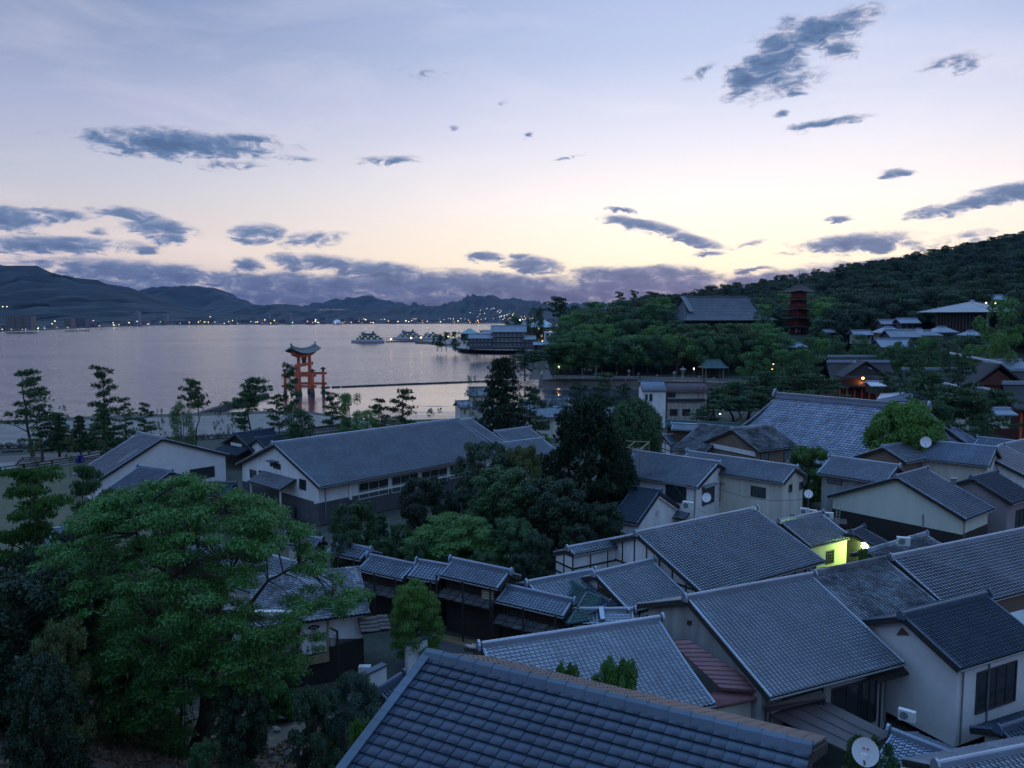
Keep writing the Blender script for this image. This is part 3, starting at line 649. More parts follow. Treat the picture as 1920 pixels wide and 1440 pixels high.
sheet('far_shore', [(lambda q: q)(atz(*p, 1.5)[:2]) for p in shore] + [(9000, 9000), (-9000, 9000)], 1.5, mat('far_shore_land', (.06, .06, .06), .9, .4, .01), 1.8)

# ------------------------------------------------------------------ air
hz = MB(); hz.box((0, 5900, 274), 24400, 12500, 552); ho = hz.build('haze', None); ho['kind'] = 'stuff'
hm = bpy.data.materials.new('air'); hm.use_nodes = True; hm.node_tree.nodes.clear(); q = NB(hm.node_tree)
pv = q.n('ShaderNodeVolumePrincipled'); pv.inputs['Density'].default_value = 2.2e-5; pv.inputs['Color'].default_value = (.24, .48, 1., 1); pv.inputs['Anisotropy'].default_value = .1
mo = q.n('ShaderNodeOutputMaterial'); q.link(pv.outputs[0], mo.inputs[1]); ho.data.materials.append(hm)
ho.visible_shadow = True
# ------------------------------------------------------------------ houses of the village (pixels of the ridge ends and of the lower corners of the roof plane in view)
hs = house
def acunit(root_or_none, c, ex, label, s=1., cat='air conditioner'):
    ex = np.array(ex, float); ey = np.cross((0, 0, 1), ex); up = np.array([0, 0, 1.]); c = np.array(c, float)
    r = thing('air_conditioner', label, cat, c)
    MB().box(c + up * .32 * s, .8 * s, .3 * s, .55 * s, ex, ey, up).build('casing', METALW, r)
    m = MB()
    for k in range(5): m.tube([c + ex * (-.12) + up * .32 * s - ey * .16 * s + ex * math.cos(a) * .2 * s + up * math.sin(a) * .2 * s for a in (k * 1.256, k * 1.256 + .9)], .012, 4)
    m.tube([c - ex * .12 + up * .32 * s - ey * .155 * s, c - ex * .12 + up * .32 * s - ey * .175 * s], .2 * s, 12); m.build('fan_grille', METALG, r)
    m = MB()
    for sx in (-.3, .3): m.bar(c + ex * sx * s - ey * .2 + up * .03, c + ex * sx * s + ey * .2 + up * .03, .05, .06)
    m.build('foot', METALG, r); return r
def dish(px, py, Y, r_, label, face=(-.75, -.6, .35), pole=.8, base=None):
    c = aty(px, py, Y); f = np.array(face, float); f /= np.linalg.norm(f); x = np.cross(f, (0, 0, 1)); x /= np.linalg.norm(x); y = np.cross(x, f)
    root = thing('satellite_dish', label, 'satellite dish', c - [0, 0, pole]); V = []; Fa = []
    n = 20; rings = [(0, 0), (.35, .03), (.7, .1), (1, .2)]
    for t in (0, -.02):
        for (rr, d) in rings:
            for k in range(n): a = 2 * math.pi * k / n; V.append(c + r_ * (rr * (math.cos(a) * x + math.sin(a) * y * 1.08) + f * (d + t - .1)))
    for l in (0, 1):
        for i in range(3):
            for k in range(n): o = l * 4 * n; Fa.append((o + i * n + k, o + i * n + (k + 1) % n, o + (i + 1) * n + (k + 1) % n, o + (i + 1) * n + k))
    m = MB(); m.add(V, Fa); m.build('reflector', mat('dish_enamel', (.55, .56, .57), .4, .1), root, True)
    m = MB(); tip = c + f * r_ * .9 - y * r_ * .25; m.tube([c - y * r_ * .95, tip], .018 * max(1, r_ * 2), 5); m.build('feed_arm', METALG, root)
    m = MB(); m.box(tip, .09, .09, .14, x, y, f); m.build('receiver', METALW, root)
    m = MB(); m.tube([c - f * .12, c - f * .2 - [0, 0, .15], c - f * .2 - np.array([0, 0, pole])], .03, 6); m.build('mast', METALG, root); return root, c, f, x, y
def px_box(root, P, nr, pts, m, name, th=.05, off=.03):
    V = [onplane(x, y, P, nr) + nr * off for x, y in pts]; MB().prism(V, np.array(nr) * th).build(name, m, root)

# nearest roof, flat dark tiles, its far side seen at a grazing angle
H = hs('near_house', 'nearest house with flat dark interlocking roof tiles along the bottom edge', (800, 1226), (1521, 1402), 18.2, (620, 1440), None, g=11, slope=21, tile=TILEDK, seg=6, tw=.29, th=.255, indiv=300, wall=CREAM, bw=2.8, ridge=False, gut=False, ew=6, fw=7.0, lift=.055, bslope=23.6, back_full=True, force=(6, 1.), rr=.0)
mb = MB(); up = np.array([0, 0, 1.]); L = H.L; k = int(L / .42)
ridge_caps = thing
for i in range(k):
    p = H.R0 + H.e * (L * i / k); q_ = H.R0 + H.e * (L * (i + 1.06) / k); m = MB()
    prof = [(-.17, -.06), (-.10, .07), (0, .115), (.10, .07), (.17, -.06), (.14, -.06), (0, .07), (-.14, -.06)]
    sN = np.cross(H.e, up); m.prism([p + sN * a + up * (c_ + .03) for a, c_ in prof], q_ - p + up * .018); m.build('ridge_tile', TILEDK, H.rf)
vF = H.n * math.cos(H.sl) - up * math.sin(H.sl); nF = H.n * math.sin(H.sl) + up * math.cos(H.sl)
for i in range(int(H.w / math.cos(H.sl) / .255)):
    p = H.R0 + vF * .255 * i + nF * .035 + H.e * .06; m = MB(); m.box(p + vF * .135 + nF * .02, .22, .275, .05, H.e, vF, nF); m.box(p + vF * .135 - H.e * .1 - nF * .05, .03, .275, .16, H.e, vF, nF); m.build('verge_tile', TILEDK, H.rf)
_, c_, f_, x_, y_ = dish(1623, 1410, 12.2, .21, 'large round satellite dish with red mark beside the nearest roof, bottom right', (-.5, -.8, .35), .9)
m = MB()
for s_ in (-.03, .03): m.box(c_ + f_ * .005 + x_ * s_ + y_ * .05, .03, .03, .006, x_, y_, f_)
m.build('red_mark', mat('red_print', (.45, .05, .04), .5, 0), _)

H = hs('tiled_house', 'pale grey tiled roof just behind the nearest dark roof with a shrub in front', (913, 1213), (1232, 1174), 8.6, None, (1356, 1295), g=3.5, slope=22, ew=8, indiv=300, wall=CREAM, rl=.3, sag=.12, bw=3.2, tile=TILE, fw=5.6, oe=.5, back_full=True)
# red sheet-metal lean-tos between it and the big house
def seam_roof(name, label, quad, z, m, nseam, along, thick=.08, gz=3.):
    P = [atz(x, y, zz) if True else 0 for (x, y), zz in zip(quad, z)]; root = thing(name, label, 'lean-to roof', (*P[0][:2], P[0][2] - 3))
    mb = MB(); mb.prism(P[::-1], (0, 0, -thick)); mb.build('sheet', m, root); P = [np.array(p) for p in P]
    for i in range(nseam + 1):
        t = i / nseam
        a, c = ((P[0] * (1 - t) + P[3] * t), (P[1] * (1 - t) + P[2] * t)) if along else ((P[0] * (1 - t) + P[1] * t), (P[3] * (1 - t) + P[2] * t))
        mb = MB(); mb.bar(a + up * .02, c + up * .02, .035, .05); mb.build('seam', m, root)
    return root
seam_roof('lean_to_roof', 'dull red standing seam metal roof, the upper one against the grey gable wall', [(1254, 1201), (1290, 1199), (1440, 1297), (1352, 1290)], [7.8, 7.9, 6.6, 6.5], REDMETAL, 11, True)
r_ = seam_roof('lean_to_roof', 'dull red standing seam metal roof, the lower one over a pale wall', [(1240, 1316), (1352, 1296), (1438, 1306), (1296, 1334)], [6.0, 6.1, 6.3, 5.6], REDMETAL, 9, False)
P = [atz(1300, 1336, 5.4), atz(1418, 1309, 6.0)]
mb = MB(); mb.prism([P[0] - up * 3, P[0] - up * .1, P[1] - up * .15, P[1] - up * 3], (.3, .4, 0)); mb.build('wall', CREAM, r_)
win3(r_, P[0], np.array([P[1][1] - P[0][1], -(P[1][0] - P[0][0]), 0]) / np.linalg.norm((P[1] - P[0])[:2]), (P[1] - P[0]) * [1, 1, 0] / np.linalg.norm((P[1] - P[0])[:2]), .1, 1.5, 3.2, 4.6)

H = hs('tiled_house', 'broad blue grey tiled roof over a blank grey gable in the foreground', (1288, 1125), (1523, 1083), 9.6, (1442, 1308), (1700, 1241), g=3, tile=TILE, indiv=300, wall=GREYW, oe=.9, ov=.3, bw=5.2, seed=5)
px_box(H.root, H.walls['0'][0], H.walls['0'][1], [(1290, 1163), (1297, 1163), (1297, 1171), (1290, 1171)], WOODDK, 'vent')
win(H, 'f', 1560, 1292, 1640, 1350, nx=3, name='window'); win(H, 'f', 1470, 1290, 1540, 1345, nx=3)
H4 = H
H = hs('tiled_house', 'lower roof with mottled weathered old tiles adjoining the big blue grey house', (1523, 1079), (1660, 1053), 9.35, None, (1766, 1128), g=3, tile=TILEOLD, wall=GREYW, seed=9, indiv=0, bw=4, slope=24, ew=6, fw=5.2)
# corrugated transparent sheets over the passage
a = atz(1612, 1162, 7.35); c = atz(1735, 1128, 7.35); rr = thing('corrugated_canopy', 'shiny translucent corrugated canopy strip between the weathered roof and the nearer gable', 'canopy', (a[0], a[1], 3))
e_ = (c - a) / np.linalg.norm(c - a); n_ = np.array([e_[1], -e_[0], 0]); V = []; k = 90
for i in range(k + 1):
    for j in (0, 1): V.append(a + e_ * np.linalg.norm(c - a) * i / k + n_ * (j * .75) + up * (math.sin(i * 2.1) * .02 - j * .1))
mb = MB(); mb.add(V, [(2 * i, 2 * i + 1, 2 * i + 3, 2 * i + 2) for i in range(k)]); mb.build('corrugated_sheet', mat('corrugated_plastic', (.42, .43, .45), .12, .1, spec=.9), rr, True)
mb = MB()
for i in range(5): p = a + (c - a) * (i + .5) / 5; mb.bar(p, p + n_ * .8 - up * .12, .05, .05)
mb.build('rafter', WOODDK, rr)
H = hs('tiled_house', 'long grey tiled roof stepping up at the right edge behind the two foreground gables', (1672, 1048), (1886, 1003), 9.4, (1790, 1150), (1985, 1092), g=3, tile=TILE, wall=BROWNW, seed=12, rr=4., bw=4.5, indiv=300)
H = hs('tiled_house', 'dark tiled house at the right edge with white gable and a wide window', (1692, 1158), (1850, 1119), 9.2, (1798, 1260), (1960, 1203), g=3.4, tile=TILEDK, wall=PLASTERL, seed=13, indiv=300, oe=.35, ov=.4, bw=3.4)
win(H, 'f', 1832, 1262, 1901, 1312, nx=4); H6 = H
px_box(H.root, H.walls['0'][0], H.walls['0'][1], [(1682, 1190), (1692, 1176), (1706, 1190)], WOODMD, 'gable_vent')
mb = MB(); q0 = onplane(1779, 1350, *H.walls['f'][:2]); qq = H.R0 + H.n * (H.w - .3) + H.e * 3; mb.tube([(qq[0], qq[1], H.zf - .1), (qq[0], qq[1], 3.3)], .045, 6); mb.build('downpipe', METALG, H.root)
ac = acunit(None, atz(1700, 1352, 5.3), (.8, -.6, 0), 'dirty white air conditioner on a bracket, bottom right beside the gable wall')
H = hs('porch_roof', 'small dark tiled lower roof with white eave under the white gable, bottom right', (1672, 1376), (1847, 1427), 5.2, (1580, 1440), None, g=3, tile=TILEBL, wall=CREAM, seed=14, slope=20, ew=8, bw=3., fw=3., cat='roof')
H = hs('porch_roof', 'bluish tiled roof cut by the bottom right corner of the picture', (1760, 1440), (1920, 1408), 7., None, None, g=3, tile=TILE, wall=CREAM, seed=15, slope=22, ew=8, bw=2., fw=3., rr=3, cat='roof')
H = hs('porch_roof', 'narrow dark roof with white rafter ends at the right edge below the wide window', (1875, 1372), (1975, 1340), 5.2, (1925, 1405), None, g=3, tile=TILEDK, wall=PLASTERL, seed=16, slope=22, ew=8, bw=1.6, fw=2., rr=3, cat='roof')
# brown flat canopies under the big eave
def canopy(label, quad, zs, m, h):
    P = [atz(*p, z) for p, z in zip(quad, zs)]; r = thing('flat_canopy', label, 'canopy', (P[0][0], P[0][1], P[0][2] - h)); MB().prism(P[::-1], (0, 0, -.07)).build('sheet', m, r)
    c = sum(P) / 4; mb = MB()
    for i in range(1, 4): t = i / 4; mb.bar(P[0] * (1 - t) + P[1] * t + up * .01, P[3] * (1 - t) + P[2] * t + up * .01, .03, .03)
    mb.build('joint', m, r); mb = MB()
    for p in P: q = p * .93 + c * .07; mb.bar(q - up * .08, q - up * h, .09, .09)
    mb.build('post', WOODDK, r); return r
canopy('wide brown sheet canopy in the yard below the big blue grey roof', [(1429, 1333), (1548, 1314), (1677, 1378), (1588, 1408)], [5.4, 5.6, 5.0, 4.9], BROWNMETAL, 2.2)
canopy('small brown sheet strip above the wide brown canopy', [(1432, 1325), (1540, 1294), (1550, 1308), (1440, 1334)], [6.2, 6.3, 5.9, 5.8], BROWNMETAL, 2.5)
canopy('dark little door canopy hanging below the right end of the big blue grey roof', [(1628, 1266), (1700, 1243), (1720, 1258), (1650, 1279)], [6.3, 6.3, 6.0, 6.0], WOODDK, 3.0)
canopy('pale weathered plank roof at the right edge below the long stepped roof', [(1890, 1150), (1990, 1125), (2000, 1165), (1925, 1180)], [6.8, 6.8, 6.4, 6.4], mat('pale_planks', (.32, .33, .33), .7, .3, 3), 3.0)

H = hs('tiled_house', 'large steep silver tiled house with half timbered gable, middle of the village', (1194, 1003), (1416, 957), 9, (1320, 1112), (1553, 1053), g=3, tile=TILE, wall=WHITE, timber=1.3, seed=20, bw=5.5, oe=.7)
H = hs('tiled_house', 'small tiled wing with lamp lit yellow green wall and one barred window', (1463, 980), (1540, 964), 7.5, (1519, 1026), (1598, 1007), g=3, tile=TILE, wall=LAMPTINTW, seed=21, bw=3, oe=.15, ov=.1)
win(H, 'f', 1550, 1034, 1562, 1054, nx=3, ny=4); H10 = H
H = hs('long_shed', 'low white panelled wall with dark posts left of the large silver house', (1066, 1031), (1196, 1006), 7.6, None, None, g=3, tile=TILE, wall=WHITE, timber=1.5, seed=22, fw=.7, bw=2.2, slope=20, ew=8, oe=.25, ov=.1)
H = hs('tiled_house', 'small gabled house with half timbered end in front of the large silver house', (1115, 1079), (1222, 1054), 7.5, (1173, 1140), (1299, 1117), g=3, tile=TILE, wall=WHITE, timber=1.2, seed=23, bw=3.6, indiv=0)
px_box(H.root, H.walls['0'][0], H.walls['0'][1], [(1124, 1098), (1145, 1112), (1145, 1122), (1124, 1113)], WOODMD, 'boarded_panel', off=.06)
H = hs('porch_roof', 'low tiled lean-to roof tucked under the small half timbered gable', (1075, 1092), (1128, 1126), 6.3, (1062, 1128), None, g=3, tile=TILEDK, wall=CREAM, slope=17, ew=8, seed=24, fw=2.4, bw=.7, rr=1., cat='roof')
H = hs('porch_roof', 'tiled roof slope seen end on left of the small half timbered gable', (990, 1096), (1113, 1079), 6.9, (1040, 1118), None, g=3, tile=TILE, wall=CREAM, slope=17, ew=8, seed=25, fw=2., bw=2.5, cat='roof')
H = hs('gate_roof', 'short corner roof with upright ridge joint at the end of the gallery', (1073, 1147), (1187, 1147), 5.9, None, None, g=3, tile=TILE, wall=CREAM, slope=22, ew=8, seed=26, fw=1.1, bw=.9, cat='roof', oe=.5)
m = MB(); p = H.R0 + H.e * H.L * .47; m.bar(p + up * .3, p + H.n * 1.1 - up * .15, .3, .22); m.build('cross_ridge', TILE, H.root)

# green lit gable house, kura, white two-storey houses
H = hs('gabled_house', 'long low house with broad pale blank gable lit greenish by the lamp', (1683, 895), (1737, 880), 9.6, (1813, 974), (1867, 954), g=3.2, tile=TILEBL, wall=PALEG, seed=30, bw=7.4, lower=WOODDK, lowz=5.0, oe=.5, rl=.3); H11 = H
px_box(H.root, H.walls['0'][0], H.walls['0'][1], [(1730, 964), (1732, 964), (1732, 990), (1730, 990)], METALG, 'conduit')
for i, (x, y) in enumerate([(1509, 950), (1523, 953), (1539, 957), (1554, 958)]):
    acunit(None, aty(x, y, 73.5) - [0, 0, .8], (.93, -.36, 0), ['leftmost', 'second', 'third', 'rightmost'][i] + ' of four white air conditioners in a row on the dark wall', 1.1)
c = aty(1534, 966, 74.3); rr = thing('flat_canopy', 'dark flat roof carrying the row of four air conditioners', 'canopy', (c[0], c[1], 3)); MB().box(c - up * .55, 5.2, 2., .3, (.93, -.36, 0), (.36, .93, 0)).build('deck', WOODDK, rr); MB().box(c - up * 2.7, 4.8, 1.6, 4., (.93, -.36, 0), (.36, .93, 0)).build('wall', WOODDK, rr)
acunit(None, aty(1694, 1012, 60) - [0, 0, .5], (.93, -.36, 0), 'white air conditioner on the wall above the small mossy roof right of the glowing lamp', 1.2)
a = aty(1566, 985, 66.5); m = MB(); rr = thing('ladder', 'thin metal ladder leaning on the dark wall beside the four air conditioners', 'ladder', a)
tp = a + [.35, .6, 1.7]
for s_ in (0, .32): m.tube([a + [s_, 0, 0], tp + [s_, 0, 0]], .025, 5)
m.build('rail', METALG, rr)
for i in range(7): t = (i + .5) / 7; MB().tube([a * (1 - t) + tp * t, a * (1 - t) + tp * t + [.32, 0, 0]], .02, 5).build('rung', METALG, rr)
H = hs('porch_roof', 'small mossy greenish tiled roof right of the glowing lamp', (1625, 1036), (1736, 1002), 6.4, None, (1758, 1022), g=3, tile=TILEOLD, wall=WOODDK, slope=20, ew=8, seed=31, fw=2.0, bw=1.5, cat='roof')
H = hs('porch_roof', 'little dark tiled porch roof behind the glowing lamp', (1597, 1001), (1618, 991), 6.6, None, (1655, 1012), g=3, tile=TILEDK, wall=WOODDK, slope=20, ew=8, seed=32, fw=2.6, bw=1.5, cat='roof')
H = hs('tiled_house', 'white two storey house with gable and balcony window beside the dark juniper', (1190, 848), (1350, 868), 10.2, None, (1303, 910), g=3, tile=TILE, wall=WHITE, slope=22, ew=5, seed=33, bw=3.8, oe=.4, ov=.4)
win(H, 'f', 1249, 906, 1286, 944, nx=4, hood=True); win(H, '1', 1317, 916, 1338, 940, nx=2, hood=True); win(H, '1', 1350, 908, 1371, 932, nx=2, hood=True); H12 = H
mb = MB(); P_, nr_, u_ = H.walls['f']
for i in range(9): q = P_ * [1, 1, 0] + u_ * (H.L * .45 + i * .3) + nr_ * .45; mb.bar(q + up * (H.zf - 2.7), q + up * (H.zf - 1.9), .03, .03)
q = P_ * [1, 1, 0] + u_ * (H.L * .45) + nr_ * .45; mb.bar(q + up * (H.zf - 1.9), q + u_ * 2.4 + up * (H.zf - 1.9), .04, .04); mb.build('balcony_rail', METALG, H.root)
q = P_ + u_ * (H.L * .3); pent(H.root, q * [1, 1, 0] + up * (H.zf - 2.9), q * [1, 1, 0] + u_ * (H.L * .6) + up * (H.zf - 2.9), nr_ * 1.3, .5, TILE, d=75)
acunit(None, aty(1290, 948, 72) - [0, 0, .4], (.75, -.66, 0), 'white air conditioner on the low pent roof below the balcony window', 1.3)
dish(1325, 933, 71.5, .42, 'white satellite dish in front of the window pair of the white two storey house', (-.4, -.8, .4), .5)
H = hs('tiled_house', 'cream two storey house with single wide window behind the white gabled one', (1290, 849), (1493, 878), 10.2, None, (1469, 907), g=3, tile=TILE, wall=CREAM, slope=23, ew=5, seed=34, bw=2.8, oe=.4, ov=.3)
win(H, 'f', 1409, 911, 1435, 934, nx=2); win(H, '1', 1479, 910, 1484, 921, nx=1); win(H, '1', 1499, 905, 1504, 916, nx=1)
dish(1516, 926, 71, .38, 'white satellite dish on a pole at the corner of the cream house', (-.3, -.85, .4), 1.6)
H = hs('storehouse', 'white plastered storehouse with round crest on its gable beside the juniper', (1186, 915), (1239, 924), 8.3, (1150, 974), (1190, 984), g=3, tile=TILEDK, wall=WHITE, seed=35, oe=.35, ov=.25, slope=27)
P_, nr_, u_ = H.walls['1']; c = onplane(1232, 962, P_, nr_); m = MB(); m.tube([c + nr_ * .02, c + nr_ * .06], .3, 16); m.build('crest', CREAM, H.root)
m = MB(); q = H.R1 - H.e * .25; V = [q - up * .45 + nr_ * .05, q - up * .7 + nr_ * .05]
for s_ in (1, -1): m.bar(q - up * .5 + nr_ * .06, q + H.n * s_ * (H.w - .3) - up * ((H.w - .3) * math.tan(H.sl) + .5) + nr_ * .06, .12, .28, up=nr_)
m.build('raking_moulding', WHITE, H.root)
H = hs('boarded_house', 'brown boarded house with speckled roof and layered half timbered gables', (1371, 806), (1446, 798), 11, (1416, 848), (1502, 836), g=3, tile=TILEOLD, wall=BROWNW, seed=36, bw=5.2, oe=.5)
win(H, 'f', 1426, 850, 1440, 868, nx=2, pane=GLASSP); win(H, 'f', 1470, 844, 1484, 862, nx=2, pane=GLASSP); band(H, '0', -4.3, 4, 8.0, 8.6, WHITE, 'plaster_band')
band(H, '0', -4.3, 4, 7.9, 8.0, WOODDK, 'beam', .05)
H = hs('tiled_house', 'broad low speckled roof left of the brown boarded house', (1312, 797), (1372, 806), 10.2, (1262, 842), None, g=3, tile=TILEOLD, wall=GREYW, seed=37, slope=22, ew=6, fw=6.5, bw=4)
H = hs('tiled_house', 'narrow raised roof with open gable above the broad speckled roof', (1261, 796), (1310, 797), 9.8, (1256, 806), None, g=3, tile=TILE, wall=WOODMD, seed=38, slope=22, ew=6, fw=1.4, bw=1.6)
H = hs('tiled_house', 'small tiled roof beside the clipped round tree with timbered gable end', (1244, 818), (1288, 814), 8, (1250, 840), (1308, 830), g=3, tile=TILE, wall=WHITE, timber=1.4, seed=39, bw=2.4)
H = hs('tiled_house', 'small tiled house just right of the brown boarded house', (1478, 868), (1512, 855), 8.4, (1500, 888), (1542, 873), g=3, tile=TILE, wall=CREAM, seed=40, slope=25, ew=4)
H = hs('tiled_house', 'grey rendered house with one small shuttered window in front of the temple roof', (1557, 858), (1685, 874), 9.8, (1531, 882), None, g=3, tile=TILE, wall=GREYW, seed=41, slope=23, ew=6, fw=3.3, bw=3.5)
win(H, 'f', 1552, 896, 1578, 909, nx=2, pane=GLASSP, hood=True)
H = hs('tiled_house', 'house with double roof and brown gable in front of the round bright tree', (1655, 839), (1702, 831), 10.6, (1696, 871), (1749, 860), g=3, tile=TILE, wall=BROWNW, seed=42, bw=5.5)
H = hs('tiled_house', 'house under a wide blue grey roof with a satellite dish at its ridge end', (1736, 829), (1869, 842), 10.8, None, None, g=3, tile=TILEBL, wall=CREAM, seed=43, slope=23, ew=8, fw=3.6, bw=3.5, rl=.5)
dish(1736, 829, 89, .6, 'white satellite dish beside the ridge below the round bright tree', (-.5, -.8, .3), 1.2)
H = hs('tiled_house', 'house with large blank white gable at the right edge', (1842, 852), (1874, 841), 9.8, (1990, 905), None, g=3, tile=TILE, wall=WHITE, seed=44, slope=24, ew=5, fw=6.5, bw=7., oe=.4, rr=2)
H = hs('tiled_house', 'mauve rendered gabled house with dark roof at the right edge', (1822, 898), (1869, 885), 9, (1899, 948), (1940, 934), g=3, tile=TILEDK, wall=MAUVEW, seed=45, bw=3.2)
win(H, 'f', 1905, 958, 1918, 985, nx=2); c = aty(1788, 898, 73); rr = thing('chimney_vent', 'small square metal roof vent between the mauve house and the white gable', 'vent', (c[0], c[1], c[2] - .6)); MB().box(c - up * .3, .35, .35, .6).build('shaft', METALG, rr); MB().box(c + up * .05, .6, .6, .08).build('cowl', METALG, rr)
H = hs('tiled_house', 'far right house with double ridge line behind the blank white gable', (1835, 822), (1960, 836), 9., None, None, g=3, tile=TILEBL, wall=CREAM, seed=46, slope=22, ew=8, fw=3., bw=4, rr=4)
H = hs('tiled_house', 'small white house with dark window slits at the far right edge', (1880, 836), (1925, 826), 9.6, None, None, g=3, tile=TILE, wall=WHITE, seed=47, slope=24, ew=8, fw=3., bw=3, rr=2)
win(H, '0', 1893, 862, 1898, 872, nx=1); win(H, '0', 1905, 862, 1910, 872, nx=1)
# big temple with pale concave roof
e0 = atz(1455, 742, 13.4); e1 = atz(1740, 767, 13.4); d_ = (e1 - e0)[:2]; yaw = math.atan2(d_[1], d_[0]); Lr = np.linalg.norm(d_); ee = np.array([math.cos(yaw), math.sin(yaw)])
nn = np.array([ee[1], -ee[0]]); Wb = 29.; cc_ = (e0[:2] + e1[:2]) / 2
HT = hip_house('temple_hall', 'great temple hall with huge pale concave tiled roof and tall dark ridge', cc_, yaw, Lr + 9, Wb, Lr, 5.4, 13.0, 2.8, CREAM, TILEPALE, 2.2, sag=.9, cat='temple', seed=50, rh=.9, tw=.42, th=.42)
mb = MB(); 
for zz in (.1, .75): mb.bar((*e0[:2], 13.1 + zz), (*e1[:2], 13.1 + zz), .75 - zz * .4, .3)
oni(mb, (*e0[:2], 13.4), (-ee[0], -ee[1], 0), 2.6); oni(mb, (*e1[:2], 13.4), (ee[0], ee[1], 0), 2.6); mb.build('ridge_crest', TILEBL, HT.rf)

# museum: long white building with big roof
HM = hs('museum', 'long white hall with dark cladding below and a very large grid patterned tiled roof', (512, 833), (857, 789), 11, (602, 913), (943, 850), g=3, tile=TILE, wall=WHITE, lower=GREYDK, lowz=5.3, seed=60, oe=.9, ov=.5, slope=22, bw=9.5, indiv=0, cat='museum')
H = HM
for (x0, y0, x1, y1) in [(672, 906, 728, 925), (734, 894, 784, 914), (790, 884, 838, 901), (843, 873, 890, 888)]: win(H, 'f', x0, y0 + 1, x1, y1, nx=3, ny=2, style='white')
for (x0, y0, x1, y1) in [(698, 984, 732, 998), (737, 973, 772, 988)]: win(H, 'f', x0, y0, x1, y1, nx=9, ny=4, style='white')
band(H, 'f', -.1, H.L - 1, 5.3, 5.55, WHITE, 'sill_band', .05)
for u_ in (4.6,): 
    P_, nr_, uu_ = H.walls['f']; q = P_ * [1, 1, 0] + uu_ * u_ + nr_ * .15; mb = MB(); mb.box(q + up * (H.zf + 5.0) / 2, .3, .25, H.zf - 5., uu_, nr_, up); mb.build('pilaster', WHITE, H.root)
mb = MB(); q = H.walls['f'][0] * [1, 1, 0] + H.e * 1.3 + H.n * .12; mb.tube([q + up * H.zf, q + up * 3.2], .06, 6); mb.build('downpipe', METALG, H.root)
win(H, '0', 469, 880, 481, 899, nx=1); win(H, '0', 486, 882, 518, 902, nx=4); win(H, '0', 562, 898, 574, 919, nx=1); win(H, '0', 513, 868, 526, 880, nx=2, hood=False)
P_, nr_, u_ = H.walls['0']; c = onplane(516, 864, P_, nr_); mb = MB(); mb.box(c + nr_ * .4, 1.6, .9, .12, u_, nr_, up); mb.box(c + nr_ * .35 - up * .35, .1, .7, .5, u_, nr_, up); mb.build('hood', TILEDK, H.root)
a = onplane(495, 906, P_, nr_); c = onplane(556, 890, P_, nr_)
ent = thing('entrance_porch', 'tiled entrance canopy on posts against the museum gable', 'porch', (a[0], a[1], 3.))
m_ = (a + c) / 2; hw = np.linalg.norm((c - a)[:2]) / 2; t_ = (c - a) * [1, 1, 0] / np.linalg.norm((c - a)[:2]); zt = 7.3
A1 = m_ * [1, 1, 0] - t_ * hw + up * zt; A2 = m_ * [1, 1, 0] + t_ * hw + up * zt
pent(ent, A1, A2, nr_ * 2.2, .95, TILE, d=70)
mb = MB()
for s_ in (.05, .95): q = A1 * (1 - s_) + A2 * s_ + nr_ * 1.9; mb.bar(q * [1, 1, 0] + up * (zt - 1.), q * [1, 1, 0] + up * 2.7, .18, .18)
mb.build('post', CREAM, ent); mb = MB(); mb.box((A1 + A2) / 2 * [1, 1, 0] + nr_ * 1.3 + up * 3.4, hw * 2, 1.8, 1.6, t_, nr_, up); mb.build('porch_wall', GREYDK, ent)
H = hs('museum_wing', 'rear wing roof of the museum carrying on behind the end of the big roof', (863, 790), (889, 788), 10.8, (945, 846), (934, 822), g=3, tile=TILE, wall=WHITE, slope=22, ew=8, seed=61, fw=7.5, bw=6, cat='museum')
H = hs('museum_wing', 'tiled annex roof right of the museum with little entrance gable', (928, 811), (993, 803), 9.2, None, (1022, 824), g=3, tile=TILE, wall=WHITE, slope=22, ew=8, seed=62, fw=3.4, bw=3, cat='museum')
H = hs('museum_wing', 'lower tiled annex roof in front of the little entrance gable', (937, 834), (1020, 822), 8., (967, 856), (1030, 843), g=3, tile=TILE, wall=WHITE, slope=22, ew=8, seed=63, fw=3.6, bw=1., cat='museum')
H28 = hs('white_hall', 'white hall with one asymmetric roof and long blank gable left of the museum', (260, 813), (305, 824), 9.8, (143, 894), (178, 908), g=2.6, tile=TILE, wall=PLASTERL, seed=64, bw=9.5, oe=.5, ov=.3, bslope=20)
win(H28, '1', 356, 881, 402, 893, nx=3)
m = MB(); q = onplane(254, 862, *H28.walls['1'][:2])
q1 = H28.R0 + H28.e * (H28.L - 1.6); vv = H28.n * math.cos(H28.sl) - up * math.sin(H28.sl); nn_ = H28.n * math.sin(H28.sl) + up * math.cos(H28.sl)
for s_ in (0, .5): m.bar(q1 + H28.e * s_ + vv * 3 + nn_ * .15, q1 + H28.e * s_ + vv * 6 + nn_ * .15, .05, .04)
m.build('roof_rail', METALW, H28.rf)
H = hs('white_hall', 'lower gabled wing in front of the white hall, half hidden by the big tree', (260, 876), (318, 889), 7.6, (180, 937), (250, 950), g=2.6, tile=TILEBL, wall=PLASTERL, seed=65, bw=3.5, oe=.4, slope=24, ew=3)
H = hs('porch_roof', 'dark tiled lean-to in front of the white hall above the big tree', (300, 905), (440, 908), 6.0, None, None, g=2.6, tile=TILEDK, wall=WOODDK, seed=66, fw=2.6, bw=.8, slope=20, ew=8, cat='roof')
H = hs('tiled_house', 'dark roofed house with small white gable between the white hall and the museum', (440, 815), (512, 808), 7.6, (482, 850), None, g=2.6, tile=TILEDK, wall=WOODDK, seed=67, fw=4.6, bw=4., slope=24, ew=6)
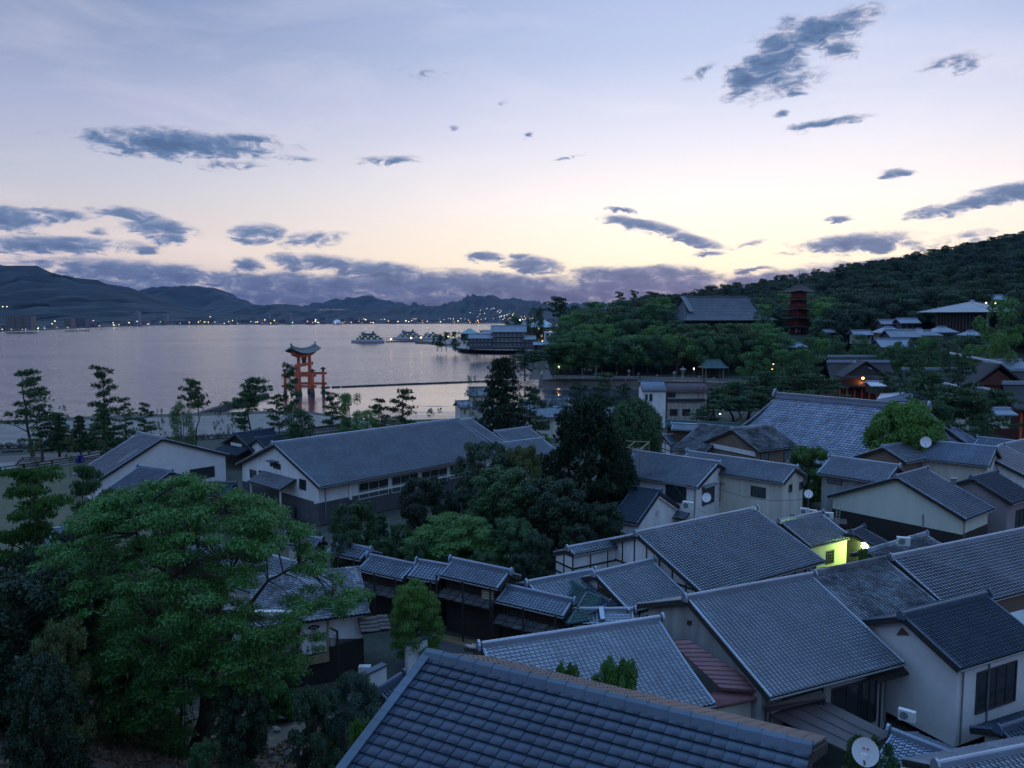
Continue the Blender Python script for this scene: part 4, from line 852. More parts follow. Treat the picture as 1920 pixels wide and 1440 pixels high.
P_, nr_, u_ = H.walls['0']; band(H, '0', -1.6, 1.4, 5.6, 6.2, WHITE, 'gable_panel', .05)
pent(H.root, P_ * [1, 1, 0] + u_ * -3.4 + up * 5.7, P_ * [1, 1, 0] + u_ * 3.6 + up * 5.7, nr_ * 2.4, .8, TILEDK, d=95)
H = hs('tiled_house', 'small dark tiled roof with white gable slit just behind the museum gable', (480, 824), (547, 817), 7.4, (500, 838), None, g=2.6, tile=TILEDK, wall=WHITE, seed=68, fw=2.5, bw=2.5, slope=24, ew=6)
H = hs('striped_roof_house', 'small house with brownish striped slate roof behind the museum ridge', (572, 806), (643, 797), 8, (592, 826), None, g=2.6, tile=mat('striped_slate', (.10, .095, .09), .6, .3, 1, rnd=.5), wall=GREYW, seed=69, fw=5, bw=3.5, slope=22, ew=6, force=(6, 2.2), th=.4)

# waterfront houses between the museum and the tidal creek
H = hs('tower_house', 'small pale two storey house with blue grey roof left of the tall fir', (878, 727), (932, 725), 9.5, (873, 748), None, g=2.6, tile=TILEOLD, wall=CREAM, seed=70, fw=3.4, bw=3, slope=24, ew=6)
win(H, 'f', 886, 752, 905, 768, nx=2, pane=GLASSP)
H = hs('tiled_house', 'low single storey roof at the water left of the pale two storey house', (855, 753), (880, 752), 6.8, None, None, g=2.6, tile=TILEOLD, wall=CREAM, seed=71, fw=2.5, bw=2.5, slope=24, ew=6)
H = hs('waterfront_house', 'long blue grey roofed waterfront house with wide window right of the tall fir', (990, 764), (1140, 766), 8.2, None, None, g=2.6, tile=TILE, wall=CREAM, seed=72, fw=3.4, bw=3, slope=24, ew=6)
win(H, 'f', 1010, 790, 1030, 806, nx=2, pane=GLASSP)
H = hs('waterfront_house', 'speckled roof just behind the long waterfront house', (972, 751), (1036, 751), 8.6, None, None, g=2.6, tile=TILEOLD, wall=CREAM, seed=73, fw=2.6, bw=2.6, slope=24, ew=6)
H = hs('waterfront_house', 'small gable with speckled roof at the creek behind the dark juniper', (1032, 745), (1068, 746), 9.2, None, None, g=2.6, tile=TILEOLD, wall=WHITE, seed=74, fw=3., bw=3, slope=24, ew=6)
H = hs('waterfront_house', 'narrow blue roof between the juniper and the clipped round tree', (1131, 768), (1175, 768), 8.6, None, None, g=2.6, tile=TILEBL, wall=WHITE, seed=75, fw=4.6, bw=3, slope=26, ew=6)
H = hs('waterfront_house', 'low tiled roof glimpsed below the narrow blue roof between the two trees', (1138, 806), (1175, 806), 7., None, None, g=2.6, tile=TILE, wall=WHITE, seed=76, fw=3.4, bw=2, slope=24, ew=6)
# three storey house under repair: white tower block + brown roofed balcony block
H = hs('white_tower_house', 'tall narrow white building with slit windows and blue grey metal roof at the creek', (1200, 715), (1245, 714), 12.2, (1205, 734), (1249, 733), g=2.6, tile=mat('blue_ribbed_metal', (.15, .18, .24), .45, .2, 1, rnd=.2), wall=WHITE, seed=77, slope=28, ew=4, force=(3, 1.6), th=4., oe=.2, ov=.15, bw=2.5)
win(H, 'f', 1210, 739, 1214, 752, nx=1); win(H, 'f', 1218, 739, 1223, 752, nx=1); Hw = H
H = hs('balcony_house', 'three storey house with brown ribbed roof, balconies and scaffolding at the creek', (1246, 718), (1322, 717), 11.8, (1249, 735), (1331, 733), g=2.6, tile=mat('brown_ribbed_metal', (.085, .05, .055), .5, .2, 1, rnd=.2), wall=CREAM, seed=78, slope=26, ew=4, force=(3, 1.6), th=4., oe=1.0, ov=.2, bw=2.5)
win(H, 'f', 1251, 737, 1266, 745, nx=3)
for x in (1256, 1280, 1306): win(H, 'f', x, 767, x + 14, 779, nx=3, ny=2)
P_, nr_, u_ = H.walls['f']; pent(H.root, P_ * [1, 1, 0] + up * 8.6, P_ * [1, 1, 0] + u_ * (H.L - .5) + up * 8.6, nr_ * .9, .35, TILEDK, d=130)
mb = MB()
for i in range(12): q = P_ * [1, 1, 0] + u_ * (H.L - .4) * i / 11 + nr_ * 1.6; mb.bar(q + up * 2.6, q + up * 7.2, .06, .06)
for zz in (3.3, 3.9, 4.5, 5.1, 5.7, 6.3, 7.1): q = P_ * [1, 1, 0] + nr_ * 1.62; mb.bar(q + up * zz, q + u_ * (H.L - .4) + up * zz, .06, .05)
for i in range(4): q = P_ * [1, 1, 0] + u_ * (1 + i * 1.9) + nr_ * 1.66; mb.bar(q + up * 3, q + u_ * 1.6 + up * 7, .05, .05)
mb.build('scaffold', mat('rusty_pipe', (.10, .05, .035), .7, .3, 2), H.root); mb = MB()
for i in range(3): q = P_ * [1, 1, 0] + u_ * (H.L * (.74 + .12 * i)) + nr_ * .9; mb.bar(q + up * 8.4, q + up * 11.2, .12, .12)
mb.build('post', WOODMD, H.root)
c = aty(1310, 783, 128); rr = thing('work_platform', 'rust coloured scaffold deck and fence in front of the three storey house', 'scaffolding', (c[0], c[1], 2.6))
mb = MB()
for i in range(60): q = aty(1248 + i * 1.75, 0, 128); mb.bar((q[0], q[1], 2.6), (q[0], q[1], 5.4 + .2 * (i % 3)), .1, .05)
mb.build('board', mat('rusty_pipe', (0, 0, 0)), rr); q0 = aty(1245, 0, 127.8); q1 = aty(1388, 0, 127.8); mb = MB(); mb.bar((q0[0], q0[1], 5.2), (q1[0], q1[1], 4.9), .08, .1); mb.bar((q0[0], q0[1], 5.8), (q1[0], q1[1], 4.2), .05, .07)
for i in range(8): q = q0 + (q1 - q0) * (i + .5) / 8; mb.bar((q[0], q[1], 2.6), (q[0], q[1], 6.8 - .25 * i), .07, .07)
mb.bar((q0[0] + 7, q0[1], 8.6), (q1[0], q1[1], 5.2), .07, .07); mb.build('rail', mat('rusty_pipe', (0, 0, 0)), rr)
H = hs('awning_roof', 'curved blue sheet awning below the scaffolding', (1250, 790), (1385, 796), 6.4, None, None, g=2.6, tile=COPPER, wall=WOODDK, seed=79, fw=2, bw=1, slope=18, ew=8, cat='roof', sag=.15)
# pavilion with copper roof, inn, gallery and walls in the middle distance
q0 = aty(1075, 1052, 52)
HP = hip_house('garden_pavilion', 'garden pavilion with green copper shingled hipped roof', (q0[0] + .6, q0[1] + 1.8), .55 - math.pi / 2 - .15, 6.5, 5.2, 2.2, 5.6, 6.7, 3, WOODDK, COPPER, .6, seed=80)
def gallery(label, A, B, z, D, Cc, seed, fw_=None):
    H = hs('gallery', label, A, B, z, D, Cc, g=2.8, tile=TILEBL, wall=WOODDK, seed=seed, slope=24, ew=3, oe=.55, ov=.2, cat='gallery building', indiv=0, bw=1.6, fw=fw_)
    P_, nr_, u_ = H.walls['f']; zp = H.zf - 1.15
    r = pent(H.root, P_ * [1, 1, 0] + up * zp, P_ * [1, 1, 0] + u_ * (H.L - .4) + up * zp, nr_ * 1.0, .4, mat('grey_shingles', (.06, .065, .07), .8, .4, 2, rnd=.6), tw=.8, thh=.6, d=50)
    for i in range(max(2, int(H.L / 1.9)) + 1):
        q = P_ * [1, 1, 0] + u_ * ((H.L - .4) * i / max(2, int(H.L / 1.9))) + nr_ * .95; MB().bar(q + up * 2.6, q + up * (H.zf + .1), .13, .13).build('post', WOODDK, H.root)
    mb = MB()
    for i in range(int(H.L / .22)): q = P_ * [1, 1, 0] + u_ * (.2 + i * .22) + nr_ * .04; mb.bar(q + up * (zp + .1), q + up * (H.zf - .05), .05, .04)
    mb.build('lattice', WOODMD, H.root); return H
hs('boundary_wall_roof', 'first tiled wall coping behind the leafy tree, left end of the gallery', (540, 1005), (602, 1014), 6.6, (520, 1020), None, g=2.8, tile=TILEBL, wall=WHITE, seed=89, slope=24, ew=8, fw=1.0, bw=.9, cat='wall', oe=.7)
H = gallery('upper left step of the dark gallery with white panelled corner', (628, 1020), (693, 1033), 7.1, (612, 1037), (678, 1052), 81)
win(H, '0', 603, 1066, 612, 1090, nx=1) if False else None
c = aty(618, 1052, 55.2); r = thing('corner_lodge', 'white panelled corner lodge with small tiled hood at the left end of the gallery', 'lodge', (c[0], c[1], 2.8)); MB().box((c[0], c[1] + .9, 4.4), 2.4, 1.6, 3.4).build('wall', WHITE, r); pent(r, (c[0] - 1.5, c[1] + .25, 6.2), (c[0] + 1.3, c[1] + .25, 6.2), (0, -1., 0), .5, TILEBL)
mb = MB()
for x in (-1.2, 0, 1.2): mb.bar((c[0] + x, c[1] + .07, 2.8), (c[0] + x, c[1] + .07, 6.1), .12, .1)
mb.bar((c[0] - 1.2, c[1] + .06, 4.5), (c[0] + 1.2, c[1] + .06, 4.5), .1, .1); mb.build('timber_frame', WOODDK, r)
gallery('second step of the dark gallery behind the bright green maple', (693, 1045), (775, 1062), 6.8, (662, 1063), (760, 1088), 82)
gallery('third step of the dark gallery with short tiled roof', (785, 1055), (840, 1066), 7.1, (765, 1082), (826, 1095), 83)
H = gallery('highest step of the dark gallery with lattice windows and pale shutter', (848, 1052), (955, 1075), 7.6, (823, 1080), (937, 1105), 84)
px_box(H.root, H.walls['f'][0], H.walls['f'][1], [(905, 1104), (928, 1108), (928, 1130), (905, 1126)], WOODLT, 'shutter_frame', off=.1)
for i in range(4): y = 1108 + i * 5; px_box(H.root, H.walls['f'][0], H.walls['f'][1], [(909, y), (926, y + 3), (926, y + 5), (909, y + 2)], CREAM, 'louvre', off=.17)
gallery('lowest right step of the dark gallery with broad tiled roof', (948, 1102), (1073, 1130), 6.6, (932, 1128), (1060, 1160), 85)
# inn with the sign, seen through the branches
q0 = atz(617, 1212, 5.0); eI = np.array([.94, .34, 0]); eI /= np.linalg.norm(eI); nI = np.array([eI[1], -eI[0], 0])
INN = thing('inn', 'white walled inn with dark base and sign board below the spreading tree', 'inn', (q0[0], q0[1], 2.8))
def innp(x, y, off=0): return onplane(x, y, q0, nI) + nI * off
q0a = q0.copy()
def wallquad(pts, m, name, th=.15, off=0.): V = [innp(*p) + nI * off for p in pts]; return MB().prism(V, -nI * th).build(name, m, INN)
wallquad([(428, 1148), (680, 1146), (680, 1196), (617, 1212), (430, 1235)], WHITE, 'wall', .4)
a = innp(428, 1200); c = innp(682, 1200); mb = MB(); mb.prism([(a[0], a[1], 2.5), (a[0], a[1], a[2]), (c[0], c[1], innp(682, 1197)[2]), (c[0], c[1], 2.5)], -nI * 4); mb.build('lower_wall', WOODDK, INN)
a = innp(425, 1143, .5); c = innp(700, 1165, .5); z_ = innp(640, 1150)[2] + .1
A1 = innp(470, 1100) * [1, 1, 0] - nI * 3.6 + up * (z_ + 1.7); A2 = innp(690, 1100) * [1, 1, 0] - nI * 3.6 + up * (z_ + 1.7)
pent(INN, A1, A2, nI * 4.4, 1.75, TILEOLD, name='roof', d=48)
A3 = innp(672, 1200) * [1, 1, 0] + up * 6.6; r = pent(INN, A3, A3 + eI * 1.9, nI * 1.3, .5, mat('brown_boards', (.10, .075, .07), .6, .3, 2, rnd=.5), name='side_roof', tw=1.2, thh=.35)
wallquad([(455, 1158), (462, 1158), (462, 1200), (455, 1200)], WOODDK, 'post', .1, .1)
SG = thing('sign_board', 'large framed white sign board with crest and dark brush lettering on the inn front', 'sign', innp(592, 1228, .12)); E_ = WOODLT
def sgn(pts, m, name, off, th=.03): V = [innp(*p) + nI * off for p in pts]; return MB().prism(V, nI * th).build(name, m, SG)
sgn([(566, 1168), (613, 1160), (613, 1220), (566, 1228)], mat('sign_white', (.6, .61, .62), .7, .05), 'board', .05, .05)
sgn([(612, 1158), (616, 1157.5), (616, 1222), (612, 1222.5)], WOODLT, 'frame', .06, .1); sgn([(560, 1166), (616, 1155), (616, 1160), (560, 1171)], WOODLT, 'frame', .062, .1)
sgn([(575, 1231), (617, 1222), (617, 1238), (575, 1246)], WOODLT, 'bottom_board', .06, .12)
INK = mat('sign_ink', (.02, .02, .03), .7, 0)
def text(s, px, py, h, nm, mt, root, off=.13):
    cu = bpy.data.curves.new('lettering', 'FONT'); cu.body = s; cu.size = h; cu.extrude = .008; cu.align_x = 'CENTER'; cu.offset = .006
    o = bpy.data.objects.new(nm, cu); C.objects.link(o); dg = bpy.context.evaluated_depsgraph_get(); me = bpy.data.meshes.new_from_object(o.evaluated_get(dg)); bpy.data.objects.remove(o)
    me.materials.clear(); me.materials.append(mt); o = bpy.data.objects.new(nm, me); C.objects.link(o); o.parent = root
    p = innp(px, py) + nI * off - origin_of(root); M = np.eye(4); M[:3, 0] = eI; M[:3, 1] = up; M[:3, 2] = nI; M[:3, 3] = p; o.matrix_basis = Matrix(M.tolist()); return o
text('と荘', 598, 1199, .44, 'lettering', INK, SG); text('おくのたな', 592, 1218, .24, 'lettering', INK, SG)
m = MB(); c = innp(588, 1175) + nI * .12; N_ = 14
V = [c + eI * .38 * math.cos(2 * math.pi * k / N_) * 1.0 + up * (.17 * math.sin(2 * math.pi * k / N_) * (1 - .35 * abs(math.cos(2 * math.pi * k / N_)))) for k in range(N_)]
m.prism(V, nI * .012); m.build('crest', INK, SG)
m = MB()
for s_ in (-.16, -.05, .06, .16): m.prism([c + nI * .013 + eI * (s_ - .03) - up * .05, c + nI * .013 + eI * (s_ + .03) - up * .05, c + nI * .013 + eI * s_ + up * .08], nI * .008)
m.build('crest_mark', mat('sign_white', (0, 0, 0)), SG)
# lantern lamp on a post in front of the inn
b0 = innp(634, 1290, 1.0); b0 = np.array([*atz(634, 1262, 4.2)[:2], 2.8]); lt = thing('street_lantern', 'black post with hanging hexagonal glass lantern in front of the inn', 'lantern', b0)
zt = onplane(634, 1184, b0, (0, -1, 0))[2]; mb = MB(); mb.bar(b0, b0 * [1, 1, 0] + up * zt, .12, .12); mb.bar(b0 * [1, 1, 0] + up * (zt + .12) - [.45, 0, -.12], b0 * [1, 1, 0] + up * (zt - .02) + [.06, 0, 0], .1, .1); mb.build('post', WOODDK, lt)
lc = b0 * [1, 1, 0] + up * (zt - .85) - [.32, 0, 0]; mb = MB(); mb.lathe(lc, [(.15, 0), (.19, .55), (.05, .56)], 6); mb.build('glass', mat('lantern_glass', (.35, .36, .33), .3, .1), lt)
mb = MB(); mb.lathe(lc, [(.17, -.04), (.17, 0)], 6); mb.lathe(lc, [(.27, .54), (.10, .74), (.02, .8)], 6)
for k in range(6): a = k * math.pi / 3; mb.bar(lc + np.array([.155 * math.cos(a), .155 * math.sin(a), 0]), lc + np.array([.2 * math.cos(a), .2 * math.sin(a), .55]), .03, .03)
mb.build('lantern_frame', METALG, lt)
# small walls, gate and box beside the inn
def lowwall(label, pts, h, m, cop=None, th=.3, z=2.8):
    P = [np.array([*atz(x, y, z)[:2], z]) for x, y in pts]; r = thing('garden_wall', label, 'wall', P[0]); mb = MB()
    for a, c in zip(P[:-1], P[1:]): mb.bar(a + up * h / 2 - up * .2, c + up * h / 2 - up * .2, th, h + .4)
    mb.build('wall', m, r); mb = MB()
    for a, c in zip(P[:-1], P[1:]): mb.bar(a + up * (h + .06), c + up * (h + .06), th + .2, .12)
    mb.build('coping', cop or TILEDK, r); return r
lowwall('white garden wall with dark coping right of the lantern post', [(655, 1325), (722, 1290)], 1.5, WHITE)
lowwall('white wall end standing behind the tip of the nearest roof', [(762, 1265), (800, 1250)], 2.0, WHITE)
c = atz(684, 1262, 3.6); r = thing('meter_box', 'pale utility box against the dark base of the inn', 'utility box', (c[0], c[1], 2.9)); MB().box((c[0], c[1], 3.6), .75, .4, .95).build('casing', METALW, r); MB().box((c[0], c[1] - .21, 3.75), .5, .03, .1).build('slot', METALG, r)
c = atz(682, 1300, 5.6); g_ = hs('small_gate_roof', 'little tiled gate roof with brown gable left of the nearest roof', (708, 1300), (752, 1270), 6.4, (722, 1330), None, g=4.2, tile=TILEDK, wall=WOODMD, seed=90, fw=1.1, bw=1.0, slope=28, ew=8, cat='gate')
H = hs('annex_roof', 'tiled roofs glimpsed through the foliage of the spreading tree', (330, 1000), (560, 1060), 6.8, None, None, g=2.8, tile=TILE, wall=WHITE, seed=91, fw=3.5, bw=3, slope=22, ew=8)
H = hs('annex_roof', 'roof glimpsed between the pines at the left edge', (60, 1000), (190, 985), 6.5, None, None, g=2.8, tile=TILEBL, wall=WHITE, seed=92, fw=4.5, bw=3, slope=22, ew=8)
# lane between the gallery and the foreground roofs
lane = [atz(*p, 2.62)[:2] for p in [(700, 1262), (760, 1205), (830, 1190), (960, 1225), (1100, 1260), (1100, 1290), (950, 1262), (820, 1215), (775, 1235)]]
sheet('lane', [atz(*p, 2.64)[:2] for p in [(690, 1300), (760, 1215), (830, 1200), (930, 1228), (930, 1262), (830, 1232), (780, 1262)]], 2.64, ASPHALT)
sheet('verge_strip', [atz(*p, 2.61)[:2] for p in [(812, 1185), (960, 1215), (960, 1240), (812, 1206)]], 2.61, mat('ochre_gravel', (.22, .14, .07), .9, .3, .5))

def wire(label, p, q, sag, r=.018):
    p = np.array(p, float); q = np.array(q, float); rt_ = thing('wire', label, 'wire', p); MB().tube([p + (q - p) * t - up * sag * 4 * t * (1 - t) for t in np.linspace(0, 1, 15)], r, 4, False).build('cable', WOODDK, rt_)
wire('thin wire from the balcony window down across the white house front', aty(1262, 905, 74), aty(1325, 962, 68), .5)
wire('thin wire crossing in front of the cream house to the white gable', aty(1346, 915, 73), aty(1512, 935, 70), .6)
wire('thin wire sagging over the lane behind the gallery roofs', aty(960, 1040, 55), aty(1195, 1000, 58), .7)
wire('thin wire above the weathered roof towards the glowing lamp', aty(1530, 1065, 47), aty(1700, 1010, 60), .5)
for H_, lb, nn_ in ((H12, 'white two storey house', 3), (H4, 'big grey gable house', 2), (H6, 'white gable house at the right edge', 2), (H11, 'lamp lit yellow house', 1)):
    for wl_, s_ in (('f', .35), ('f', H_.L - 2 * H_.ov - .1))[:nn_]:
        P_, nr_, u_ = H_.walls[wl_]; q = P_ * [1, 1, 0] + u_ * (H_.ov + s_) + nr_ * .09; MB().tube([q + up * (H_.zf - .05), q + up * 3.2], .045, 6).build('downpipe', METALG, H_.root)
    mb = MB()
    P_, nr_, u_ = H_.walls['f']
    for i in range(int(H_.L / .45)): q = H_.R0 + H_.e * (.2 + i * .45) + H_.n * (H_.w - .45) - up * ((H_.w - .45) * math.tan(H_.sl) + .16); mb.bar(q, q + H_.n * .4 - up * .4 * math.tan(H_.sl), .06, .08)
    o = mb.build('rafter_ends', WOODMD, H_.rf); o['kind'] = 'stuff'
# ------------------------------------------------------------------ the great red gate standing in the bay
tN = atz(561, 741, 0)[:2]; ax = np.array([.08, .997]); ax /= np.linalg.norm(ax); tF = tN + ax * 10.9; pp = np.array([ax[1], -ax[0]])
TR = thing('torii_gate', 'great vermilion wooden gate with curved grey roof standing in shallow water', 'gate', (*(tN + tF) / 2, 0))
A3 = lambda xy, z: np.array([xy[0], xy[1], z])
for c in (tN, tF): MB().tube([A3(c, -.5), A3(c, 1.2), A3(c, 6), A3(c + (tN + tF - 2 * c) * .02, 12.6)], [.95, .85, .7, .55], 14).build('pillar', VERM, TR, True); MB().tube([A3(c, -.5), A3(c, 1.3)], [1.05, .92], 14).build('pillar_foot', STONEDK, TR, True)
for c in (tN, tF):
    for s_ in (-1, 1):
        q = c + pp * s_ * 4.7; MB().tube([A3(q, -.5), A3(q, 8.1)], [.55, .46], 10).build('side_pillar', VERM, TR, True); MB().tube([A3(q, -.5), A3(q, 1.5)], [.66, .6], 10).build('pillar_foot', STONEDK, TR, True)
        MB().lathe(A3(q, 8.05), [(1.15, 0), (1.2, .12), (.5, .55), (.1, .75)], 4, math.pi / 4 + math.atan2(ax[1], ax[0])).build('cap_roof', BARK, TR)
    for z_ in (3.0, 6.6): MB().bar(A3(c - pp * 5.9, z_), A3(c + pp * 5.9, z_), .45, .8).build('side_beam', VERM, TR)
ctr = (tN + tF) / 2
MB().bar(A3(ctr - ax * 8.3, 9.9), A3(ctr + ax * 8.3, 9.9), .6, 1.1).build('tie_beam', VERM, TR)
mb = MB(); n_ = 16
def kz(s): return 12.9 + 1.2 * abs(s) ** 2.2
for i in range(n_):
    s0, s1 = -1 + 2 * i / n_, -1 + 2 * (i + 1) / n_; mb.bar(A3(ctr + ax * 10.4 * s0, kz(s0) + .2), A3(ctr + ax * 10.4 * s1, kz(s1) + .2), 1.2, 1.5)
mb.build('lintel', VERM, TR)
for sg in (-1, 1):
    mb = MB(); V = []
    for i in range(n_ + 1):
        s_ = -1 + 2 * i / n_; q = ctr + ax * 12 * s_; V += [A3(q, kz(s_) + 2.3), A3(q + pp * sg * 2.0, kz(s_) + 1.0), A3(q, kz(s_) + 1.6), A3(q + pp * sg * 1.9, kz(s_) + .75)]
    Fq = []
    for i in range(n_): o = 4 * i; Fq += [(o, o + 1, o + 5, o + 4), (o + 2, o + 6, o + 7, o + 3), (o + 1, o + 3, o + 7, o + 5)]
    Fq += [(0, 2, 3, 1), (4 * n_, 4 * n_ + 1, 4 * n_ + 3, 4 * n_ + 2)]; mb.add(V, Fq); mb.build('roof', mat('gate_bark_roof', (.10, .13, .13), .8, .3, .8), TR)
mb = MB()
for i in range(n_): s0, s1 = -1 + 2 * i / n_, -1 + 2 * (i + 1) / n_; mb.bar(A3(ctr + ax * 11.4 * s0, kz(s0) + 2.5), A3(ctr + ax * 11.4 * s1, kz(s1) + 2.5), .55, .5)
for s_ in (-1, 1): mb.bar(A3(ctr + ax * 11.2 * s_, kz(1) + 2.6), A3(ctr + ax * 12.0 * s_, kz(1) + 3.2), .5, .5)
mb.build('roof_ridge', mat('gate_ridge', (.22, .27, .28), .6, .2, 1), TR)
MB().box(A3(ctr, 11.5), .25, 1.3, 2.2, (*pp, 0), (*ax, 0)).build('name_tablet', WOODDK, TR)
mb = MB()
for s_ in (-2.2, -1.1, 1.1, 2.2): mb.bar(A3(ctr + ax * s_ * .6, 10.4), A3(ctr + ax * s_, 12.4), .25, .35)
mb.build('strut', WOODDK, TR)

# ------------------------------------------------------------------ ferries, pier and small boats
def ferry(px, py, L, yaw, label, decks=3, lit=True):
    c = atz(px, py, 0); r = thing('ferry', label, 'ferry', c, 'ferries at the far pier'); e = np.array([math.cos(yaw), math.sin(yaw), 0]); n = np.array([-e[1], e[0], 0]); w = L * .24
    def hull(z0, z1, k): return [c + e * (L * x) + n * (w / 2 * y) * k + up * z0 for x, y in ((-.5, 0), (-.38, -.8), (-.2, -1), (.4, -1), (.5, -.8), (.5, .8), (.4, 1), (-.2, 1), (-.38, .8))]
    MB().prism(hull(-.3, 0, 1.), (0, 0, 3.2)).build('hull', mat('ship_white', (.42, .46, .50), .4, .1), r); MB().prism(hull(-.2, 0, 1.02), (0, 0, .7)).build('waterline_stripe', mat('ship_red', (.3, .04, .05), .5, .1), r); MB().prism(hull(1.3, 0, 1.015), (0, 0, .25)).build('blue_stripe', mat('ship_blue', (.04, .10, .16), .5, .1), r)
    z = 2.9
    for k in range(decks):
        l = L * (.78 - .17 * k); o = c + e * L * (.05 - .01 * k); hgt = 2.0; mb = MB(); mb.prism([o + e * x + n * y + up * z for x, y in ((-l / 2, -w * .38), (-l / 2, w * .38), (l / 2, w * .42), (l / 2, -w * .42))], (0, 0, hgt)); mb.build('deck_house', mat('ship_white', (0, 0, 0)), r)
        mb = MB(); mb.box(o + up * (z + hgt), l * 1.12, w * .98, .18, e, n); mb.build('deck', mat('ship_blue', (0, 0, 0)), r)
        for sg in (-1, 1): MB().box(o + n * sg * w * .425 + up * (z + 1.2), l * .9, .12, .8, e, n).build('window_band', GLASS, r)
        for i in range(1, int(l / 2) - 1, 3):
            for sg in (-1, 1): MB().box(o + e * (-l / 2 + 1 + i * 2) + n * sg * w * .43 + up * (z + 1.25), 1.3, .12, .85, e, n).build('window', (glow('ferry_lit_window', (.75, .9, .35), .3) if lit and k < 2 else GLASS), r)
        z += hgt + .15
    MB().box(c + e * (-L * .14) + up * (z + .8), L * .13, w * .5, 1.7, e, n).build('bridge', mat('ship_white', (0, 0, 0)), r)
    MB().box(c + e * (L * .16) + up * (z + 1.), 2., 2.4, 2.2, e, n).build('funnel', mat('ship_blue', (0, 0, 0)), r)
    mb = MB(); mb.bar(c - e * L * .08 + up * z, c - e * L * .08 + up * (z + 5), .2, .2); mb.bar(c - e * L * .08 - n * 1.3 + up * (z + 3.4), c - e * L * .08 + n * 1.3 + up * (z + 3.4), .15, .15); mb.bar(c + e * L * .28 + up * z, c + e * L * .28 + up * (z + 3.5), .18, .18); mb.build('mast', METALG, r)
    mb = MB()
    for i in range(14): mb.bar(c + e * (L * (-.3 + .05 * i)) - n * w * .46 + up * (z - .1), c + e * (L * (-.3 + .05 * i)) - n * w * .46 + up * (z + .9), .08, .08)
    mb.bar(c - e * L * .3 - n * w * .46 + up * (z + .9), c + e * L * .35 - n * w * .46 + up * (z + .9), .08, .08); mb.build('railing', METALW, r)
ferry(690, 642.5, 33, .12, 'white car ferry with lit windows and red waterline approaching the pier, leftmost')
ferry(765, 637, 34, .05, 'white ferry moored in the middle of the pier')
ferry(806, 638, 22, .3, 'small white ferry moored nearest the shore', 2)
def smallboat(px, py, L, label):
    c = atz(px, py, 0); r = thing('motorboat', label, 'boat', c); MB().prism([c + np.array([L * x, L * .16 * y, -.2]) for x, y in ((-.5, 0), (-.25, -1), (.5, -.9), (.5, .9), (-.25, 1))], (0, 0, 1.1)).build('hull', mat('ship_white', (0, 0, 0)), r); MB().box(c + [L * .08, 0, 1.5], L * .3, L * .2, 1.2).build('cabin', mat('ship_white', (0, 0, 0)), r); MB().box(c + [L * .08, 0, 1.65], L * .31, L * .21, .4).build('window', GLASS, r)
smallboat(846, 650, 9, 'small white motorboat lying off the sea wall of the wooden inn')
for x, y, l in ((42, 619, 10), (182, 408 * 0 + 617, 9)): smallboat(x + 8, y + 1.5, l, ['small boat off the left shore', 'tiny boat further along the left shore'][x > 100])
c0, c1 = atz(725, 641.5, 0), atz(822, 640, 0); r = thing('pier', 'floating landing stage with covered walkway and lamps where the ferries moor', 'pier', c0); MB().bar(c0 + up * .4, c1 + up * .4, 6, .9).build('pontoon', STONEDK, r); MB().bar(c0 + up * 3.6, c1 + up * 3.6, 4, .3).build('roof', TILEBL, r); mb = MB()
for i in range(12): q = c0 + (c1 - c0) * i / 11; mb.bar(q, q + up * 3.6, .25, .25)
mb.build('post', METALG, r)

# ------------------------------------------------------------------ lamps
def lamp(px, py, Y, zg, label, col=(1, .62, .22), s=18., r_=.22, power=0, post=True, group=None):
    c = aty(px, py, Y); r = thing('street_lamp', label, 'lamp', (c[0], c[1], zg), group)
    if post: MB().tube([(c[0], c[1], zg), (c[0], c[1], c[2] - r_)], .06, 6).build('post', METALG, r)
    MB().sphere(c, r_, 10).build('globe', glow('lamp_%02d_%02d_%d' % (int(col[0] * 99), int(col[2] * 99), int(s)), col, s), r, True)
    MB().lathe(c + up * r_ * .8, [(r_ * 1.1, 0), (r_ * .5, r_ * .6)], 8).build('cap', METALG, r)
    if power:
        l = bpy.data.lights.new('lamp_light', 'POINT'); l.energy = power; l.color = col; l.shadow_soft_size = r_; o = bpy.data.objects.new('lamp_light', l); C.objects.link(o); o.parent = r; p_ = c + np.array([0, 0, -r_ - .15]) - origin_of(r) + np.array([0, -.0, 0]); o.location = tuple(p_)
    return r
LG = lamp(1622, 1022, 67.2, 3, 'glowing yellow green street lamp in the alley beside the lamp lit wing', (.66, 1., .32), 60, .30, 420)
ll = [c for c in LG.children if c.type == 'LIGHT'][0]
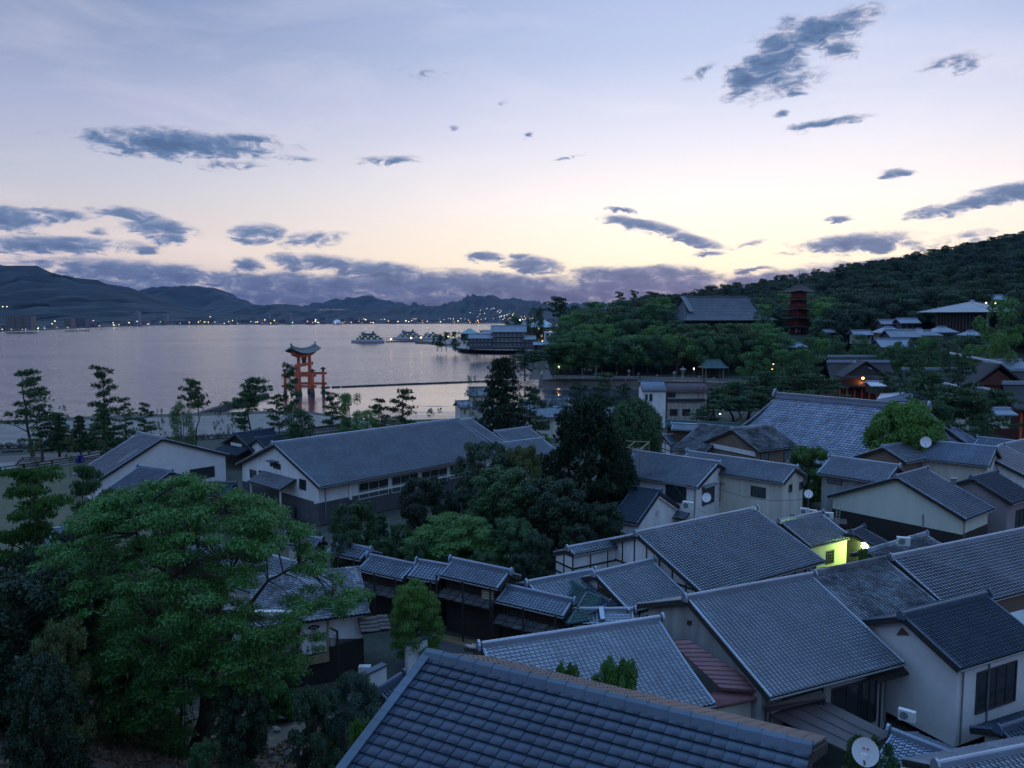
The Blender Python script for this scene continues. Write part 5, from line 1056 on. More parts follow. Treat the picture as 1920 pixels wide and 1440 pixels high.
for i, (x, y, Y, lb, cl) in enumerate([(1048, 687, 300, 'warm street lamp on the promenade at the left edge of the grove', 0), (1301, 691, 296, 'warm lamp on a short post beside the green roofed well house', 0), (1450, 683, 300, 'small warm lamp upper one in the pines left of the shrine', 0), (1448, 692, 300, 'small warm lamp lower one in the pines left of the shrine', 0),
        (1550, 672, 262, 'warm lamp at the left end of the shrine roof ridge', 0), (1668, 678, 262, 'white lamp at the right end of the shrine roof ridge', 1), (1665, 610, 298, 'bright warm lamp on the gable of the hillside house', 0), (1849, 568, 300, 'left of the three warm lamps above the hip roofed hall', 0), (1866, 568.5, 300, 'middle of the three warm lamps above the hip roofed hall', 0), (1903, 570, 290, 'right of the three warm lamps above the hip roofed hall', 0),
        (1717, 620, 290, 'white lamp at the foot of the hip roofed hall', 1), (1536, 586, 420, 'lamp under the pale roof right of the pagoda', 0), (1872, 688, 190, 'white lamp behind the long dark shrine roof at the right', 1), (1350, 805 * 0 + 776, 165.2, 'small white lamp on the lower balcony of the house under repair', 1), (975, 599 + 1, 520, 'orange lamp in the trees above the ryokan', 0), (1017, 640, 470, 'warm lamp on the road beside the ryokan, left one', 0), (1025, 642, 465, 'warm lamp on the road beside the ryokan, right one', 0),
        (840, 631, 560, 'left lamp among the trees near the ferry pier', 0), (849, 632, 560, 'right lamp among the trees near the ferry pier', 0), (884, 628, 550, 'lamp beside the teal roofed ferry hall', 0), (771, 634, 640, 'lamp on the ferry pier, left one', 0), (789, 633, 640, 'lamp on the ferry pier, right one', 0), (733, 636, 650, 'lamp at the outer end of the ferry pier', 0), (1057, 619, 480, 'lamp under the grey roofed hotel', 0)]):
    lamp(x, y, Y, aty(x, y, Y)[2] - 3.2, lb, (1, .6, .25) if not cl else (1, .95, .85), 7 if not cl else 5, .0009 * Y * (1. if Y < 400 else .9), 140 if x in (1048, 1301, 1665) else 0)
l = lamp(1618, 709, 205, 6.5, 'orange lantern glowing under the shrine porch', (1, .3, .06), 9, .35, 260, post=False); 
# ------------------------------------------------------------------ far side of the bay
def block(name, label, px0, px1, ytop, ybase, Y, depth, wallm, roofm, roof='gable', storeys=2, cols=8, lit=(), cat='building', yaw=0., rz=.35, balc=False, group=None, litm=None):
    """building seen from the front: pixel columns px0..px1, eave row ytop, base row ybase at depth Y"""
    a = aty(px0, ytop, Y); c = aty(px1, ytop, Y); zb = aty(px0, ybase, Y)[2]; w = c[0] - a[0]; m_ = (a + c) / 2; ze = m_[2]
    e = np.array([math.cos(yaw), math.sin(yaw), 0]); n = np.array([e[1], -e[0], 0]); r = thing(name, label, cat, (m_[0], m_[1] + depth / 2, zb), group); ce = np.array([m_[0], m_[1], 0]) - n * depth / 2
    MB().box(ce + up * (zb - 1 + ze) / 2, w, depth, ze - zb + 1, e, n).build('wall', wallm, r); hh = (ze - zb) / storeys
    mf = MB(); 
    for s_ in range(storeys):
        for k in range(cols):
            u_ = -w / 2 + w * (k + .5) / cols; zc = zb + hh * (s_ + .55); li = lit == 'all' or (s_, k) in lit
            wo = MB().box(ce + n * (depth / 2 + .03) + e * u_ + up * zc, w / cols * .62, .1, hh * .52, e, n).build('window', (litm or glow('warm_window', (1, .6, .25), .9)) if li else (GLASSP if cat == 'inn' else GLASS), r)
        if balc: MB().box(ce + n * (depth / 2 + .35) + up * (zb + hh * s_ + .5), w, .7, .18, e, n).build('balcony', CREAM, r)
    o = .8; W2 = w / 2 + o; D2 = depth / 2 + o; zr = ze + depth * rz * .5
    if roof == 'gable':
        for sg in (1, -1): MB().prism([ce + e * -W2 + up * zr, ce + e * W2 + up * zr, ce + e * W2 + n * sg * D2 + up * (ze - .1), ce - e * W2 + n * sg * D2 + up * (ze - .1)], (0, 0, -.25)).build('roof', roofm, r)
        mb = MB(); mb.bar(ce - e * W2 + up * (zr + .15), ce + e * W2 + up * (zr + .15), .5, .4); mb.build('ridge', TILEPALE if roofm is not BARK else TILEPALE, r)
        for sg in (-1, 1): MB().prism([ce + e * sg * (w / 2 - .05) + n * depth / 2 + up * ze, ce + e * sg * (w / 2 - .05) - n * depth / 2 + up * ze, ce + e * sg * (w / 2 - .05) + up * (zr - .5)], e * -sg * .2).build('gable', wallm, r)
    elif roof == 'hip':
        k = max(0.5, W2 - D2 * .8); V = [ce - e * k + up * zr, ce + e * k + up * zr] + [ce + e * x * W2 + n * y * D2 + up * (ze - .1) for x, y in ((-1, 1), (1, 1), (1, -1), (-1, -1))] + [ce + e * x * W2 + n * y * D2 + up * (ze - .4) for x, y in ((-1, 1), (1, 1), (1, -1), (-1, -1))]
        mb = MB(); mb.add(V, [(0, 2, 3, 1), (1, 3, 4), (1, 4, 5, 0), (0, 5, 2), (2, 6, 7, 3), (3, 7, 8, 4), (4, 8, 9, 5), (5, 9, 6, 2), (9, 8, 7, 6)]); mb.build('roof', roofm, r)
        MB().bar(V[0] + up * .15, V[1] + up * .15, .5, .4).build('ridge', TILEPALE, r)
    elif roof == 'flat': MB().box(ce + up * (ze + .25), w + .4, depth + .4, .5, e, n).build('parapet', wallm, r)
    return r
TEAL = mat('teal_copper', (.10, .25, .26), .5, .2, .3); ROOFG = mat('slate_roof', (.13, .15, .19), .45, .3, .3); ROOFL = mat('pale_slate_roof', (.15, .185, .24), .45, .2, .2); TAN = mat('tan_wall', (.34, .27, .18), .8, .2, .2)
# ferry terminal peninsula and ryokan
sheet('terminal_ground', [atz(*p, 2.2)[:2] for p in [(800, 640), (870, 648), (880, 652), (965, 656), (1020, 658), (1060, 655), (1110, 650)]] + [(150, 420), (260, 700), (-60, 900), (-95, 760)], 2.2, SAND, 2.6)
rubble_line('sea_wall', 'grey stone sea wall round the ferry terminal peninsula', [(803, 641), (835, 643), (880, 646)], 0, 2, 2.6, STONEDK, 'sea wall')
rubble_line('sea_wall', 'curved dark stone sea wall in front of the wooden waterside inn', [(852, 654), (866, 657), (900, 659), (960, 660), (1025, 661)], 0, 3.0, 2.6, STONEDK, 'sea wall')
sheet('waterside_terrace', [atz(*p, 2.7)[:2] for p in [(856, 651), (866, 654), (900, 656), (960, 657), (1025, 658), (1030, 640), (880, 642)]], 2.7, STONE)
block('ferry_hall', 'ferry hall with teal pyramid roof among the trees', 864, 895, 625, 636, 570, 12, WOODDK, TEAL, 'hip', 1, 5, cat='hall', rz=.5)
r = block('waterside_inn', 'tallest part of the dark timber waterside inn with long grey roof', 922, 985, 622, 652, 470, 12, GREYDK, ROOFG, 'gable', 3, 8, cat='inn', balc=True, rz=.6)
block('waterside_inn', 'lower left wing of the dark timber waterside inn', 880, 922, 634, 652, 468, 9, GREYDK, ROOFG, 'gable', 2, 6, cat='inn', rz=.5); block('waterside_inn', 'low right wing of the dark timber waterside inn', 985, 1003, 636, 652, 466, 8, GREYDK, ROOFG, 'gable', 2, 3, cat='inn', rz=.5)
block('pitched_roof_house', 'small grey roofed house left behind the waterside inn', 905, 930, 625, 640, 520, 10, GREYW, ROOFG, 'gable', 2, 3, cat='house')
block('hotel', 'tan hotel with rows of windows and pale teal roof', 985, 1046, 613, 640, 500, 22, TAN, mat('pale_teal_roof', (.30, .42, .46), .45, .2, .3), 'hip', 4, 11, lit=((0, 2), (1, 5), (2, 8), (3, 4)), cat='hotel', rz=.4, balc=True)
block('hotel', 'tan hotel wing with one bright yellow lit window on the left', 957, 985, 611, 625, 540, 12, TAN, ROOFG, 'gable', 2, 3, lit=((1, 1),), cat='hotel', litm=glow('bright_window', (1, .7, .2), 3), rz=.5)
block('hotel', 'grey roofed hotel partly hidden by the grove', 1052, 1104, 611, 632, 500, 26, GREYW, ROOFL, 'hip', 3, 8, cat='hotel', rz=.35)
block('apartment_house', 'white flat roofed house with balconies below the hotel', 1022, 1058, 624, 645, 450, 10, WHITE, ROOFG, 'flat', 3, 4, cat='house', balc=True); block('road_house', 'low dark roofed shed on the road left of the grove', 1002, 1026, 646, 652, 440, 8, WOODDK, ROOFL, 'gable', 1, 3, cat='shed')

# hall on the wooded hill: huge grey roof with open gable
hc = aty(1349, 600, 352); HS = hip_house('hill_temple_hall', 'large old wooden hall with wide grey roof on top of the wooded grove', hc[:2] + [0, 6], .22, 45, 30, 32, aty(1349, 601, 345)[2], aty(1349, 558, 352)[2], 15, WOODMD, mat('hall_tile', (.105, .12, .145), .55, .25, .15, rnd=.3), 3.5, sag=1.2, cat='hall', seed=100, rh=.8, tw=.6, th=.6)
mb = MB(); 
for i in range(16): mb.bar(HS.walls['f'][0] + HS.e * (-17 + i * 2.27) + HS.n * .5 - [0, 0, HS.walls['f'][0][2] - 15], HS.walls['f'][0] + HS.e * (-17 + i * 2.27) + HS.n * .5 + up * (HS.walls['f'][0][2] * 0 + 25), .5, .5)
mb.build('pillar', WOODDK, HS.root)
for i in range(6): q = HS.walls['f'][0] * [1, 1, 0] + HS.e * (6 + i * 1.9) + HS.n * .1 + up * 20; MB().box(q, 1.1, .2, 4.4, HS.e, HS.n).build('white_panel', WHITE, HS.root)
gz_ = aty(1349, 558, 352)[2]; mb = MB(); gx_ = HS.c - HS.e * 16.2
mb.prism([gx_ + HS.n * 8 + up * (gz_ - 5.6), gx_ - HS.n * 8 + up * (gz_ - 5.6), gx_ + up * (gz_ - .6)], -HS.e * .4); mb.build('gable', WOODMD, HS.root)
mb = MB()
for s_ in (1, -1): mb.prism([gx_ - HS.e * 1.6 + up * (gz_ + .3), gx_ - HS.e * 1.6 + HS.n * s_ * 9.5 + up * (gz_ - 6.6), gx_ + HS.e * .8 + HS.n * s_ * 9.5 + up * (gz_ - 6.6), gx_ + HS.e * .8 + up * (gz_ + .3)], (0, 0, .35))
mb.build('gable_roof', mat('hall_tile', (0, 0, 0)), HS.rf)
# five storey pagoda
pc = aty(1495, 626, 352); PG = thing('pagoda', 'five storey vermilion pagoda with tall finial on the wooded hillside', 'pagoda', pc); zb = pc[2]; yaw = .5
for k in range(5):
    w = 6.0 - .45 * k; z0 = zb + k * 4.0; h = 2.9; ry = math.pi / 4 + yaw
    MB().lathe((*pc[:2], z0), [(w / 2 * 1.414, 0), (w / 2 * 1.414, h)], 4, ry).build('storey', VERMDK, PG)
    mb = MB(); 
    for j in range(4):
        a = yaw + j * math.pi / 2; e = np.array([math.cos(a), math.sin(a), 0]); n = np.array([-e[1], e[0], 0])
        for i in range(4): mb.bar((*(pc[:2] + (e * w / 2 * 1.02 + n * w * (-.5 + i / 3.))[:2]), z0), (*(pc[:2] + (e * w / 2 * 1.02 + n * w * (-.5 + i / 3.))[:2]), z0 + h), .35, .35)
        mb.bar(pc * [1, 1, 0] + e * w * .66 - n * w * .66 + up * (z0 + .7), pc * [1, 1, 0] + e * w * .66 + n * w * .66 + up * (z0 + .7), .15, .15)
    mb.build('column', VERMDK, PG)
    if k == 0:
        for j in range(4):
            a = yaw + j * math.pi / 2; e = np.array([math.cos(a), math.sin(a), 0]); n = np.array([-e[1], e[0], 0])
            for i in (-1, 1): MB().box(pc + e * (w / 2 + .03) + n * i * w / 3 + up * 1.6, .1, w * .2, 2., e, n).build('white_panel', WHITE, PG)
    R_ = (w + 7.2) / 2 * 1.414; V = []; Fq = []; N_ = 6
    for i in range(N_ + 1):
        t = i / N_; rr_ = R_ * (1 - t) + w * .4 * t; zz = z0 + h - .1 + (1.9 if k < 4 else 3.4) * t ** 1.5
        for j in range(8):
            a = ry + j * math.pi / 4; f_ = 1 if j % 2 == 0 else .7071 * 1.0; V.append((pc[0] + rr_ * f_ * math.cos(a), pc[1] + rr_ * f_ * math.sin(a), zz + (.55 * (1 - t) ** 2 if j % 2 == 0 else 0)))
    for i in range(N_):
        for j in range(8): Fq.append((i * 8 + j, i * 8 + (j + 1) % 8, (i + 1) * 8 + (j + 1) % 8, (i + 1) * 8 + j))
    Fq.append(tuple(range(7, -1, -1))); mb = MB(); mb.add(V, Fq); mb.build('roof', mat('pagoda_roof', (.045, .028, .024), .8, .3, 1), PG)
mb = MB(); zt = zb + 5 * 4.0 + 2.; mb.tube([(*pc[:2], zt), (*pc[:2], zt + 6.6)], [.22, .08], 6)
for i in range(7): mb.lathe((*pc[:2], zt + 1.6 + i * .6), [(.55 - .03 * i, 0), (.55 - .03 * i, .15)], 8)
mb.build('finial', METALG, PG)
# modern museum hall with big hip roof on fins
mc = aty(1805, 583, 272); MH = hip_house('exhibition_hall', 'wide modern hall with pale sweeping hip roof over tall dark fins on the slope', mc[:2] + [6.8, 6], .64, 26, 26, 3, mc[2] - .5, aty(1803, 566, 272)[2], 19, mat('hall_glass', (.045, .045, .05), .4, .3, .3), mat('pale_metal_roof', (.42, .42, .44), .4, .1, .2, rnd=.04), 4.5, cat='hall', seed=101, tw=1.0, th=.6, rh=.7)
for wl_ in ('f', '0', '1'):
    P_, n_, u_ = MH.walls[wl_]
    for i in range(15): q = P_ * [1, 1, 0] + u_ * (-7.7 + i * 1.1) + n_ * .35; MB().bar(q + up * 18.5, q + up * (mc[2] - .6), .22, .6 if True else .2, up=(0, 1, 0)).build('fin', mat('bronze_fin', (.085, .07, .06), .6, .2, 1), MH.root)
for cx_ in (-1, 1): q = MH.c + MH.n * 8.8 + MH.e * 8.8 * cx_; MB().bar(q + up * 17.5, q + up * (mc[2] - .4), .6, .6).build('corner_column', mat('pale_concrete', (.42, .45, .48), .8, .1, 1), MH.root)
P_, n_, u_ = MH.walls['1' if False else 'f']; MB().box(P_ * [1, 1, 0] + n_ * .5 + up * 21.3, 15, .3, 1.1, u_, n_).build('white_rail', mat('pale_concrete', (0, 0, 0)), MH.root)
# hillside houses right of the pagoda
hill = [(1653, 1693, 623, 640, 258, 'hillside house with broad front gable and brown pediment', 'hip', ROOFL), (1672, 1722, 631, 643, 250, 'long low hillside house with white eave line in front of the broad gable', 'gable', ROOFG), (1655, 1685, 607, 618, 290, 'upper hillside house with lit lamp on its gable', 'gable', ROOFG), (1690, 1722, 605, 620, 285, 'upper hillside house with pale shallow gable roof', 'gable', ROOFL),
        (1716, 1738, 622, 634, 262, 'small hillside house with hip roof left of the fins', 'hip', ROOFL), (1728, 1762, 628, 642, 252, 'brown walled hillside house under the fins', 'hip', ROOFG), (1755, 1792, 622, 634, 256, 'hillside house with layered blue roofs below the corner column', 'hip', ROOFL), (1655, 1712, 650, 653, 242, 'low shed with shining pale roof edge', 'gable', ROOFL), (1812, 1842, 628, 636, 250, 'small blue roofed house among trees below the hall', 'hip', ROOFL), (1604, 1634, 627, 640, 290, 'cream house with blue roof among the trees', 'gable', ROOFL),
        (1508, 1540, 588, 594, 420, 'pale teal roofed lit house just right of the pagoda', 'hip', mat('pale_teal_roof', (0, 0, 0))), (1440, 1482, 585, 592, 430, 'long house with bright pale roof just left of the pagoda', 'gable', mat('bright_roof', (.55, .57, .6), .4, .1, 1)), (1864, 1896, 561, 568, 330, 'small white house high on the slope above the three lamps', 'gable', ROOFL), (1880, 1905, 575, 584, 300, 'blue pyramid roof beside the right lamp', 'hip', ROOFL),
        (1486, 1512, 650, 660, 300, 'small blue roof among the trees below the pagoda', 'hip', ROOFL), (1528, 1542, 670, 676, 290, 'short white roof left of the shrine lamp', 'gable', ROOFL), (1548, 1562, 622, 636, 300, 'small white walled house right of the pagoda foot', 'gable', ROOFL), (1862, 1925, 692, 700, 185, 'small dark gabled house at the right edge behind the shrine', 'gable', ROOFG)]
for (x0, x1, yt, yb, Y, lb, rt, rm) in hill: block('hillside_house', lb, x0, x1, yt, yb, Y, min(9, (x1 - x0) / 1450 * Y * .8), BROWNW if 'brown' in lb else (GREYW if 'cream' in lb else GREYDK), rm, rt, 1, max(2, (x1 - x0) // 9), cat='house', rz=.6, lit='all' if 'lit house' in lb else ())
# the shrine: long dark bark roofs with pale ridges over vermilion halls
def shrine(label, px0, px1, yr, Y, depth, drop, zw=1., cat='shrine hall', pillars=8):
    a = aty(px0, yr, Y); c = aty(px1, yr, Y); w = c[0] - a[0]; r = thing('shrine_hall', label, cat, ((a[0] + c[0]) / 2, Y, 1.2)); zr = a[2]; ze = zr - drop; m_ = (a + c) / 2; V = []; n_ = 7
    for sg in (-1, 1):
        V = []; Fq = []
        for i in range(n_ + 1):
            t = i / n_; zz = zr - drop * (t ** .72); yy = Y + sg * depth / 2 * t; ex = 1.2 * t
            for x, dz in ((a[0] - ex, .5 * t ** 3), (m_[0], 0), (c[0] + ex, .5 * t ** 3)): V += [(x, yy, zz + dz), (x, yy, zz + dz - .45)]
        for i in range(n_):
            for j in (0, 2): o = i * 6 + j; Fq += [(o, o + 2, o + 8, o + 6), (o + 1, o + 7, o + 9, o + 3)]
        o = n_ * 6; Fq += [(o, o + 2, o + 3, o + 1), (o + 2, o + 4, o + 5, o + 3)]
        mb = MB(); mb.add(V, Fq); mb.build('roof', BARK, r, True)
    mb = MB(); mb.bar(a + up * .35, c + up * .35, .6, .7); mb.build('ridge', mat('shrine_ridge', (.20, .25, .32), .5, .2, .5), r)
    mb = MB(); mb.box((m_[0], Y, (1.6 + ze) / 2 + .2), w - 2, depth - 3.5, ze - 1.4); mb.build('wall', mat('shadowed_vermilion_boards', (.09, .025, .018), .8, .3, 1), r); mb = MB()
    for i in range(pillars + 1):
        x = a[0] + .8 + (w - 1.6) * i / pillars; MB().tube([(x, Y - depth / 2 + 1.2, .2), (x, Y - depth / 2 + 1.2, ze + .3)], .25, 8).build('pillar', VERM, r)
    MB().box((m_[0], Y - depth / 2 + 1.2, 1.6), w, 1.5, .25).build('floor_deck', WOODMD, r)
    return r
r = shrine('shrine hall behind with thin pale ridge line, the farthest one', 1552, 1648, 670, 232, 14, 3.2); r = shrine('main front shrine hall with dark bark roof, small gable and glowing lantern', 1550, 1668, 680, 212, 17, 6.0)
m = MB(); c = aty(1618, 682, 203); m.bar(c + [-1.2, 3, .4], c + [1.2, -2.2, -1.2], .6, .35); m.build('gable_ridge', mat('shrine_ridge', (0, 0, 0)), r); m = MB()
c = aty(1622, 700, 201.5); m.prism([c + [-5, 0, -.6], c + [5, 0, -.6], c + [0, 0, 2.4]], (0, 6, 0)); m.build('gable_roof', BARK, r)
m = MB()
for sg in (-1, 1): m.prism([c + [sg * 6, -.6, -1.1], c + [sg * 6, 5, -1.1], c + [0, 5, 3.], c + [0, -.6, 3.]], (0, 0, .3))
m.build('gable_cover', BARK, r)
shrine('long covered gallery roof running right from the main shrine hall', 1690, 1812, 694, 208, 11, 5.0, pillars=10); shrine('right shrine hall with vermilion gable beneath a white ridge', 1805, 2010, 696, 178, 16, 5.5, pillars=9)
shrine('nearest dark shrine roof at the right edge', 1880, 2050, 721, 150, 12, 4.5, pillars=5)
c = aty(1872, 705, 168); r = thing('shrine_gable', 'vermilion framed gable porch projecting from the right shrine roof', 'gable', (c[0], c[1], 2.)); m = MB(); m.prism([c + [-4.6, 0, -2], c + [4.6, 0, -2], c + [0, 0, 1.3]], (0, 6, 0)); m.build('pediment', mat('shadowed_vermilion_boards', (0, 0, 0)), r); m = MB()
for sg in (-1, 1): m.prism([c + [sg * 7, -.8, -3], c + [sg * 7, 6, -3], c + [0, 6, 2.3], c + [0, -.8, 2.3]], (0, 0, .4))
m.build('roof', BARK, r); m = MB(); m.bar(c + [-8, 5, 4.8], c + [0, -1, 2.9], .7, .4); m.build('ridge', mat('white_ridge', (.5, .5, .52), .5, .1, 1), r); MB().box(c + [0, 3, -5], 7, 5, 6).build('wall', mat('shadowed_vermilion_boards', (0, 0, 0)), r)
for (x0, y0, x1, y1, Y, lb) in [(1768, 718, 1810, 728, 165, 'pale slanting ridge line on the shrine gallery, left one'), (1813, 722, 1856, 730, 160, 'pale slanting ridge line on the shrine gallery, right one')]:
    a = aty(x0, y0, Y); c = aty(x1, y1, Y - 4); r = thing('gallery_roof', lb, 'roof', (a[0], a[1], 2.)); MB().bar(a, c, .5, .4).build('ridge', mat('white_ridge', (0, 0, 0)), r); d_ = c - a
    for sg in (1, -1): MB().prism([a - up * .1, c - up * .1, c + [0, sg * -3, -1.9], a + [0, sg * -3, -1.9]], (0, 0, -.2)).build('roof', BARK, r)
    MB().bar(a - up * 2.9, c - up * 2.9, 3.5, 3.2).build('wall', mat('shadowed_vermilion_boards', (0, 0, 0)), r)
# hall roofs near the bright round tree
q = aty(1740, 752, 140); hip_house('worship_hall', 'blue grey pyramid roofed hall behind the round bright tree', (q[0] + 2, q[1] + 4), -.5, 16.5, 12.5, 2.2, aty(1740, 758, 136)[2], aty(1731, 731, 140)[2], 2.4, CREAM, TILEPALE, 1.5, sag=.35, seed=103, cat='hall')
q = aty(1800, 795, 112); hip_house('tiled_pavilion', 'small blue roof just right of the round bright tree behind pine trunks', (q[0], q[1] + 3), -.3, 9, 7, 3, 4.9 + 2.2, 9.2, 2.4, CREAM, TILEBL, 1, seed=104, cat='pavilion')
q = aty(1880, 785, 125); block('ticket_booth', 'small booth with pale roof on the sandy ground under the pines', 1868, 1895, 775, 792, 128, 3, CREAM, ROOFL, 'gable', 1, 2, cat='booth')
block('rest_shelter', 'white roofed shelter in front of the glowing shrine porch', 1636, 1656, 722, 730, 196, 4, WOODMD, mat('white_ridge', (0, 0, 0)), 'gable', 1, 2, cat='shelter')
# well house with green roof, lanterns and railings on the quay
wc = aty(1337, 688, 296); W_ = hip_house('well_house', 'open well house with curved green copper roof on the quay', (wc[0], wc[1]), .1, 9.6, 7.5, 5.5, wc[2] - .3, wc[2] + 2.6, 2.4, WOODDK, COPPER, 3.4, sag=.3, seed=105, cat='pavilion')
for sx in (-3.3, 3.3):
    for sy in (-2.4, 2.4): MB().bar((wc[0] + sx, wc[1] + sy, 2.3), (wc[0] + sx, wc[1] + sy, wc[2] - .2), .35, .35).build('pillar', STONE, W_.root)
def lantern_proto():
    r = thing('stone_lantern', 'stone lantern on the quay in front of the grove', 'stone lantern', (0, 0, 0), 'stone lanterns along the quay')
    MB().lathe((0, 0, 0), [(.9, -.1), (.9, .35), (.65, .4), (.65, .75)], 6).build('base', STONE, r); MB().lathe((0, 0, .75), [(.34, 0), (.26, .2), (.24, 1.), (.34, 1.2)], 8).build('shaft', STONE, r)
    MB().lathe((0, 0, 1.95), [(.5, 0), (.6, .25), (.42, .3), (.42, .85)], 6).build('fire_box', STONE, r); MB().lathe((0, 0, 2.8), [(.95, -.03), (.9, .1), (.35, .45), (.12, .55), (.2, .7), (.02, .95)], 6).build('cap', STONE, r); return r
lp = lantern_proto(); cache(lp); first = True
for i, (x, y) in enumerate([(1117, 706), (1140, 706), (1156, 706), (1179, 708), (1092, 705), (1197, 708), (1232, 711), (1264, 712), (1280, 712), (1311, 714), (1338, 716), (1072, 704), (1490, 718), (1477, 717), (984, 704), (1036, 703)]):
    q = atz(x, y, 2.4); o = lp if first else copy_tree(lp); first = False; s_ = [1., .55, .5, .9][i % 4] if x not in (1117, 1477, 1280) else 1.35; o.location = (*q[:2], 2.4); o.scale = (s_,) * 3
for x, lb in ((1003, 'left stone guardian pedestal with statue at the quay end'), (1025, 'right stone guardian pedestal with statue at the quay end')):
    q = atz(x, 711, 2.4); r = thing('guardian_statue', lb, 'statue', (*q[:2], 2.4)); mb = MB()
    for k in range(5): mb.lathe((*q[:2], 2.4 + k * .75), [(3.2 - k * .55, 0), (3.0 - k * .55, .75)], 4, .9)
    mb.build('stepped_pedestal', STONE, r); mb = MB(); mb.sphere((q[0], q[1], 7.), .7, 8); mb.sphere((q[0] - .35, q[1] - .2, 7.8), .45, 8); mb.tube([(q[0] - .4, q[1] - .3, 6.1), (q[0] - .3, q[1] - .2, 7.2)], .2, 6); mb.tube([(q[0] + .4, q[1], 6.3), (q[0] + .6, q[1], 7.9)], [.2, .08], 6); mb.build('lion', STONE, r, True)
def railing(label, pts, z, h, sp, m, rails=(1., .55), name='railing', w=.12):
    P = [np.array([*atz(x, y, z)[:2], z]) for x, y in pts]; r = thing(name, label, name.replace('_', ' '), P[0])
    for a, c in zip(P[:-1], P[1:]):
        L_ = np.linalg.norm(c - a); k = max(1, int(L_ / sp)); me = None
        for t in rails: MB().bar(a + up * h * t * .97, c + up * h * t * .97, w * .7, w * .7).build('rail', m, r)
        for i in range(k + 1): q = a + (c - a) * i / k; MB().bar(q - up * .1, q + up * h, w, w).build('post', m, r)
    return r
railing('low stone fence along the quay in front of the grove', [(1040, 711), (1120, 712), (1200, 713), (1320, 717), (1440, 721)], 2.4, 1.3, 5., STONE, name='stone_fence', w=.45)
railing('low stone fence on the quay left of the guardian statues', [(975, 706), (1000, 709), (1030, 710)], 2.4, 1.2, 4., STONE, name='stone_fence', w=.45)
mb = MB(); q = atz(1103, 703, 2.4); r = thing('notice_board', 'white notice board on the quay below the grove', 'sign', q); MB().box(q + [0, 0, 1.9], 3.2, .2, 2.2).build('board', WHITE, r); mb = MB()
for s_ in (-1.7, 1.7): mb.bar(q + [s_, 0, 0], q + [s_, 0, 3.4], .2, .2)
mb.bar(q + [-2, 0, 3.3], q + [2, 0, 3.3], .5, .2); mb.build('frame', WOODDK, r)
# promenade: boulders of the retaining wall, path, railing, posts
rg = random.Random(4); RW = thing('stone_wall', 'long retaining wall of rounded boulders below the pine promenade', 'wall', (*wallp[2], 2.6)); STB = mat('boulder', (.16, .155, .145), .9, .4, 1.2, bump=.5, bscale=6, obj_rnd=.6); protos = []
for k in range(5):
    pr = np.random.RandomState(k); m_ = MB(); m_.sphere((0, 0, 0), .5, 6); V = np.concatenate(m_.v); V = V * (1 + (pr.rand(len(V), 1) - .5) * .35) * [1, .8, .75]; me = rawmesh('stone', V, m_.f); me.materials.append(STB); protos.append(me)
o0 = origin_of(RW); cnt = 0
for a, c in zip(wallp[:-1], wallp[1:]):
    L_ = np.linalg.norm(c - a)
    if max(proj((*a, 3))[0], proj((*c, 3))[0]) < -120: continue
    s_ = 0
    while s_ < L_ and cnt < 290:
        for row in (0, 1):
            w = rg.uniform(.75, 1.25); q = a + (c - a) * ((s_ + rg.uniform(-.2, .2)) / L_); o = bpy.data.objects.new('stone', protos[rg.randrange(5)]); C.objects.link(o); o.parent = RW; o.location = (q[0] - o0[0], q[1] - o0[1] - .25 + row * .2, 2.75 + row * .62 - o0[2]); o.scale = (w, w, w * rg.uniform(.8, 1.1)); o.rotation_euler = (rg.random(), rg.random(), rg.random() * 6); cnt += 1
        s_ += .98
sheet('canal_bed', [atz(*p, 2.62)[:2] for p in [(-300, 874), (0, 855), (140, 848), (330, 834), (330, 846), (140, 862), (0, 871), (-300, 890)]], 2.62, mat('canal_dark', (.02, .022, .022), .5, .3, .3))
rubble_line('canal_wall', 'dark mossy canal wall between the boulder wall and the gravel path', [(-200, 863), (0, 849), (140, 843), (330, 829)], 2.6, .6, .75, STONEDK, 'wall')
sheet('gravel_path', [atz(*p, 2.64)[:2] for p in [(-300, 892), (0, 868), (120, 860), (200, 850), (330, 840), (330, 846), (200, 860), (120, 872), (0, 884), (-300, 905)]], 2.64, PATHM)
sheet('lawn', [atz(*p, 2.63)[:2] for p in [(-300, 902), (0, 881), (120, 870), (205, 858), (330, 850), (330, 1020), (-300, 1060)]], 2.63, GRASS)
railing('dark wooden railing along the gravel path beside the lawn', [(-60, 895), (0, 890), (45, 884), (98, 876), (150, 868), (190, 860)], 2.63, 1.1, 5.4, WOODDK, rails=(1., .6, .3), w=.2)
a = atz(40, 868, 3.0); r = thing('wooden_steps', 'small wooden steps crossing the canal at the left', 'steps', a)
for k in range(4): MB().box(a + [1.6, .5 - k * .55, .75 - k * .22], 3.6, .5, .1).build('step', WOODMD, r)
for s_ in (0, 3.3): MB().bar(a + [s_, .6, .7], a + [s_, -1.3, 0], .1, .2).build('stringer', WOODDK, r)
def polelamp(px, yb, yt, label):
    q = atz(px, yb, 3.4 if yb < 830 else 2.6); Y = q[1]; t = aty(px, yt, Y)[2]; r = thing('lamp_post', label, 'lamp post', q); MB().tube([q, (q[0], q[1], t)], [.11, .07], 6).build('post', METALG, r); MB().lathe((q[0], q[1], t), [(.2, 0), (.3, .35), (.35, .4), (.05, .6)], 6).build('lamp_head', METALG, r)
polelamp(96, 822, 770, 'unlit lamp post between two small pines on the beach'); polelamp(345, 826, 777, 'unlit lamp post right of the white hall ridge on the promenade')
polelamp(1010, 700, 640, 'slim unlit lamp standard among the quay pines')
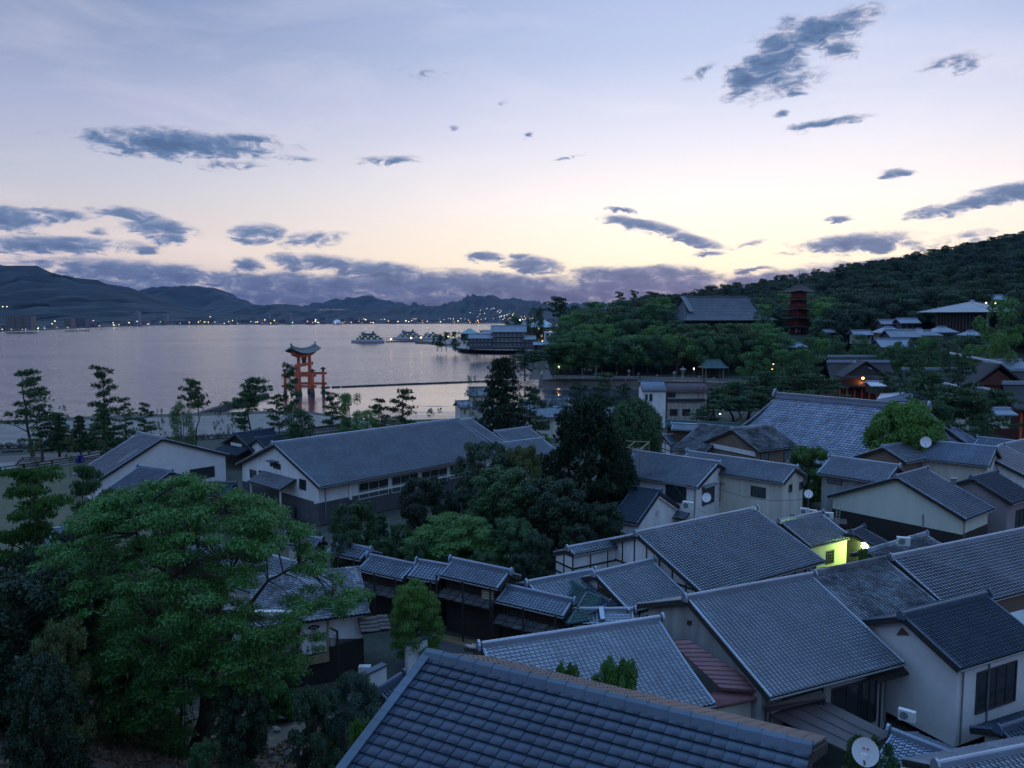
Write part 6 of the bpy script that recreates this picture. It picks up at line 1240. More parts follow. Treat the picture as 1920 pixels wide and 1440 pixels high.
c = atz(150, 866, 2.7); r = thing('covered_bicycle', 'small object under a blue cover by the railing', 'covered object', c); MB().lathe(c, [(.7, 0), (.6, .7), (.35, 1.1), (.1, 1.2)], 7).build('cover', mat('blue_tarp', (.02, .05, .35), .6, .2, 1), r)
# bamboo drying frame near clipped tree
a = aty(1170, 835, 84); r = thing('pole_frame', 'pale horizontal pole frame in front of the clipped round tree', 'frame', (a[0], a[1], 3)); zf_ = 6.2
P4 = [aty(1152, 832, 86), aty(1166, 828, 90), aty(1217, 832, 89), aty(1200, 843, 84)]; z_ = np.mean([p[2] for p in P4]); P4 = [p * [1, 1, 0] + up * z_ for p in P4]
for i in range(4): MB().tube([P4[i], P4[(i + 1) % 4]], .06, 5).build('rail', WOODLT, r); MB().tube([P4[i], P4[i] * [1, 1, 0] + up * 2.6], .05, 5).build('post', WOODLT, r)
MB().tube([(P4[0] + P4[3]) / 2, (P4[1] + P4[2]) / 2], .05, 5).build('rail', WOODLT, r)

# ------------------------------------------------------------------ city on the far shore
rg = random.Random(11); cm_ = [mat('city_wall_%s' % n, c, .8, .1, .01) for n, c in (('pale', (.20, .20, .22)), ('grey', (.12, .12, .14)), ('tan', (.17, .145, .13)), ('dark', (.07, .07, .085)))]
def city_proto(w, d, h, m, nf, nc, nm):
    r = thing('city_building', nm, 'building', (0, 0, 0), 'buildings along the far shore'); MB().box((0, 0, h / 2), w, d, h).build('wall', m, r); MB().box((w * .1, 0, h + 1), w * .3, d * .5, 2).build('roof_house', m, r)
    mb = MB()
    for i in range(nf):
        for j in range(nc): mb.box((-w / 2 + w * (j + .5) / nc, -d / 2 - .05, h * (i + .55) / nf), w / nc * .55, .3, h / nf * .45)
    o = mb.build('windows', GLASS, r); o['kind'] = 'stuff'; return r
protoC = [city_proto(22, 14, 10, cm_[0], 3, 6, 'small pale building on the far shore'), city_proto(30, 16, 18, cm_[1], 5, 7, 'grey building on the far shore'), city_proto(16, 14, 30, cm_[0], 9, 4, 'pale tower block on the far shore'), city_proto(45, 20, 9, cm_[3], 2, 9, 'long low dark building on the far shore'), city_proto(26, 14, 12, cm_[2], 4, 6, 'tan building on the far shore')]
for p in protoC: cache(p)
usedP = set()
def shore_y(px): return float(np.interp(px, [p[0] for p in shore], [p[1] for p in shore]))
n_ = 0
for i in range(215):
    px = rg.uniform(-60, 1080); q = atz(px, shore_y(px), 1.5); k = rg.choices(range(5), (6, 3, 1, 4, 4))[0]; dd = rg.uniform(.01, .22) * q[1] ** .97 * (.5 if px < 200 else 1); o = protoC[k] if k not in usedP else copy_tree(protoC[k]); usedP.add(k)
    x, y = q[0] * (1 + dd / q[1]), q[1] + dd; o.location = (x, y, 1.5 + dd * .012); s_ = rg.uniform(.7, 1.3) * (.5 if px < 250 else .85); o.scale = (s_, s_, s_ * rg.uniform(.6, 1.2)); o.rotation_euler = (0, 0, rg.uniform(-.3, .3))
# named large blocks
def tower(px0, px1, yt, yb, Y, m, lb, nf, nc):
    r = block('apartment_block', lb, px0, px1, yt, yb, Y, 14, m, ROOFG, 'flat', nf, nc, cat='building'); return r
for (a_, c_, lb) in ((10, 27, 'leftmost tall slab of the apartment blocks on the near left shore'), (28, 42, 'middle tall slab of the apartment blocks on the near left shore'), (43, 58, 'right tall slab of the apartment blocks on the near left shore')): tower(a_, c_, 593 + (a_ == 28), 616, 1330, cm_[2], lb, 9, 4)
tower(120, 133, 598, 612, 1500, cm_[2], 'tan block with lit base right of the apartment slabs', 5, 4); tower(139, 160, 597, 612, 1550, cm_[1], 'grey office block beside the bright shop lights', 5, 6)
c = aty(632, 606, 2500); r = thing('dome_building', 'white domed arena on the far shore', 'dome', (*c[:2], 2)); mb = MB(); mb.lathe((*c[:2], 3), [(13, 0), (13, 3), (12.4, 6), (10.5, 9.5), (7.5, 12), (3.5, 13.5), (.3, 14)], 20); mb.build('dome', mat('dome_white', (.6, .62, .65), .5, .05), r, True); mb = MB(); mb.lathe((*c[:2], 1.5), [(15, 0), (15, 3)], 20); mb.build('ring_wall', cm_[1], r)
hl = atz(905, 598, 60)
for i in range(62):   # hillside housing estate
    px = rg.uniform(838, 1010); py = 603 - rg.random() ** 1.3 * (24 * math.exp(-((px - 925) / 70) ** 2) + 3); Y = 3300 + (603 - py) * 28; q = aty(px, py, Y); k = rg.choice((0, 0, 4)); o = copy_tree(protoC[k]); o.location = (q[0], q[1], q[2] - 4); o['label'] = 'pale house of the hillside estate above the far shore'; o['group'] = 'hillside estate houses'; o.scale = (.75,) * 3
def citylight_proto(col, s, nm, r_):
    m_ = MB(); m_.sphere((0, 0, 0), r_, 6); o = m_.build('city_light', glow('city_' + nm, col, s)); return tag(o, 'distant %s light on the far shore' % nm, 'light', 'distant %s lights across the strait' % nm)
cl = [citylight_proto((1, .6, .25), 5, 'warm', 1.3), citylight_proto((.85, .95, 1), 4, 'white', 1.2), citylight_proto((1, .9, .3), 5, 'yellow', 1.3), citylight_proto((.5, 1, .6), 4, 'green', 1.2)]
uc = set(); spots = []
for i in range(80): px = rg.uniform(0, 1030); spots.append((px, shore_y(px) - rg.random() ** 2 * 9 - 1.5, rg.choices(range(4), (5, 3, 3, 1))[0], rg.uniform(.6, 1.5)))
for i in range(62): px = rg.gauss(925, 45); spots.append((px, 601 - rg.random() * 24 * math.exp(-((px - 925) / 70) ** 2), rg.choices((0, 1, 2), (2, 5, 2))[0], rg.uniform(.5, 1.)))
for i in range(15): spots.append((600 + i * 3.3, 580.5, 0, .42))
spots += [(5, 575, 0, 1.6), (13, 575, 0, 1.5), (103, 602, 2, 1.5), (150, 606, 1, 2.), (146, 607, 0, 1.8), (175, 601, 0, 1.2), (212, 605, 2, 1.3), (242, 605, 2, 1.5), (394, 594, 0, 1.3), (372, 604, 2, 1.2), (383, 604, 2, 1.2), (391, 604, 2, 1.2), (403, 604, 2, 1.), (592, 600, 2, 1.6), (591, 603, 2, 1.4), (436, 601, 0, 1.2), (470, 603, 0, 1.2), (761, 601.5, 2, 1.7), (772, 601, 0, 1.3), (728, 602, 0, 1.2), (48, 618, 1, .8), (42, 618, 0, .8), (160, 571, 0, .7), (168, 570, 0, .7)]
for px, py, k, s_ in spots:
    Y = float(np.interp(px, [0, 200, 400, 1100], [1350, 1900, 2350, 2600])); Y = Y if py > 597 else 3300 + (603 - py) * 28
    if px < 30 and py < 580: Y = 2400
    q = aty(px, py, Y); o = cl[k] if k not in uc else cl[k].copy()
    if k in uc: C.objects.link(o)
    uc.add(k); o.location = tuple(q); o.scale = (s_ * Y / 4300,) * 3
# ------------------------------------------------------------------ trees
LM = {'dark': leafmat('leaf_dark', (.026, .066, .026), (.052, .118, .036)), 'mid': leafmat('leaf_mid', (.04, .11, .025), (.08, .19, .04)), 'bright': leafmat('leaf_bright', (.05, .125, .022), (.105, .215, .035)), 'olive': leafmat('leaf_olive', (.05, .075, .025), (.10, .12, .04)),
      'pine': leafmat('needle_pine', (.032, .068, .032), (.06, .115, .045), .6, .15), 'juniper': leafmat('needle_juniper', (.010, .026, .014), (.022, .048, .020), .6, .1), 'blue': leafmat('leaf_blue', (.03, .07, .05), (.06, .11, .08)), 'cherry': leafmat('leaf_cherry', (.034, .11, .026), (.07, .20, .042), .38, .3),
      'wood1': leafmat('leaf_hill', (.020, .042, .020), (.042, .080, .030)), 'wood2': leafmat('leaf_hill_dark', (.012, .026, .016), (.026, .050, .024)), 'teal': leafmat('leaf_teal', (.030, .062, .035), (.055, .10, .050)), 'dry': leafmat('leaf_dry', (.10, .07, .035), (.16, .11, .05), .7)}
def leaves(Cn, Rn, n, size, rs, up_b=.35, shell=.72, asp=.5, flat=1., droop=0., tri=False):
    """n leaf faces on the shells of clumps centred on Cn (N,3) with radii Rn"""
    Cn = np.asarray(Cn, float); Rn = np.asarray(Rn, float); pr = Rn ** 2; pr = pr / pr.sum(); k = rs.choice(len(Cn), n, p=pr)
    d = rs.normal(size=(n, 3)); d[:, 2] += up_b; d /= np.linalg.norm(d, axis=1)[:, None]
    rad = Rn[k] * (shell + (1.05 - shell) * rs.rand(n)) * np.where(rs.rand(n) < .15, rs.rand(n), 1)
    P = Cn[k] + d * rad[:, None] * [1, 1, flat]
    nr = d * .8 + rs.normal(size=(n, 3)) * .55; nr[:, 2] += .35; nr /= np.linalg.norm(nr, axis=1)[:, None]
    t = np.cross(nr, rs.normal(size=(n, 3))); t[:, 2] -= droop; t -= nr * (t * nr).sum(1)[:, None]; t /= np.linalg.norm(t, axis=1)[:, None]; s = np.cross(nr, t)
    L = size * (.6 + .8 * rs.rand(n))[:, None]; W_ = L * asp
    V = np.stack([P, P + t * L * .45 + s * W_ * .5 - nr * L * .05, P + t * L, P + t * L * .45 - s * W_ * .5 - nr * L * .05], 1).reshape(-1, 3)
    i = np.arange(n)[:, None] * 4; Fa = i + np.array([[0, 1, 2, 3]]); r = rs.rand(n)
    return V, Fa, r
def needles(Cn, Rn, n, size, rs, flat=.34, fan=5, asp=.13):
    """tufts of needles: every tuft a small star of thin blades pointing up and out"""
    Cn = np.asarray(Cn, float); Rn = np.asarray(Rn, float); pr = Rn ** 2; pr /= pr.sum(); m = n // fan; k = rs.choice(len(Cn), m, p=pr)
    d = rs.normal(size=(m, 3)); d[:, 2] = np.abs(d[:, 2]) * .8; d /= np.linalg.norm(d, axis=1)[:, None]
    P = Cn[k] + d * (Rn[k] * (.15 + 1.05 * rs.rand(m) ** .6))[:, None] * [1, 1, flat]
    P = np.repeat(P, fan, 0); dd = np.repeat(d * [.9, .9, .6] + [0, 0, .35], fan, 0) + rs.normal(size=(m * fan, 3)) * .55; dd /= np.linalg.norm(dd, axis=1)[:, None]
    s = np.cross(dd, rs.normal(size=dd.shape)); s /= np.linalg.norm(s, axis=1)[:, None]; L = size * (.7 + .6 * rs.rand(len(P)))[:, None]
    V = np.stack([P - s * L * asp * .5, P + dd * L * .6 - s * L * asp, P + dd * L, P + dd * L * .6 + s * L * asp], 1).reshape(-1, 3); i = np.arange(len(P))[:, None] * 4
    return V, i + np.array([[0, 1, 2, 3]]), np.repeat(rs.rand(m), fan)
def trunk_mb(h, r, rs, branches, wig=.25, n=7, base=0):
    mb = MB(); pts = [np.array([0, 0, -.4])]; k = 7
    off = np.cumsum(rs.normal(size=(k + 1, 2)) * wig * h / k * .35, 0); off -= off[0]
    for i in range(1, k + 1): pts.append(np.array([off[i, 0], off[i, 1], h * i / k]))
    rr = [r * (1.25 if i == 0 else 1 - .85 * i / k) for i in range(k + 1)]; mb.tube(pts, rr, n)
    def axis(z): t = min(max(z / h, 0), 1) * k; j = min(int(t), k - 1); return pts[j] * (1 - (t - j)) + pts[j + 1] * (t - j)
    for q in branches:
        q = np.array(q, float); z0 = max(h * .18, min(h * .93, q[2] - np.hypot(q[0], q[1]) * .45)); a = axis(z0); m_ = (a + q) / 2 + [0, 0, np.linalg.norm(q - a) * .08]; r0 = max(.02, r * (1 - .8 * z0 / h) * .45); mb.tube([a, m_, q], [r0, r0 * .65, r0 * .25], 5, False)
    return mb
ALLP = {}
def tree_obj(name, label, cat, tmb, parts, mats_, tm=TRUNK, group=None):
    r = thing(name, label, cat, (0, 0, 0), group); tmb.build('trunk', tm, r, True)
    V = np.concatenate([p[0] for p in parts]); o = 0; Fs = []
    for p in parts: Fs.append(p[1] + o); o += len(p[0])
    c = meshobj('crown', V, np.concatenate(Fs), mats_, r, False, np.concatenate([p[2] for p in parts])); return r
def broad(key, seed, nc=26, nl=5000, leaf=.32, H_=10., R_=4.2, crown=.62, lm='mid', low=.25, cr=(.9, 1.6), tr=.28, flat=.8, top=1., asp=.55):
    """nominal tree: height 10, crown radius about 4.2"""
    rs = np.random.RandomState(seed); Cn = []; Rn = []
    for i in range(nc):
        z = rs.uniform(low, 1); a = rs.rand() * 6.28; env = math.sqrt(max(0, 1 - ((z - .55) / .5) ** 2)) if z > .3 else .55 + z; env = min(1, env * top + .12)
        rr = R_ * env * math.sqrt(rs.uniform(.18, 1)) * .86; rad = rs.uniform(*cr) * (1 - .25 * z); Cn.append((rr * math.cos(a), rr * math.sin(a), min(H_ * z, H_ - rad * .75))); Rn.append(rad)
    Cn.append((0, 0, H_ - 1.)); Rn.append(1.05)
    t = trunk_mb(H_ * .8, tr, rs, Cn[::2]); return t, [leaves(Cn, Rn, nl, leaf, rs, flat=flat, asp=asp)], lm
def roundtree(seed, nl=14000, leaf=.2, lm='bright', H_=10., R_=4.6, squat=1., nc=130):
    rs = np.random.RandomState(seed); Cn = []; Rn = []
    for i in range(nc):
        d = rs.normal(size=3); d /= np.linalg.norm(d); d[2] = (abs(d[2]) if rs.rand() < .7 else d[2]); d[2] = np.sign(d[2]) * abs(d[2]) ** .7; k = 1 + .12 * math.sin(5 * math.atan2(d[1], d[0])) * (1 - abs(d[2])) + rs.normal() * .06; Cn.append((d[0] * R_ * .82 * k, d[1] * R_ * .82 * k, H_ * .53 + d[2] * H_ * .40)); Rn.append(rs.uniform(.35, 1.05))
    return trunk_mb(H_ * .6, .3, rs, Cn[:24]), [leaves(Cn, Rn, nl, leaf, rs)], lm
def pine(seed, nl=5200, size=.46, H_=10., R_=3.2, lm='pine', start=.32, bare=.0, nb=15, lean=.3, dense=1., fan=5):
    rs = np.random.RandomState(seed); Cn = []; Rn = []
    for i in range(nb):
        z = start + (1 - start) * (i + rs.rand() * .6) / nb; a = i * 2.4 + rs.normal() * .5; reach = R_ * (min(1, 1.5 * (1.12 - z) ** .6) * rs.uniform(.45, 1.1) if lean > .25 else (1.12 - z) ** .75 * rs.uniform(.55, 1.15))
        for t in (.35, .7, 1.):
            Cn.append((reach * t * math.cos(a) + rs.normal() * .2, reach * t * math.sin(a) + rs.normal() * .2, H_ * z + reach * t * .18)); Rn.append(rs.uniform(.4, .95) * dense * (1.15 - .35 * z))
    Cn.append((0, 0, H_ * .97)); Rn.append(.7)
    return trunk_mb(H_ * .97, .22, rs, [Cn[j] for j in range(2, len(Cn), 3)], wig=lean), [needles(Cn, Rn, nl, size, rs, fan=fan)], lm
def conifer(seed, nl=14000, size=.34, H_=10., R_=3., lm='juniper', pw=.8, tiers=16, start=.05, flat=.5, per=8, asp=.16):
    rs = np.random.RandomState(seed); Cn = []; Rn = []
    for i in range(tiers):
        z = start + (1 - start) * i / tiers; rr = R_ * (1 - z) ** pw + .15
        for k in range(per):
            a = k * 6.28 / per + i * .7 + rs.normal() * .2
            for t in (.4, .75, 1.): q = rr * t * rs.uniform(.85, 1.12); Cn.append((q * math.cos(a), q * math.sin(a), H_ * z - q * .10 + rs.normal() * .12)); Rn.append(rs.uniform(.4, .65) * (1.1 - .5 * z))
    return trunk_mb(H_ * .97, .25, rs, Cn[2::9], wig=.08), [needles(Cn, Rn, nl, size, rs, flat=flat, asp=asp)], lm
def flame(seed, nl=22000, H_=10., R_=4.2, leaf=.34):
    """dense juniper with ragged upright clumps"""
    rs = np.random.RandomState(seed); Cn = []; Rn = []
    for i in range(190):
        z = rs.uniform(.03, .93); a = rs.rand() * 6.28; env = (1.02 if z < .45 else 1.02 - (z - .45) * 1.15) * (1 + .13 * math.sin(a * 3 + z * 9)); rr = R_ * env * rs.uniform(.62, 1.); Cn.append((rr * math.cos(a), rr * math.sin(a), H_ * z)); Rn.append(rs.uniform(.45, .8))
    for i in range(16): Cn.append((rs.normal() * .6, rs.normal() * .6, H_ * rs.uniform(.85, .98))); Rn.append(.42)
    return trunk_mb(H_ * .9, .4, rs, Cn[::14]), [needles(Cn, Rn, nl, leaf, rs, flat=1.2, fan=4, asp=.22)], 'juniper'
def layered(seed, nl=16000, leaf=.17, H_=10., R_=5., lm='mid', nc=110, lowz=.2, low_r=.75):
    """flat sprays of foliage in layers, maple and cherry habit"""
    rs = np.random.RandomState(seed); Cn = []; Rn = []
    for i in range(nc):
        z = rs.uniform(lowz, 1); env = math.sqrt(max(.02, 1 - (max(0, z - .35) / .68) ** 2)) * (low_r + (1 - low_r) * min(1, z * 2)); a = rs.rand() * 6.28; rr = R_ * env * math.sqrt(rs.uniform(.1, 1)); Cn.append((rr * math.cos(a), rr * math.sin(a), H_ * z * .96 - rr * .05)); Rn.append(rs.uniform(.6, 1.15))
    return trunk_mb(H_ * .7, .24, rs, Cn[::4]), [leaves(Cn, Rn, nl, leaf, rs, flat=.42, asp=.42, up_b=.6, droop=.5)], lm
GEN = {
 'b1': lambda: broad('b1', 1), 'b2': lambda: broad('b2', 2, nc=34, lm='dark', nl=5600), 'b3': lambda: broad('b3', 3, nc=20, lm='olive', cr=(1., 2.)), 'b4': lambda: broad('b4', 4, nc=40, nl=6000, lm='mid', cr=(.7, 1.2), low=.12),
 'bn': lambda: broad('bn', 5, nc=90, nl=42000, leaf=.25, lm='dark', cr=(.6, 1.15), low=.08), 'bn2': lambda: broad('bn2', 6, nc=75, nl=36000, leaf=.24, lm='mid', cr=(.6, 1.1), low=.1), 'bl': lambda: broad('bl', 7, nc=30, nl=5200, leaf=.26, lm='teal', cr=(.6, 1.1), low=.3),
 'rd': lambda: roundtree(8, 52000, .26), 'rd2': lambda: roundtree(9, 50000, .26, 'mid', nc=200), 'p1': lambda: pine(10, nl=3500), 'p2': lambda: pine(11, start=.42, nb=13, lean=.6, nl=3300), 'p3': lambda: pine(12, start=.2, nb=18, R_=2.8, nl=4200), 'p4': lambda: pine(13, start=.55, R_=4.2, nb=15, lean=.9, nl=5600, dense=1.2),
 'sp': lambda: conifer(14, nl=7000, size=.55, tiers=9, per=6, R_=3.4, start=.14, lm='pine'), 'fir': lambda: conifer(15, nl=26000, size=.34, tiers=15, per=9, R_=3.9, start=.06, lm='juniper', pw=.62), 'fl': lambda: flame(16, 34000), 'mp': lambda: layered(17, 42000, .24, lm='mid', nc=150), 'mb': lambda: layered(18, 40000, .22, R_=4.4, lm='bright', nc=150),
 'pn': lambda: pine(30, nl=60000, size=.2, start=.15, nb=24, R_=3.4, dense=1.2, fan=7), 'th': lambda: broad('th', 19, nc=14, nl=900, leaf=.34, lm='teal', cr=(.5, .9), low=.3, tr=.12), 'bush': lambda: broad('bush', 20, nc=24, nl=7000, leaf=.3, lm='mid', cr=(1.2, 2.), low=.05, top=1.2)}
NOM = {'R': {'rd': 4.9, 'rd2': 4.9, 'p1': 3.2, 'p2': 2.9, 'p3': 2.8, 'pn': 3.4, 'p4': 3.6, 'sp': 3.4, 'fir': 3.9, 'fl': 4.7, 'mp': 5.4, 'mb': 4.8}}
PROTO = {}; PUSED = set()
rt = random.Random(5)
def place(key, loc, sx, sz, label, name='tree', cat='tree', group=None, lm=None, rot=None):
    if key not in PROTO:
        t, parts, l = GEN[key](); r = tree_obj(name, label, cat, t, parts, LM[l]); PROTO[key] = r; cache(r)
    r = PROTO[key]
    if key in PUSED: o = copy_tree(r)
    else: o = r; PUSED.add(key)
    o.name = name; o['label'] = label; o['category'] = cat
    if group: o['group'] = group
    elif 'group' in o: del o['group']
    o.location = tuple(float(v) for v in loc); o.scale = (sx, sx, sz); o.rotation_euler = (0, 0, rot if rot is not None else rt.random() * 6.28)
    for ch in ([C.objects[n] for n in KC[o.name]] if o.name in KC else o.children):
        if ch.name.startswith('crown'):
            ch.material_slots[0].link = 'OBJECT'; ch.material_slots[0].material = LM[lm] if lm else ch.data.materials[0]
    if key in PROTO and PROTO[key] is o: cache(o)
    return o
def tree(key, px, Y, ytop, wpx, zg, label, name='tree', lm=None, cat='tree', group=None, rot=None):
    c = aty(px, 0, Y); zt = aty(px, ytop, Y)[2]; R_ = NOM['R'].get(key, 4.3); return place(key, (c[0], Y, zg), wpx / F * Y / (2 * R_), (zt - zg) / 10., label, name, cat, group, lm, rot)
# pines and other trees along the promenade, left to right
PZ = 3.3
T = [('p1', 15, 128, 696, 105, 'tall open pine cut by the left edge of the picture'), ('p3', 33, 122, 762, 70, 'ragged young pine below the tall pine at the left edge'), ('sp', 68, 126, 772, 56, 'small propped pine second from the left edge'), ('sp', 110, 126, 777, 45, 'small neat cone shaped pine right of the lamp post'),
     ('th', 82, 140, 760, 30, 'thin pale sapling between the small pines'), ('p2', 160, 131, 690, 62, 'tall crooked pine with a flag like top, highest on the left beach'), ('sp', 155, 126, 762, 68, 'bushy small pine at the foot of the tall crooked pine'), ('p3', 198, 126, 749, 50, 'pointed young pine right of the tall crooked pine'), ('p3', 240, 128, 758, 45, 'leaning young pine behind the ridge of the white hall'), ('th', 272, 130, 766, 22, 'thin bare sapling right of the leaning young pine'),
     ('bush', 310, 130, 751, 48, 'dense dark rounded pine beside the pine with bare trunk'), ('p4', 337, 134, 716, 55, 'pine with bare trunk and flat crown right of the dense rounded pine'), ('p4', 452, 134, 713, 85, 'wide pine with broad flat top left of the red gate'), ('p3', 432, 130, 738, 60, 'thin layered pine under the wide flat topped pine'), ('th', 385, 132, 770, 26, 'spindly sapling on props left of the wide pine'), ('th', 410, 128, 775, 22, 'second spindly sapling left of the wide pine'),
     ('p2', 527, 122, 686, 44, 'tall dark pine reaching in front of the left leg of the red gate'), ('p2', 500, 126, 742, 55, 'slim pine just left of the tall one at the red gate'), ('b2', 545, 118, 764, 80, 'dark round broadleaf tree below the red gate'), ('p2', 606, 128, 737, 52, 'leaning pine with one long branch across the foot of the red gate'), ('b1', 640, 124, 739, 66, 'leafy green tree right of the red gate'), ('b4', 675, 120, 768, 74, 'low leafy green tree right of the red gate, nearest of the pair'),
     ('p1', 745, 128, 732, 78, 'spreading pine above the left part of the museum ridge'), ('p3', 700, 130, 750, 60, 'bushy pine at the left of the spreading pine'), ('b3', 724, 118, 780, 60, 'low olive green tree just above the museum ridge'), ('th', 800, 122, 765, 60, 'thin tree with sparse twigs above the museum ridge'), ('th', 878, 150, 703, 34, 'sparse slender tree left of the pale two storey house')]
for k, px, Y, yt, w, lb in T: tree(k, px, Y, yt, w * (.87 if k[0] == 'p' else 1), PZ if px < 600 else 2.6, lb, 'pine_tree' if k[0] in 'ps' else 'broadleaf_tree')
for i, (px, yt) in enumerate([(20, 800), (88, 796), (152, 803), (222, 800), (300, 798), (330, 808)]): tree('th', px, 112, yt, 36, 2.6, 'thin sapling below the boulder wall, number %s from the left edge' % ['first', 'second', 'third', 'fourth', 'fifth', 'sixth'][i], 'sapling', 'olive')
# garden and village trees
V_ = [('fir', 940, 122, 668, 118, 2.6, 'big dark fir with drooping layers in the middle of the picture', None, 'fir_tree'), ('fl', 1105, 82, 752, 185, 2.6, 'huge ragged dark juniper right of the museum', None, 'juniper_tree'), ('fl', 1165, 80, 845, 110, 2.6, 'lower right shoulder juniper beside the huge dark juniper', None, 'juniper_tree'), ('rd2', 1200, 98, 748, 118, 2.6, 'clipped round evergreen with one white spot left of the three storey house', 'dark', 'round_tree'),
      ('rd', 1732, 96, 752, 146, 2.6, 'large round bright green camphor tree in front of the shrine', 'bright', 'round_tree'), ('bn2', 1548, 92, 838, 100, 2.6, 'small bright shrub top in front of the great temple roof', 'bright', 'broadleaf_tree'), ('bn', 648, 66, 942, 102, 2.8, 'compact dark camellia in front of the museum corner', 'dark', 'broadleaf_tree'), ('bn', 792, 74, 896, 110, 2.8, 'dark round tree in front of the museum windows', 'juniper', 'broadleaf_tree'),
      ('bn', 905, 84, 832, 130, 2.8, 'grey green broad tree hiding the museum end', 'teal', 'broadleaf_tree'), ('bn2', 985, 80, 838, 90, 2.8, 'tree with reddish young leaves between the museum and the dark juniper', 'olive', 'broadleaf_tree'), ('bn', 940, 74, 880, 170, 2.8, 'broad dark tree in the garden middle', 'dark', 'broadleaf_tree'), ('bn', 1040, 72, 900, 150, 2.8, 'dark tree in front of the foot of the juniper', 'juniper', 'broadleaf_tree'),
      ('mp', 842, 66, 964, 215, 2.8, 'wide pale green maple in layered sprays behind the gallery roofs', 'mid', 'maple_tree'), ('bn', 960, 66, 975, 110, 2.8, 'dark shrubbery right of the wide pale maple', 'dark', 'broadleaf_tree'), ('bn2', 1010, 63, 1000, 70, 2.8, 'feathery green shrub beside the green copper roof', 'teal', 'broadleaf_tree'), ('bn', 700, 64, 1010, 70, 2.8, 'low dark hedge between the camellia and the maple', 'dark', 'hedge'),
      ('mb', 766, 50, 1088, 116, 2.6, 'bright yellow green young maple in front of the gallery', 'bright', 'maple_tree'), ('bn2', 1015, 122, 815, 60, 2.6, 'low leafy tree under the waterfront house window', 'mid', 'broadleaf_tree'), ('bn2', 1140, 70, 945, 110, 2.6, 'dark undergrowth tree left of the storehouse', 'juniper', 'broadleaf_tree'), ('p3', 1000, 124, 730, 70, 2.6, 'thin pine branches right of the big dark fir', None, 'pine_tree')]
for k, px, Y, yt, w, zg, lb, lm, nm in V_: tree(k, px, Y, yt, w, zg, lb, nm, lm)
for i, (px, Y, yt, w, lm) in enumerate([(560, 70, 1000, 60, 'dark'), (735, 70, 985, 60, 'dark'), (620, 62, 1000, 50, 'teal'), (860, 78, 925, 70, 'juniper'), (880, 72, 960, 80, 'dark'), (1090, 66, 985, 80, 'juniper'), (770, 62, 1015, 60, 'dark'), (905, 62, 1035, 80, 'dark'), (985, 60, 1040, 70, 'juniper'), (690, 78, 965, 50, 'dark'), (1060, 76, 940, 60, 'dark')]):
    tree('bn', px, Y, yt, w, 2.6, 'dark garden shrub filling the gaps round the museum garden', 'garden_shrub', lm, 'shrub', 'garden shrubs between the museum and the gallery')
for i, (px, Y, yt, w) in enumerate([(1540, 288, 632, 50), (1590, 284, 628, 46), (1640, 262, 626, 40), (1575, 300, 620, 50), (1712, 240, 640, 36), (1745, 240, 636, 34), (1665, 236, 645, 36), (1790, 240, 632, 44)]):
    tree(['b4', 'b2'][i % 2], px, Y, yt, w, 6, 'leafy tree half hiding the hillside houses under the modern hall', 'broadleaf_tree', ['mid', 'dark'][i % 2], 'tree', 'trees among the hillside houses')
# shrubs close to the camera
def zn(px, Y): return float(near_z((px - 960) / F * Y, Y)) - .2
for k, px, Y, yt, w, lb, lm in [('bn2', 1165, 25.5, 1238, 125, 'leafy shrub rising between the nearest roof and the pale tiled roof', 'mid'), ('bn2', 1065, 25.5, 1246, 80, 'smaller shrub left of the leafy shrub behind the nearest roof', 'mid'), ('bn', 1692, 28, 1392, 125, 'dark shrub at the bottom right beside the satellite dish', 'dark'), ('bn2', 1662, 61, 1030, 30, 'weeds lit green beside the glowing lamp', 'bright'),
                                ('mp', 640, 27, 1258, 150, 'drooping blue green bush left of the small gate roof', 'blue'), ('bn2', 655, 20, 1350, 74, 'bright yellow green bush beside the left verge of the nearest roof', 'bright'), ('bush', 632, 45, 1262, 60, 'dry reddish shrubs at the foot of the lantern post', 'dry'), ('bn2', 560, 26, 1290, 110, 'dark leafy bush below the sign board', 'teal')]:
    sc_z = zn(px, Y); tree(k, px, Y, yt, w, sc_z if Y < 40 else 2.6, lb, 'shrub', lm, cat='shrub')
# the great spreading cherry in the left foreground, built branch by branch
rs = np.random.RandomState(42); base = np.array([*((335 - 960) / F * 30, 30.0), 0]); base[2] = float(near_z(base[0], 30.)) - .3
def P3(px, py, Y): return aty(px, py, Y)
ends = []; CT = thing('cherry_tree', 'great spreading green cherry tree filling the left foreground', 'tree', base); mb = MB(); fork = P3(395, 1250, 30)
mb.tube([base, base * .5 + fork * .5 + [.2, 0, 0], fork], [.42, .34, .28], 9)
OUT = [(60, 1090), (85, 1030), (130, 985), (175, 945), (235, 915), (300, 905), (350, 893), (395, 902), (450, 925), (505, 945), (560, 985), (590, 1040), (640, 1085), (690, 1115), (650, 1150), (600, 1190), (590, 1225), (570, 1265), (480, 1300), (410, 1330), (370, 1380), (330, 1450), (150, 1450), (70, 1380), (130, 1250), (80, 1170)]
from math import pi
Cn = []; Rn = []
def inside(x, y):
    c = False; j = len(OUT) - 1
    for i in range(len(OUT)):
        if (OUT[i][1] > y) != (OUT[j][1] > y) and x < (OUT[j][0] - OUT[i][0]) * (y - OUT[i][1]) / (OUT[j][1] - OUT[i][1]) + OUT[i][0]: c = not c
        j = i
    return c
lat = []
